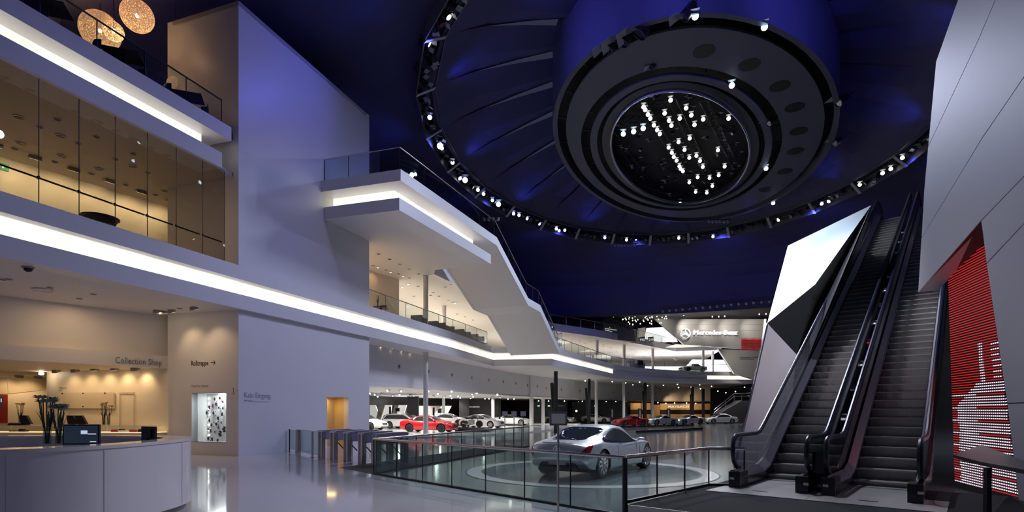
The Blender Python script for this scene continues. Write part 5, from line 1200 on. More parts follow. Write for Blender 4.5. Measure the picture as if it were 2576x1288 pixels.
# poster, panel board and door outline on the shop walls
pn = V((-(s2a-s2b).y, (s2a-s2b).x, 0)).normalized(); pn = pn if pn.y < 0 else -pn
P = lambda x, y: atpl(x, y, s2a+pn*.02, pn)
po = thing('poster', 'red poster with a blue badge at the left edge of the shop', 'poster', P(0, 1065)); MB().slab([P(-30, 1063), P(19, 1064), P(19, 993), P(-30, 991)], pn*.02).build('poster_sheet', mat('poster_red', (.26, .02, .02), .4, var=.5, scale=2.0), po)
MB().slab([P(-30, 1027), P(7, 1027), P(7, 996), P(-30, 996)], pn*.024).build('poster_badge', mat('poster_blue', (.05, .06, .14), .4, var=.2), po)
MB().slab([P(1, 1012), P(3, 1012), P(3, 1003), P(1, 1003)], pn*.028).build('badge_mark', TEXTW, po)
P = lambda x, y: atpl(x, y, sb1+bw_n*.03, bw_n)
pb = thing('wall_board', 'plain cream board with small black pins on the shop wall', 'board', P(226, 1027)); MB().slab([P(162, 1027), P(289, 1027.5), P(289, 987.5), P(162, 988)], bw_n*.08).build('board_sheet', mat('board_cream', (.66, .58, .44), .5, var=.03), pb)
for x, y in ((162, 990), (214, 989.5), (269, 989), (214, 1023), (269, 1023.5)): q = P(x, y)+bw_n*.085; smooth(MB().lathe([(0, 0), (.03, 0), (.03, .02), (0, .02)], q, bw_n, 8)).build('pin', BLACK, pb)
mb = MB(); a, b, c, d = P(301, 1072), P(301, 987), P(338, 987), P(338, 1072)
mb.slab([a, b, b+(c-b)*.04, a+(d-a)*.04], bw_n*.02)
mb.slab([b, c, c-V((0, 0, .04)), b-V((0, 0, .04))], bw_n*.02); mb.slab([c, d, d+(a-d)*.03, c+(b-c)*.03], bw_n*.02)
o = struct('door_2', mb, TEXTP, 'flush cream door outlined in the shop wall', 'door')
P = lambda x, y: atpl(x, y, s2a+pn*.01, pn)
tag(MB().slab([P(-20, 992), P(20, 991), P(16, 950), P(-20, 947)], pn*.02).build('woven_wall_covering', mat('woven_panel', (.60, .52, .38), .7, var=.25, scale=30)), 'textured cream panel above the red poster', 'panel')
tag(MB().slab([P(20.5, 991), P(112, 981), P(112, 952), P(16.5, 950)], pn*.02).build('woven_wall_covering', mat('woven_panel', (.60, .52, .38))), 'textured cream band high on the left shop wall', 'panel')
# ---------------------------------------------------------------- lamps of the shop and the recess
def washer_lamp(label, group, p, d, ln=.30, glow=LENSO):
    t = thing('wall_washer', label, 'ceiling lamp', p, math.atan2(d.y, d.x), group)
    MB().slab([(-.10, -ln/2, -.14), (.10, -ln/2, -.06), (.10, -ln/2, 0), (-.10, -ln/2, 0)], (0, ln, 0)).build('housing', GREYL, t, world=False)
    MB().slab([(-.06, -ln*.42, -.128), (.095, -ln*.42, -.066), (.095, -ln*.42, -.058), (-.06, -ln*.42, -.12)], (0, ln*.84, 0)).build('lens', glow, t, world=False)
    return t
for i, px in enumerate((145, 187, 229, 276, 322)):
    p = atz(px, 930, 3.665); p = V((sb0.lerp(sb1, i/6.5+.12).x, sb0.lerp(sb1, i/6.5+.12).y, 3.665))+bw_n*.9
    washer_lamp(('rightmost grey washer lamp under the shop ceiling', 'second grey washer lamp from the right under the shop ceiling', 'middle grey washer lamp under the shop ceiling', 'fourth grey washer lamp from the right under the shop ceiling', 'grey washer lamp next to the bright shop lamp')[i], 'washers under the shop ceiling', p, -bw_n)
    lamp('SPOT', 'shop_washer_light', p+V((0, 0, -.2)), 28, WARM, V((p.x, p.y, 2.4))-bw_n*1.0, .08, 110, .8)
for i, k in enumerate((.15, .55)):
    p = s2a.lerp(s2b, k)+pn*.9; p.z = 3.66; washer_lamp(('washer lamp over the red poster', 'washer lamp over the textured shop band')[i], 'washers under the shop ceiling', p, -pn); lamp('SPOT', 'shop_washer_light', p+V((0, 0, -.2)), 40, WARM, V((p.x, p.y, 2.2))-pn*1.0, .08, 110, .8)
lamp('AREA', 'shop_ceiling_light', (-19, 22.5, 3.6), 50, WARM, (-19, 22.5, 0), 5, size_y=3)
p = atz(104, 938, 3.6); t = thing('bright_spotlight', 'bright warm spotlight glowing at the shop corner', 'ceiling lamp', p); smooth(MB().lathe([(0, -.1), (.09, -.08), (.1, 0), (.0, .06)], p, seg=12)).build('bulb', mat('hot_lamp', (1, .9, .7), .3, emit=30, ec=(1, .85, .6)), t); MB().cyl(p+V((0, 0, .05)), p+V((0, 0, .12)), .04, 8).build('mount', GREYL, t)
for i, (px, py) in enumerate(((410, 783), (432, 780), (488, 773), (395, 781))):
    p = atz(px, py, ZS1+.0); washer_lamp(('small ceiling washer aimed at the beige wall, second from the left', 'ceiling washer third from the left by the beige wall', 'ceiling washer nearest the tower corner', 'leftmost small ceiling washer by the beige wall')[i], 'washers under the lobby soffit', p, D2, .22)
    if i in (1, 2): lamp('SPOT', 'recess_washer_light', p+V((0, 0, -.25)), 48, WARM, FP(0, -.8-1.3*(2-i), 3.2), .1, 100, .8)
lamp('AREA', 'recess_light', FP(-3.5, -3.2, ZS1-.05), 45, WARM, FP(-3.5, -3.2, 0), 3, size_y=2)
def downlight(r, glow):
    t = thing('downlight', 'x', 'ceiling lamp'); smooth(MB().lathe([(r*.78, .0), (r*.8, -.02), (r, -.02), (r*1.02, 0), (r*.78, 0)], seg=18)).build('trim_ring', mat('trim_pale', (.55, .52, .48), .4, var=.05), t, world=False)
    MB().lathe([(0, -.006), (r*.78, -.006), (r*.78, -.001), (0, -.001)], seg=18).build('reflector', glow, t, world=False)
    MB().box((-r*.75, -.012, -.018), (r*.75, .012, -.006)).build('cross_bar', GREYL, t, world=False); return t
DLP = {}
def dl(p, r, glow, label, group):
    k = (r, glow.name, label)
    if k not in DLP: o = DLP[k] = downlight(r, glow); o.location = p; o['label'] = label; o['group'] = group; return o
    return dup(DLP[k], p, .3, label, group)
REFL = mat('reflector', (.25, .22, .2), .15, .8, var=.1); GLOW = mat('glow_soft', (1, .9, .75), .4, emit=2.2, ec=(1, .88, .68)); GLOWW = mat('glow_white', (1, 1, 1), .4, emit=7, ec=(1, .97, .92))
for px, py in ((12,195),(75,225),(144,300),(190,280),(197,360),(243,344),(291,327),(335,386),(291,400),(381,371),(138,407),(372,434),(230,437),(316,465),(391,490),(37,374),(100,319),(420,390)):
    dl(atz(px, py, ZS2+.015), .11, REFL, 'small recessed downlight in the beige ceiling of the glazed room', 'small downlights of the glazed room')
for px, py in ((52,360),(152,341),(244,306),(249,425),(333,418),(414,480),(46,294),(156,392),(337,349)):
    dl(atz(px, py, ZS2+.015), .16, REFL, 'wide recessed ring in the beige ceiling of the glazed room', 'wide ceiling rings of the glazed room')
for px, py in ((22, 968-266),(92,730),(126,723),(200,751),(235,740),(7,703),(452,776)):
    dl(atz(px, py, ZS1+.005), .10, REFL, 'small recessed downlight in the soffit above the reception desk', 'downlights above the reception desk')
p = atz(71, 672, ZS1); t = thing('dome_camera', 'dark dome camera under the soffit above the reception desk', 'camera', p); smooth(MB().lathe([(.15, 0), (.15, -.03), (.12, -.04), (.12, 0)], p, seg=20)).build('ring', GREYL, t); smooth(MB().lathe([(.11, -.03), (.10, -.09), (.06, -.13), (0, -.145)], p, seg=20)).build('dome', BLACKG, t)
p = atz(108, 729, ZS1); t = thing('ceiling_vent', 'round pale vent in the soffit above the reception desk', 'vent', p); smooth(MB().lathe([(.30, 0), (.30, -.02), (.26, -.03), (.24, 0)], p, seg=24)).build('vent_ring', SOFFIT, t); MB().lathe([(0, -.005), (.22, -.005), (.22, -.02), (0, -.02)], p, seg=24).build('vent_plate', SOFFIT, t)
# ================================================================ glazed front of the room
wf = thing('window_1', 'full height glazed front of the room left of the tower', 'window', FP(-9, -.15, Z1)); wf['kind'] = 'structure'
ts = [ft(98.5, 300, -.15)[0]-1.095*k for k in (2, 1)]+[ft(x, 300, -.15)[0] for x in (98.5, 199.7, 290.5, 371.6, 444, 511, 566)]
for a, b in zip(ts[:-1], ts[1:]): MB().slab([FP(a+.006, -.15, Z1), FP(b-.006, -.15, Z1), FP(b-.006, -.15, ZS2+.05), FP(a+.006, -.15, ZS2+.05)], -N2*.012).build('glass_pane', GLASSF, wf)
for a in ts: MB().slab([FP(a-.008, -.155, Z1), FP(a+.008, -.155, Z1), FP(a+.008, -.155, ZS2), FP(a-.008, -.155, ZS2)], -N2*.02).build('pane_joint', BLACK, wf)
MB().slab([FP(ts[0], -.12, Z1-.02), FP(0, -.12, Z1-.02), FP(0, -.12, Z1+.03), FP(ts[0], -.12, Z1+.03)], -N2*.08).build('sill_track', BLACK, wf)
zr0 = ft(98.5, 448, -.35)[1]
gr = thing('inner_rail', 'black handrail clamped behind the glazed front', 'handrail', FP(-9, -.35, Z1)); smooth(MB().tube([FP(ts[0], -.35, zr0), FP(-.5, -.35, zr0)], .028, 8)).build('rail', BLACK, gr)
for a in ts[1:-1]: smooth(MB().lathe([(.0, 0), (.05, 0), (.05, .05), (0, .05)], FP(a, -.17, zr0-.05), -N2, 12)).build('clamp', CHROME, gr); MB().cyl(FP(a, -.25, zr0-.05), FP(a, -.35, zr0), .012, 6).build('clamp_arm', CHROME, gr)
rn = V((rd.y, -rd.x, 0))
for i, (px, py) in enumerate(((88, 394), (185, 424), (275, 453), (355, 480), (429, 503), (-10, 362))):
    p = atz(px, py, ZS2+.01); washer_lamp(('first washer box from the left in front of the cream wall', 'second washer box from the left in front of the cream wall', 'third washer box from the left in front of the cream wall', 'fourth washer box from the left in front of the cream wall', 'fifth washer box at the end of the cream wall', 'washer box at the left edge before the cream wall')[i], 'washers of the glazed room', p, -rn, .36, LENSO)
    h = rb0.lerp(rb1, 0)+rd*((p-rb0).dot(rd)); lamp('SPOT', 'room_washer_light', p+V((0, 0, -.25)), 60, (1, .75, .42), V((h.x, h.y, ZS2-1.0)), .06, 115, .85)
lamp('AREA', 'room_ceiling_light', FP(-5, -3.0, ZS2-.02), 60, WARM, FP(-5, -3.0, 0), 5, size_y=2.5)
p = atz(252, 548, Z1+.78); t = thing('round_table', 'round black table behind the glazed front', 'table', (p.x, p.y, Z1)); smooth(MB().lathe([(0, .72), (.50, .72), (.56, .75), (.56, .79), (0, .79)], (p.x, p.y, Z1), seg=32)).build('table_top', BLACK, t); smooth(MB().lathe([(.5, .72), (.42, .55), (.06, .5), (.05, .05), (.28, .02), (.28, 0), (0, 0)], (p.x, p.y, Z1), seg=28)).build('pedestal', BLACK, t)
p = atpl(4, 419, rb0+rn*.02, rn); t = thing('exit_sign', 'small green exit sign on the cream wall at the left edge', 'sign', p); MB().slab([p-rd*.25-V((0,0,.12)), p+rd*.2-V((0,0,.12)), p+rd*.2+V((0,0,.12)), p-rd*.25+V((0,0,.12))], rn*.04).build('sign_plate', mat('exit_green', (.05, .35, .15), .4, emit=.3, ec=(.1, .5, .2), var=.05), t); MB().slab([p-V((0,0,.05)), p+rd*.06-V((0,0,.05)), p+rd*.06+V((0,0,.06)), p+V((0,0,.06))], rn*.045).build('sign_mark', TEXTW, t)
# ================================================================ terrace
def woven():
    m = bpy.data.materials.new('woven_globe'); m.use_nodes = True; nt = m.node_tree; b = nt.nodes['Principled BSDF']; N = nt.nodes.new; L = nt.links.new
    tc = N('ShaderNodeTexCoord'); n = N('ShaderNodeTexNoise'); n.inputs['Scale'].default_value = 16; n.inputs['Detail'].default_value = 5; n.inputs['Distortion'].default_value = 2.5; L(tc.outputs['Object'], n.inputs['Vector'])
    r = N('ShaderNodeMapRange'); r.inputs[1].default_value = .47; r.inputs[2].default_value = .60; r.inputs[3].default_value = 1; r.inputs[4].default_value = .25; L(n.outputs['Fac'], r.inputs[0]); L(r.outputs[0], b.inputs['Alpha'])
    b.inputs['Base Color'].default_value = (.62, .45, .30, 1); b.inputs['Roughness'].default_value = .7; b.inputs['Transmission Weight'].default_value = .0
    b.inputs['Emission Color'].default_value = (.9, .55, .30, 1); b.inputs['Emission Strength'].default_value = .22; MATS['woven'] = m; return m
WOV = woven()
for px, py, Y, rr, lab in ((252, 78, 22, .72, 'largest woven globe pendant lamp over the terrace'), (286, 79, 20.5, .34, 'small woven globe pendant overlapping the largest globe'), (345, 40, 22, .60, 'topmost woven globe pendant lamp right of the others'), (441, 214, 23.5, .33, 'lowest small woven globe pendant beside the tower')):
    c = aty(px, py, Y); t = thing('globe_pendant', lab, 'pendant lamp', c, 0, 'woven globe pendants over the terrace')
    smooth(MB().lathe([(rr*math.sin(PI*i/16), -rr*math.cos(PI*i/16)) for i in range(17)], c, seg=32)).build('globe', WOV, t)
    smooth(MB().lathe([(0, -.07), (.06, -.04), (.07, .02), (.03, .09), (0, .1)], c, seg=12)).build('bulb', mat('bulb', (1, .9, .75), .3, emit=14, ec=(1, .82, .55)), t)
    MB().cyl(c+V((0, 0, .09)), c+V((0, 0, 4.5)), .012, 6).build('cord', BLACK, t)
    lamp('POINT', 'pendant_light', c+V((0, 0, -.15)), 35, WARM, None, .08)
def ttable(label, p):
    t = thing('terrace_table', label, 'table', (p.x, p.y, Z2), .35); MB().box((-.55, -.40, .70), (.55, .40, .74)).build('table_top', BLACK, t, world=False)
    MB().box((-.04, -.04, 0), (.04, .04, .7)).build('column', BLACK, t, world=False); MB().box((-.3, -.25, 0), (.3, .25, .02)).build('base', BLACK, t, world=False)
def tchair(label, p, rz):
    t = thing('terrace_chair', label, 'chair', (p.x, p.y, Z2), rz)
    smooth(MB().lathe([(.22, .42), (.25, .46), (.22, .48), (0, .48)], seg=18)).build('seat', LEATHER, t, world=False)
    mb = smooth(MB()); rows = []
    for z, r in ((.46, .25), (.62, .28), (.80, .27), (.88, .24)): rows.append([(r*math.cos(a), r*math.sin(a), z) for a in np.linspace(.5, PI-.5, 12)])
    mb.grid(rows); mb.build('backrest', LEATHER, t, world=False)
    for k in range(4): a = PI/4+k*PI/2; MB().cyl((.17*math.cos(a), .17*math.sin(a), .43), (.22*math.cos(a), .22*math.sin(a), 0), .014, 6).build('leg', BLACK, t, world=False)
ttable('dark terrace table under the large woven globe', atz(310, 138, Z2+.75)); ttable('dark terrace table beside the lowest woven globe', atz(470, 242, Z2+.75)); ttable('dark terrace table at the top left', atz(118, 16, Z2+.75))
tchair('dark rounded terrace chair under the large woven globe', atz(258, 112, Z2+.85), 2.6); tchair('dark rounded terrace chair under the lowest woven globe', atz(432, 220, Z2+.85), 2.6); tchair('dark terrace chair at the far right terrace table', atz(505, 262, Z2+.85), -.6); tchair('dark terrace chair right of the middle terrace table', atz(345, 165, Z2+.85), -.6)
# ================================================================ lounge on the first floor
def armchair(label, p, rz):
    t = thing('armchair', label, 'armchair', p, rz, 'black cube armchairs in the lounge')
    mb = MB(); mb.box((-.38, -.30, .10), (.38, .30, .42)); mb.build('seat', LEATHER, t, world=False)
    mb = MB(); mb.box((-.42, -.42, .08), (-.24, .42, .78)); mb.build('backrest', LEATHER, t, world=False)
    for s in (1, -1): mb = MB(); mb.box((-.40, s*.30 if s > 0 else -.42, .08), (.42, .42 if s > 0 else -.30, .62)); mb.build('armrest', LEATHER, t, world=False)
    for x in (-.34, .34):
        for y in (-.34, .34): MB().cyl((x, y, 0), (x, y, .09), .02, 6).build('leg', CHROME, t, world=False)
    return t
fa_ = math.atan2(D2.y, D2.x)
for i, px in enumerate((1054, 1088, 1112, 1130, 1160, 1172, 1195, 1207)):
    tt_ = ft(px, 800, -1.0)[0]; q = FP(tt_, -1.0-.15*(i % 2), Z1)
    armchair(('nearest black armchair left of the lounge column', 'black armchair just right of the lounge column', 'third black armchair along the lounge railing', 'fourth black armchair along the lounge railing', 'fifth black armchair along the lounge railing', 'sixth black armchair along the lounge railing', 'seventh black armchair along the lounge railing', 'farthest black armchair in front of the staircase')[i], q, fa_+(PI if i % 2 else 0))
q = FP(ft(958, 770, -1.6)[0], -1.6, Z1); t = thing('side_table', 'low dark side table carrying flowers beside the tower', 'table', q); MB().box((q.x-.4, q.y-.4, Z1+.68), (q.x+.4, q.y+.4, Z1+.74)).build('table_top', BLACK, t); MB().box((q.x-.06, q.y-.06, Z1), (q.x+.06, q.y+.06, Z1+.68)).build('column', BLACK, t)
vase('slim vase of pale flowers on the lounge side table', V((q.x-.2, q.y, Z1+.741)), .28, .75, 5, FLY, 0, .05)
q2 = FP(ft(968, 775, -1.4)[0], -1.4, Z1); t = thing('menu_box', 'flat black box beside the lounge flowers', 'box', (q.x+.2, q.y, Z1+.741)); MB().box((q.x+.0, q.y-.12, Z1+.741), (q.x+.38, q.y+.12, Z1+.86)).build('box_body', BLACK, t); MB().box((q.x-.01, q.y-.13, Z1+.84), (q.x+.39, q.y+.13, Z1+.87)).build('box_lid', GREYL, t)
COLM = mat('column_white', (.74, .72, .70), .35, var=.02)
def column(label, x, y, z0, z1, r):
    t = thing('column', label, 'column', (x, y, z0)); smooth(MB().lathe([(r, 0), (r, z1-z0)], (x, y, z0), seg=20)).build('shaft', COLM, t); smooth(MB().lathe([(r*1.25, 0), (r*1.25, .04), (r, .05)], (x, y, z0), seg=20)).build('base_ring', STEEL, t)
    smooth(MB().lathe([(r, -.05), (r*1.2, -.03), (r*1.2, 0)], (x, y, z1), seg=20)).build('top_ring', COLM, t)
def ycol(px, o):
    t_ = ft(px, 800, o)[0]; return FP(t_, o)
c = ycol(1071, -.75); column('slim white column of the lounge between the black armchairs', c.x, c.y, Z1, ZS2, .17); column('slim white column in front of the red coupe', c.x, c.y, .006, ZS1, .17)
c = ycol(1117, -4.5); column('white lounge column behind the armchairs', c.x, c.y, Z1, ZS2, .2)
for px, py, z0, r, lab in ((1116, 1070, .1, .17, 'white column behind the red coupe'), (1240, 1072, .1, .17, 'white column beside the white four door coupe'), (1337, 1071, .1, .24, 'thick white column left of the tablet stand'), (1366, 1071, 0, .2, 'white column just behind the tablet stand'), (1500, 1068, 0, .2, 'white column in front of the silver coupe'), (1569, 1066, 0, .2, 'white column left of the red roadster'), (1641, 1064, 0, .22, 'white column between the wooden booth panels')):
    p = atz(px, py, z0); column(lab, p.x, p.y, z0, ZS1 if px > 1300 else 3.5, r)
for px, Y, lab in ((1502, 74, 'white gallery column left of the sofa lamps'), (1570, 79, 'white gallery column in the middle of the first floor gallery'), (1642, 84, 'white gallery column right of the hanging gallery lamps'), (1769, 86, 'white gallery column in the bright corner'), (1793, 88, 'thin white gallery column at the slanted grey panel')):
    p = aty(px, 900, Y); column(lab, p.x, p.y, Z1, ZS2, .2)
for i, (px, py) in enumerate(((923,625),(952,639),(980,652),(1006,665),(1030,677),(1053,689),(938,668),(971,679),(1003,689),(1030,699),(1041,745),(1083,743),(1104,745),(1128,755),(1052,720),(1120,722),(1134,715),(1090,736),(1170,797),(1190,805),(1150,790),(1138,760))):
    dl(atz(px, py, ZS2+.01), .12, REFL, 'small recessed downlight in the pale lounge soffit', 'downlights of the lounge soffit')
for px, py in ((1027,715),(1012,723),(1026,770),(1063,774),(1100,780),(1145,763),(1178,823),(1223,853),(951,673),(983,685),(1014,695)):
    dl(atz(px, py, ZS2+.005) if py < 760 else aty(px, py, 48), .14, GLOWW if py > 700 else GLOW, 'glowing round lamp over the lounge armchairs', 'glowing lamps of the lounge')
for px in (935, 957): p = atpl(px, 683, lw0, V((ld.y, -ld.x, 0))); lamp('SPOT', 'lounge_washer_light', p+V((.5, -.4, -.05)), 14, WARM, p-V((0, 0, .9)), .06, 110, .9)
for px, py in ((959, 872), (987, 877), (1012, 882.5), (1035, 887)): dl(atz(px, py, ZS1+.005), .09, LENSO, 'small warm lamp under the soffit right of the tower', 'warm lamps under the soffit right of the tower')
# round air nozzles of the bulkhead
def bk_point(px, py):
    best = None
    for a, b in zip(BK[:-1], BK[1:]):
        a, b = V((a.x, a.y, 0)), V((b.x, b.y, 0)); d = (b-a); n_ = V((d.y, -d.x, 0)).normalized(); p = atpl(px, py, a, n_); s = (V((p.x, p.y, 0))-a).dot(d)/d.length_squared
        if 0 <= s <= 1: return p, n_
    return None, None
ORD = ['first', 'second', 'third', 'fourth', 'fifth', 'sixth', 'seventh', 'eighth', 'ninth', 'tenth', 'eleventh', 'twelfth', 'thirteenth', 'fourteenth', 'fifteenth', 'sixteenth']
for iz, (px, py) in enumerate(((1003,922),(1077,934),(1136,943),(1186,950),(1229,956),(1265,960),(1297,965),(1326,969),(1351,972),(1374,977),(1412,981),(1458,983),(1542,987),(1580,988),(1649,991),(1681,993))):
    p, n_ = bk_point(px, py)
    if p is None: continue
    t = thing('air_nozzle', ORD[iz]+' round air nozzle from the tower in the white bulkhead', 'nozzle', p, 0, 'air nozzles of the bulkhead'); smooth(MB().lathe([(.24, 0), (.24, .03), (.17, .06), (.16, .0)], p, n_, 20)).build('rim', WALL, t); MB().lathe([(0, .012), (.16, .012), (.16, .02), (0, .02)], p, n_, 18).build('opening', GREYL, t); smooth(MB().lathe([(0, .03), (.06, .02), (.05, .05), (0, .06)], p, n_, 10)).build('jet', BLACK, t)
# ================================================================ showroom
SL = {}
def show_spot(p, tgt, label, group, glow):
    if label not in SL:
        o = SL[label] = stage_lamp('showroom_spotlight', label, glow, group, .09, .22)
        for ch in o.children:
            if ch.name.startswith(('housing', 'yoke', 'barn')): ch.data.materials[0] = mat('spot_white', (.6, .6, .6), .4, var=.05)
        o['category'] = 'ceiling lamp'; o.location = p; o.rotation_euler = aim(p, tgt); return
    dup(SL[label], p, rot=aim(p, tgt))
rnd = random.Random(3)
for px, py in ((931,990),(943,993),(960,990),(975,983),(988,996),(1009,984),(1005,993),(1032,995),(1041,997),(1078,984),(1091,997),(1101,991),(1117,999),(1133,995),(1136,985),(1136,1002),(1153,997),(1158,1001),(1184,1002),(1188,992),(1190,998),(1199,989),(1220,1003),(1230,1003),(1251,993),(1278,1004),(1293,1004),(1259,1000),(950,998),(1050,1001)):
    p = atz(px, py, 3.38); show_spot(p, (p.x+rnd.uniform(-3, 3), p.y-rnd.uniform(2, 12), .5), 'white spotlight under the low showroom ceiling by the red coupe', 'spotlights under the low showroom ceiling', GLOWW)
for px, py in ((1472,958),(1498,963),(1574,963),(1592,968),(1609,961),(1629,970),(1669,969),(1704,967),(1707,975),(1739,974),(1762,978),(1806,984),(1826,988),(1873,974),(1640,978),(1850,985),(1540,960),(1760,968),(1790,972)):
    p = atz(px, py, ZS1-.03) if py < 972 else aty(px, py, 86); show_spot(p, (p.x*.8, p.y-20, 0), 'round white spotlight under the far first floor edge', 'spotlights under the far first floor edge', GLOWW)
for px, py in ((1355,1007),(1420,1009),(1455,1012),(1465,1010),(1482,1010),(1525,1011),(1549,1011),(1575,1012),(1617,1012),(1655,1013),(1675,1015),(1697,1014),(1727,1014),(1750,1015),(1770,1014),(1380,1009),(1400,1011)):
    p = aty(px, py, 88); p.z = min(p.z, 3.4); show_spot(p, (p.x, p.y-20, 0), 'tiny spotlight in the far row under the bulkhead', 'tiny spotlights under the far bulkhead', GLOWW)
def spots(name, x, y, z, pw, cl, r=2.0, n=4):
    for k in range(n):
        a = 2*PI*k/n+.6; lamp('SPOT', name, (x+r*math.cos(a), y+r*math.sin(a), z), pw*2.0/n, cl, (x+r*.5*math.cos(a), y+r*.5*math.sin(a), 0), .12, 150, .6)
for x, y, pw in ((-8.5, 42, 420), (-6, 50, 520), (-13, 48, 420), (-2, 60, 560), (-12, 62, 520), (6, 70, 420), (-8, 68, 500), (-18, 66, 400)): spots('showroom_light', x, y, 3.3, pw*1.9, WHITE)
for x, y, pw in ((1, 44, 420), (9, 62, 520), (18, 72, 620), (27, 76, 700), (34, 78, 500)): spots('edge_light', x, y, ZS1-.1, pw*.7, WHITE)
for t_, o_, pw, cl in ((13, -5, 260, SOFT), (20, -6, 340, SOFT), (28, -7, 460, SOFT), (36, -8, 460, SOFT), (10.5, -2.2, 100, WARM)):
    p = FP(t_, o_, ZS2-.1); spots('lounge_light', p.x, p.y, p.z, pw*1.7, cl, 1.4)
# displays in front of the black wall
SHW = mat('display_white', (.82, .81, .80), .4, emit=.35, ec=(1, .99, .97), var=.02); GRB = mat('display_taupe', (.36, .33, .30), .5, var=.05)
def disp(pxs, Y, m, name, label, cat, th_=.3):
    P = [aty(x, y, Y) for x, y in pxs]; t = thing(name, label, cat, (sum(p.x for p in P)/len(P), Y, max(0, min(p.z for p in P)))); MB().slab(P, (0, th_, 0)).build('panel_face', m, t)
    lo_ = sorted(P, key=lambda p: p.z)[:2]; MB().bar(lo_[0]+V((0, th_/2, 0)), lo_[1]+V((0, th_/2, 0)), .1, .06).build('panel_foot', GREYL, t); return t
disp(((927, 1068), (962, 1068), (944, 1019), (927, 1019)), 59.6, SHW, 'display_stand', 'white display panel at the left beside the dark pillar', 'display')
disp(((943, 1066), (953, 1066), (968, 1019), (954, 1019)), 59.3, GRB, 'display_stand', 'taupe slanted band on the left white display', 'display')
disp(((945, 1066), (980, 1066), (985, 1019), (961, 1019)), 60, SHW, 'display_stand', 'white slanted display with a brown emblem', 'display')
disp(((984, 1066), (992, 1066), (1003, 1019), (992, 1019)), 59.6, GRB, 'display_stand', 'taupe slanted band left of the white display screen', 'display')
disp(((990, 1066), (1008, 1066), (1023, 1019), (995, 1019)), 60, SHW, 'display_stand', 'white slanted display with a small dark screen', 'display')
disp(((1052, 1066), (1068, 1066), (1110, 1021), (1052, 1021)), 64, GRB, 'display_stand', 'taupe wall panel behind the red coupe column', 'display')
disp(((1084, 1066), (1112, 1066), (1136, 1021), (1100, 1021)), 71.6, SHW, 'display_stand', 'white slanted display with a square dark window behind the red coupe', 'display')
for px0, px1, py0, py1, YD, lab in ((995, 1005, 1027, 1035, 59.2, 'small dark screen on the white slanted display'), (1101, 1111, 1028, 1039, 71.4, 'square dark window in the white slanted display')):
    t = thing('display_screen', lab, 'screen', aty((px0+px1)/2, py1, YD)); MB().slab([aty(px0, py1, YD), aty(px1, py1, YD), aty(px1, py0, YD), aty(px0, py0, YD)], (0, .1, 0)).build('screen_glass', BLACKG, t); MB().slab([aty(px0-1, py0, YD+.05), aty(px1+1, py0, YD+.05), aty(px1+1, py0-.8, YD+.05), aty(px0-1, py0-.8, YD+.05)], (0, .1, 0)).build('screen_frame', GREYL, t)
p = aty(955, 1041, 59.4); t = thing('wall_emblem', 'round brown emblem on the white display', 'emblem', p); smooth(MB().lathe([(0, 0), (.22, 0), (.22, .03), (0, .05)], p+V((0, -.05, 0)), (0, -1, 0), 18)).build('emblem_disc', mat('emblem_brown', (.25, .14, .08), .5, var=.2), t); MB().lathe([(.14, .05), (.16, .05), (.16, .07), (.14, .07), (.14, .05)], p+V((0, -.05, 0)), (0, -1, 0), 18).build('emblem_rim', CHROME, t)
def bigpost(x0, x1, y0, y1, Y, m, label, name='dark_pillar', cat='pillar'):
    a, b = aty(x0, y1, Y), aty(x1, y0, Y); t = thing(name, label, cat, ((a.x+b.x)/2, Y, 0)); MB().box((a.x, Y, 0), (b.x, Y+.5, b.z)).build('pillar_body', m, t); MB().box((a.x-.02, Y-.02, 0), (b.x+.02, Y+.52, .1)).build('pillar_base', BLACK, t)
DKG = mat('dark_grey', (.035, .035, .036), .4, var=.1)
bigpost(918, 927, 990, 1068, 56, DKG, 'dark grey pillar at the tower edge in the showroom'); bigpost(1024, 1052, 997, 1068, 57, DKG, 'broad dark grey pillar behind the red coupe'); bigpost(1155, 1180, 1003, 1066, 70, BLK, 'broad black pillar behind the motorcycle')
wtext('eine Leidenschaft.', (0, 74, 0), (0, -1, 0), 1180, 1207, 1025, 1021, TEXTW, .02, label='white word on the black showroom wall')
bigpost(1173, 1260, 1003, 1066, 74.2, BLK, 'black display wall with a white word', 'black_display_wall', 'display')
for i, (px, yt) in enumerate(((981.5, 1023), (1091, 1025), (1257, 1024))):
    p = atz(px, 1075, .1); q = V((p.x, p.y, 0)); h = 1.85+(HY-yt)/F*p.y; t = thing('info_stele', ('slim black stele left of the red coupe', 'slim black stele behind the red coupe roof', 'slim black stele right of the white four door coupe')[i], 'stele', (p.x, p.y, .1)); MB().box((p.x-.1, p.y-.06, .1), (p.x+.1, p.y+.06, h)).build('stele_body', BLACK, t); MB().box((p.x-.16, p.y-.12, .1), (p.x+.16, p.y+.12, .13)).build('stele_foot', GREYL, t)
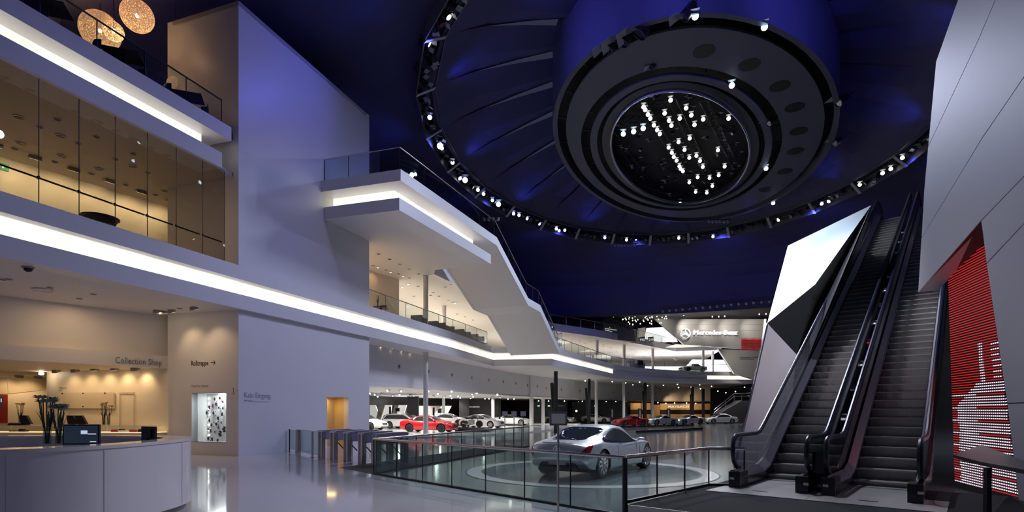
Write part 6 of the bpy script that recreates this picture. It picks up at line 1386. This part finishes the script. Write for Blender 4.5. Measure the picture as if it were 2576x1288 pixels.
# black leaning post pairs
for i, (px, y0, y1, px2, yt2) in enumerate(((1398, 934, 1090, 1388, 963), (1482, 953, 1071, 1474, 976), (1623, 963, 1066, 1618, 984), (1742, 973, 1060, 1738, 992), (1769, 978, 1063, None, None))):
    lab = ('tall black post pair behind the tablet stand', 'tall black post pair before the silver coupe', 'tall black post pair at the red roadster', 'tall black post pair before the wooden booth', 'single tall black post at the far right saloon')[i]
    p = atz(px, max(y1, 1064), 0); Y = p.y; r = (.15, .16, .17, .17, .17)[i]; z = 1.85+(HY-y0)/F*Y; t = thing('black_post', lab, 'post', (p.x, p.y, 0)); MB().box((p.x-r, Y-r, 0), (p.x+r, Y+r, min(z, ZS1-.01))).build('post_upright', BLACK, t)
    if px2:
        a = aty(px2, yt2, Y+.6); b = aty(px-3, 1062, Y+.6); b.z = .8; MB().bar(b, a, .26, .26).build('post_leaning', BLACK, t)
# white info stands and the near tablet stand
def stand(label, px, top, bot, Y, w_, h_, m_, pole, base=True):
    p = aty(px, bot, Y); t = thing('info_stand', label, 'info stand', (p.x, Y, 0)); zt = 1.85+(HY-top)/F*Y
    smooth(MB().cyl((p.x, Y, 0), (p.x, Y, zt-h_*.5), pole, 10)).build('pole', STEEL, t)
    mb = MB(); mb.box((p.x-w_/2, Y-.05, zt-h_), (p.x+w_/2, Y-.01, zt)); mb.build('frame', m_, t)
    mb = MB(); mb.box((p.x-w_/2+.03, Y-.056, zt-h_+.03), (p.x+w_/2-.03, Y-.05, zt-.03)); mb.build('screen', mat('tablet_screen', (.20, .20, .25), .25, emit=.055, ec=(.9, .9, 1), var=.1), t)
    smooth(MB().lathe([(0, 0), (.18, 0), (.18, .012), (.03, .03), (0, .03)], (p.x, Y, 0), seg=20)).build('foot', STEEL, t)
stand('tablet stand on a steel pole in front of the silver concept car', 1404, 1036, 1288, 8.7, .275, .215, mat('tablet_frame', (.34, .32, .33), .35, .5, var=.1), .018)
bpy.data.objects['info_stand'].children[0].location.x += .05
for px, lab in ((1270, 'leftmost small grey info stand before the white roadster'), (1293, 'middle small grey info stand before the white roadster'), (1316, 'rightmost small grey info stand before the white roadster')): stand(lab, px, 1034, 1080, 31, .33, .30, mat('stand_grey', (.34, .35, .40), .4, .3, var=.05), .022)
# motorcycle on its ramp
mp = atz(1186, 1085, .1); mk = thing('motorcycle', 'dark motorcycle on a black podium between red coupe and white four door coupe', 'motorcycle', (mp.x, mp.y, .42), math.radians(-18))
for x in (-.72, .72): smooth(MB().lathe([(.20, -.05), (.29, -.06), (.31, 0), (.29, .06), (.20, .05), (.20, -.05)], (x, 0, .31), (0, 1, 0), 22)).build('tyre', TYRE, mk, world=False); MB().lathe([(.03, -.05), (.20, -.02), (.20, .02), (.03, .05)], (x, 0, .31), (0, 1, 0), 16).build('rim', CHROME, mk, world=False)
smooth(MB().tube([(.72, 0, .31), (.50, 0, .78), (.42, 0, .98)], .035, 8)).build('fork', CHROME, mk, world=False)
smooth(MB().tube([(-.72, 0, .31), (-.15, 0, .42), (.1, 0, .75), (.45, 0, .85)], .04, 8)).build('frame', BLACK, mk, world=False)
smooth(MB().tube([(-.1, 0, .80), (.15, 0, .88), (.38, 0, .84)], [.10, .17, .08], 10)).build('tank', DKP, mk, world=False)
smooth(MB().tube([(-.75, 0, .90), (-.45, 0, .80), (-.1, 0, .80)], [.04, .11, .09], 8)).build('seat', LEATHER, mk, world=False)
MB().box((-.22, -.16, .28), (.22, .16, .66)).build('engine', GREYL, mk, world=False)
smooth(MB().tube([(.36, -.36, 1.05), (.42, -.1, 1.0), (.42, .1, 1.0), (.36, .36, 1.05)], .018, 6)).build('handlebar', BLACK, mk, world=False)
smooth(MB().tube([(.2, -.15, .3), (-.2, -.18, .22), (-.75, -.2, .35)], .05, 8)).build('exhaust', CHROME, mk, world=False); smooth(MB().lathe([(0, .1), (.09, .06), (.1, -.02), (0, -.05)], (.56, 0, .92), (1, 0, 0), 12)).build('headlamp', HLAMP, mk, world=False)
pm = thing('podium', 'low black podium under the motorcycle with a sloping right end', 'podium', (mp.x, mp.y, .1)); d = V((math.cos(-.31), math.sin(-.31), 0)); n_ = V((-d.y, d.x, 0)); c = V((mp.x, mp.y, .1))
MB().slab([c-d*1.2-n_*.7, c+d*2.0-n_*.7, c+d*1.3-n_*.7+V((0, 0, .32)), c-d*1.2-n_*.7+V((0, 0, .32))], n_*1.4).build('podium_body', BLACK, pm); MB().slab([c-d*1.22-n_*.72+V((0, 0, .30)), c+d*1.3-n_*.72+V((0, 0, .30)), c+d*1.3-n_*.72+V((0, 0, .32)), c-d*1.22-n_*.72+V((0, 0, .32))], n_*1.44).build('podium_edge', STEEL, pm)
# long low steps in front of the far cars
for i, (a, b, h, lab) in enumerate(((atz(1535, 1078, 0), atz(1746, 1071.5, 0), .16, 'farther long black edged step in front of the red roadster'), (atz(1600, 1090.5, 0), atz(1768, 1081, 0), .16, 'nearer long black edged step behind the silver concept car'))):
    d = (b-a).normalized(); n_ = V((-d.y, d.x, 0)); t = thing('long_step', lab, 'step', a)
    MB().slab([a, b, b+n_*1.2, a+n_*1.2], (0, 0, h)).build('step_body', mat('step_lilac', (.22, .20, .22), .25, var=.05), t); MB().bar(a+V((0, 0, h)), b+V((0, 0, h)), .10, .12).build('black_nosing', BLACK, t)
# low rail with posts before the far roadsters
a, b = atz(1549, 1077.5, 0), atz(1745, 1073.5, 0); lr = thing('low_railing', 'low steel railing with thin posts before the red and silver roadsters', 'railing', a)
for i in range(9): p = a.lerp(b, i/8); MB().box((p.x-.03, p.y-.03, 0), (p.x+.03, p.y+.03, .95)).build('post', STEELH, lr); 
for i in range(8): p, q = a.lerp(b, i/8+.01), a.lerp(b, (i+1)/8-.01); MB().slab([p+V((0, 0, .1)), q+V((0, 0, .1)), q+V((0, 0, .85)), p+V((0, 0, .85))], (0, .01, 0)).build('glass_pane', GLASS, lr)
# wooden booth
WOOD = mat('booth_wood', (.58, .40, .20), .45, var=.25, scale=3, stretch=(1, 1, 6))
YB = 96
bt = thing('wooden_booth', 'warm wooden booth wall with glowing white letters at the far end', 'booth', (aty(1700, 1040, YB).x, YB, 0))
for x0, x1, y0, y1 in ((1586, 1612, 1014, 1031), (1614, 1637, 1014, 1031), (1640, 1660, 1018, 1050), (1661, 1723, 1015, 1031), (1724, 1786, 1015, 1031), (1586, 1637, 1042, 1052), (1661, 1786, 1042, 1052)):
    MB().slab([aty(x0, y1, YB), aty(x1, y1, YB), aty(x1, y0, YB), aty(x0, y0, YB)], (0, .3, 0)).build('wood_panel', WOOD, bt)
MB().slab([aty(1586, 1042, YB+.2), aty(1786, 1042, YB+.2), aty(1786, 1031, YB+.2), aty(1586, 1031, YB+.2)], (0, .3, 0)).build('dark_niche', BLACK, bt)
wtext('MAYBACH', (0, YB-.02, 0), (0, -1, 0), 1681, 1732, 1026, 1020, TEXTW, .08, parent=bt)
for px in (1620, 1690, 1750): lamp('SPOT', 'booth_light', aty(px, 1012, YB-3), 260, WARM, aty(px, 1026, YB), .1, 110, .8)
for i, (px, lab) in enumerate(((1355, 'left green exit sign on the black far wall'), (1381, 'second green exit sign on the black far wall'), (1498, 'green exit sign behind the white column'))):
    p = aty(px, 1021, 80); t = thing('exit_sign', lab, 'sign', p); MB().box((p.x-.16, 80, p.z-.1), (p.x+.16, 80.06, p.z+.1)).build('sign_plate', mat('exit_green2', (.2, .5, .3), .4, emit=.9, ec=(.45, .9, .55), var=.05), t); MB().box((p.x-.03, 79.98, p.z-.06), (p.x+.03, 80, p.z+.06)).build('sign_mark', TEXTW, t)
bigpost(1343, 1362, 1010, 1068, 80.2, BLK, 'black far wall panel beside the exit signs', 'black_display_wall', 'display'); bigpost(1372, 1428, 1010, 1068, 80.4, BLK, 'black far wall panel with small lines behind the silver saloon', 'black_display_wall', 'display'); bigpost(1440, 1580, 1011, 1068, 84, mat('dark_taupe', (.045, .04, .036), .4, var=.3, scale=.3), 'dark far wall panel behind the silver coupe', 'black_display_wall', 'display')
wtext('Ground Tradition. The', (0, 80.3, 0), (0, -1, 0), 1392, 1419, 1022, 1019, mat('letter_rose', (.6, .35, .3), .5, emit=.2, ec=(.6, .35, .3), var=.1), .02, label='small reddish words on the black far wall')
for i, (px, lab) in enumerate(((1540, 'black winged stele left of the half hidden silver saloon'), (1610, 'black winged stele right of the red roadster'), (1682, 'black winged stele by the dark saloon'))):
    p = aty(px, 1060, 78); t = thing('info_stele', lab, 'stele', (p.x, 78, 0)); MB().box((p.x-.25, 78, 0), (p.x+.25, 78.15, 2.15)).build('stele_body', BLACK, t); MB().box((p.x-.08, 77.98, .9), (p.x+.08, 78, 2.0)).build('stele_text', GREYL, t)
t = thing('floodlight', 'bright floodlight on a stand at the far black wall', 'floodlight', aty(1450, 1062, 83)*1); p = aty(1450, 1034, 83); MB().cyl((p.x, 83, 0), (p.x, 83, p.z), .03, 6).build('stand', STEEL, t); smooth(MB().lathe([(0, 0), (.14, 0), (.16, -.15), (.0, -.2)], p, (0, -1, 0), 12)).build('lamp_head', GREYL, t); MB().lathe([(0, .01), (.13, .01), (.13, .02), (0, .02)], p, (0, -1, 0), 12).build('lens', mat('hot_white', (1, 1, 1), .3, emit=40, ec=(1, .97, .85)), t)
# black staircase at the far right
BS = thing('black_staircase', 'black staircase with steel handrails behind the far right saloon', 'staircase', aty(1830, 1060, 80)*1)
YS = 80
for i in range(16):
    a = aty(1806+i*(1866-1806)/16, 1040-i*(1040-1005)/16, YS); w_ = 60/16/F*YS; MB().box((a.x, YS, a.z-.12), (a.x+w_, YS+2, a.z)).build('tread', GREYL, BS)
MB().slab([aty(1800, 1046, YS), aty(1866, 1008, YS), aty(1900, 1008, YS), aty(1900, 1066, YS), aty(1800, 1066, YS)], (0, .2, 0)).build('side_panel', mat('stair_black', (.02, .02, .022), .5, var=.1), BS)
for dy in (0, 7): smooth(MB().tube([aty(1796, 1031+dy, YS-.1), aty(1847, 990+dy, YS-.1), aty(1895, 989+dy, YS-.1)], .05, 6)).build('handrail', STEELH, BS)
for px, y0, y1 in ((1806, 1040, 1026), (1826, 1028, 1010), (1847, 1016, 992), (1866, 1008, 991)): MB().cyl(aty(px, y0, YS-.1), aty(px, y1, YS-.1), .035, 6).build('baluster', STEELH, BS)
tag(MB().slab([aty(1788, 1068, 90), aty(1895, 1068, 90), aty(1895, 976, 90), aty(1788, 976, 90)], (0, .3, 0)).build('dark_backdrop', mat('backdrop', (.045, .045, .05), .5, var=.5, scale=.2)), 'dark faceted backdrop behind the black staircase', 'panel')
# ================================================================ far galleries and the sign wall
YM = 82
def MP(x, y, Y=YM): return aty(x, y, Y)
sw = thing('sign_wall', 'large grey sign wall with a star and white letters above the far gallery', 'sign', MP(1800, 880))
seams = [(802.5, 816), (816.4, 831), (831.4, 850), (850.4, 882)]
def lx(y): return 1648+(y-802.5)*(1722-1648)/(867-802.5) if y < 867 else 1722+(y-867)*(1916-1722)/13
for k, (y0, y1) in enumerate(seams):
    if k < 3: pts = [(lx(y0), y0), (1922-(y0-802)*.1, y0), (1922-(y1-802)*.1, y1), (lx(y1), y1)]
    else: pts = [(lx(y0), y0), (1916, y0), (1914, 881), (1721, 867)]
    MB().slab([MP(*q) for q in pts], (0, .5, 0)).build('grey_panel', GREYP, sw)
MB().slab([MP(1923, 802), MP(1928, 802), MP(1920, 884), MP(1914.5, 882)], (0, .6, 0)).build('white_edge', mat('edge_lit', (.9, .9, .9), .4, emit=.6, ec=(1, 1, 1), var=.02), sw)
star(MB(), MP(1723.5, 839, YM-.35), (1, 0, 0), (0, 0, 1), (0, -1, 0), .74, .30, .06).build('star_emblem', TEXTW, sw)
wtext('Mercedes-Benz', (0, YM-.05, 0), (0, -1, 0), 1744, 1854, 842.5, 830, TEXTW, .35, name='sign_letters', parent=sw)
RG = mat('red_mesh', (.48, .02, .035), .5, var=.1)
rg = thing('red_screen', 'red louvred screen at the lower right of the sign wall', 'screen', MP(1890, 882, YM-.4))
for k in range(11):
    y = 852+k*2.8; MB().slab([MP(1865, y+1.7, YM-.4), MP(1917-.08*(y-850), y+1.9, YM-.4), MP(1917-.08*(y-850), y+.2, YM-.4), MP(1865, y, YM-.4)], (0, .1, 0)).build('slat', RG, rg)
for px in (1875, 1895, 1914): MB().slab([MP(px, 882, YM-.3), MP(px+1.2, 882, YM-.3), MP(px+1.2, 850, YM-.3), MP(px, 850, YM-.3)], (0, .08, 0)).build('upright', RG, rg)
lp = thing('slanted_panel', 'grey slanted panel with small dark words below the sign wall', 'panel', MP(1870, 945, YM-1))
MB().slab([MP(1806, 878, YM-1), MP(1912, 882.5, YM-1), MP(1895, 955, YM-1), MP(1846, 940, YM-1)], (0, .4, 0)).build('panel_sheet', GREYP, lp)
MB().slab([MP(1805, 877.5, YM-1.05), MP(1806.5, 877.5, YM-1.05), MP(1847, 940, YM-1.05), MP(1845, 940, YM-1.05)], (0, .1, 0)).build('edge_strip', TEXTW, lp)
wtext('Weltpremiere. SLS AMG', (0, YM-1.02, 0), (0, -1, 0), 1861, 1908, 901, 897, TEXTB, .02, parent=lp); wtext('World premiere. SLS AMG Roadster.', (0, YM-1.02, 0), (0, -1, 0), 1861, 1897, 904.5, 902.5, TEXTB, .02, parent=lp)
for x, pw in ((1665, 700), (1745, 900), (1800, 700), (1850, 700), (1905, 700)):
    q = MP(x, 797, YM-4); lamp('SPOT', 'sign_light', q, pw, SOFT, MP(x, 830, YM), .15, 75, .9)
lamp('SPOT', 'sign_light', MP(1850, 875, YM-7), 900, SOFT, MP(1868, 912, YM-1), .15, 70, .9)  # extra spot added to brighten the slanted panel, no fixture there
for i, (px, py, m_) in enumerate(((1675, 796, LENSW), (1720, 793, LENSW), (1766, 790, LENSW), (1792, 797, LENSO), (1808, 797, LENSO), (1814, 788, LENSO), (1823, 796, LENSO), (1896, 782, LENSO), (1910, 791, LENSO), (1927, 790, LENSO), (1592, 817, LENSO), (1639, 815, LENSO), (1782, 789, LENSW))):
    show_spot(MP(px, py, 77 if px > 1640 else 74), (0, 0, 2), ('warm glowing' if m_ is LENSO else 'white glowing')+' spotlight under the dark ceiling before the sign wall', ('warm' if m_ is LENSO else 'white')+' spotlights before the sign wall', m_)
for k in range(46):
    px = rnd.uniform(1540, 1680); py = 790+rnd.uniform(0, 22)+(1680-px)*.04; show_spot(MP(px, py, 76), (0, 0, 2), 'tiny dim spotlight in the dark ceiling over the second floor gallery', 'tiny ceiling lamps over the second floor gallery', GLOW if k % 3 == 0 else LENSD)
tr = thing('ceiling_truss', 'long black lamp truss below the rim of the blue hangings', 'truss', MP(1780, 765, 62)); truss(tr, MP(1660, 779, 62), MP(1945, 752, 56), .18, .03)
for k in range(16): q = MP(1660, 779, 62).lerp(MP(1945, 752, 56), (k+.5)/16)-V((0, 0, .25)); smooth(MB().lathe([(.08, .2), (.14, 0), (.10, -.1)], q, (rnd.uniform(-.5, .5), .5, .7), 8)).build('lamp_head', GREYL, tr)
# gable display and white box on the second floor gallery
gd = thing('gable_display', 'dark grey sloping display wall with a row of small models on the second floor gallery', 'display', MP(1560, 850, 74)); MB().slab([MP(1508, 850, 74), MP(1600, 860, 74), MP(1592, 820, 74), MP(1526, 797, 74), MP(1508, 812, 74)], (0, .4, 0)).build('display_sheet', mat('gable_grey', (.20, .20, .19), .5, var=.1), gd)
for k in range(10): q = MP(1528+k*6.2, 803.5+k*2.6, 73.9); MB().slab([q+V((-.08, 0, -.15)), q+V((.06, 0, -.15)), q+V((.12, 0, .12)), q+V((.0, 0, .18))], (0, -.1, 0)).build('wall_model', BLACK, gd)
for k in range(3): MB().slab([MP(1522, 827+k*4, 73.9), MP(1522+(30, 18, 6)[k], 831+k*4, 73.9), MP(1522+(30, 18, 6)[k], 830+k*4, 73.9), MP(1522, 825.5+k*4, 73.9)], (0, -.03, 0)).build('text_line', TEXTW, gd)
wb = thing('white_box_wall', 'white room wall with baked-in light on the second floor gallery left of the sign', 'wall panel', MP(1670, 858, 86)); MB().slab([MP(1620, 860, 86), MP(1705, 860, 86), MP(1690, 822, 86), MP(1627, 825, 86)], (0, .3, 0)).build('wall_sheet', mat('wall_baked_light', (.9, .9, .9), .5, emit=.9, ec=(1, 1, 1), var=.02), wb); MB().slab([MP(1602, 862, 85.6), MP(1621, 862, 85.6), MP(1624, 823, 85.6), MP(1605, 826, 85.6)], (0, .3, 0)).build('side_sheet', GREYP, wb)  # plain lit wall, its brightness put into the material as emission
for i, (px, s) in enumerate(((1609, 'zeit'), (1630, '29'))): 
    t = thing('banner', ('dark glass banner with pale letters on the gallery railing', 'dark banner with two white numerals on the gallery railing')[i], 'banner', MP(px+7, 862, 75)); MB().slab([MP(px, 860+i, 75), MP(px+14, 859+i, 75), MP(px+14, 847, 75), MP(px, 848, 75)], (0, .05, 0)).build('banner_sheet', GREYL, t)
    wtext(('MIS' if i == 0 else '29'), (0, 74.97, 0), (0, -1, 0), px+1.5, px+13, 857.5, 851.5, TEXTW, .02, parent=t)
# glowing strip under the sign and gallery lights
gs = thing('light_strip', 'glowing slanted strip under the sign wall edge', 'light strip', MP(1700, 870, 80)); MB().slab([MP(1676, 873, 80), MP(1700, 866, 80), MP(1764, 870, 80), MP(1715, 873.5, 80)], (0, .3, -.03)).build('light_panel', STRIP, gs)
for px, py in ((1591,888),(1612,889),(1634,886),(1587,899),(1613,899),(1637,897),(1524,875),(1563,880),(1605,895),(1564,898),(1687,893),(1696,902),(1700,905),(1550,890)):
    p = atz(px, py, ZS2+.005); dl(p if p.y < 95 else aty(px, py, 84), .2, GLOWW, 'glowing lamp in the pale gallery soffit right of the staircase', 'glowing lamps of the first floor gallery soffit')
for i in range(40):
    px = rnd.uniform(1425, 1690); py = 850+ (px-1425)*.13+rnd.uniform(0, 24); p = atz(px, py, ZS2+.01)
    if p.y < 105: dl(p, .12, REFL, 'tiny dark downlight in the pale gallery soffit', 'tiny downlights of the gallery soffit')
for x, y, pw in ((4, 78, 420), (14, 84, 500), (24, 92, 900), (31, 90, 1000), (-2, 70, 380)):
    spots('gallery_light', x, y, ZS2-.1, pw*1.7, (1, .94, .88) if x < 20 else (.92, .92, 1))
# bright corner behind the gallery railing, room light put into the walls as emission
t = thing('baked_light_wall', 'white wall with baked-in light in the right corner of the first floor gallery', 'wall panel', aty(1780, 940, 92)); MB().slab([aty(1700, 950, 92), aty(1850, 950, 92), aty(1820, 905, 92), aty(1742, 905, 92)], (0, .2, 0)).build('wall_sheet', mat('wall_baked_light2', (.9, .9, .95), .5, emit=1.0, ec=(.95, .95, 1), var=.02), t); MB().slab([aty(1600, 950, 95), aty(1742, 950, 95), aty(1742, 922, 95), aty(1600, 922, 95)], (0, .2, 0)).build('wall_sheet', mat('wall_baked_light2', (.9, .9, .95)), t)
# furniture of the gallery: dark monitor and small counters
for i, (px, py, w_, h_, m_, lab) in enumerate(((1612, 912, .35, .3, BLACK, 'black cube monitor on the first floor gallery'), (1603, 920, 1.1, .35, GREYP, 'pale grey counter on the first floor gallery'), (1588, 916, .5, .5, GREYP, 'pale grey box on the first floor gallery'))):
    p = aty(px, py, 76+i); t = thing('gallery_unit', lab, 'unit', (p.x, 76+i, Z1)); MB().box((p.x-w_, 76+i, p.z-h_), (p.x+w_, 76.6+i, p.z+h_)).build('unit_head', m_, t); MB().box((p.x-.08, 76.2+i, Z1), (p.x+.08, 76.4+i, p.z-h_)).build('unit_leg', GREYL, t)
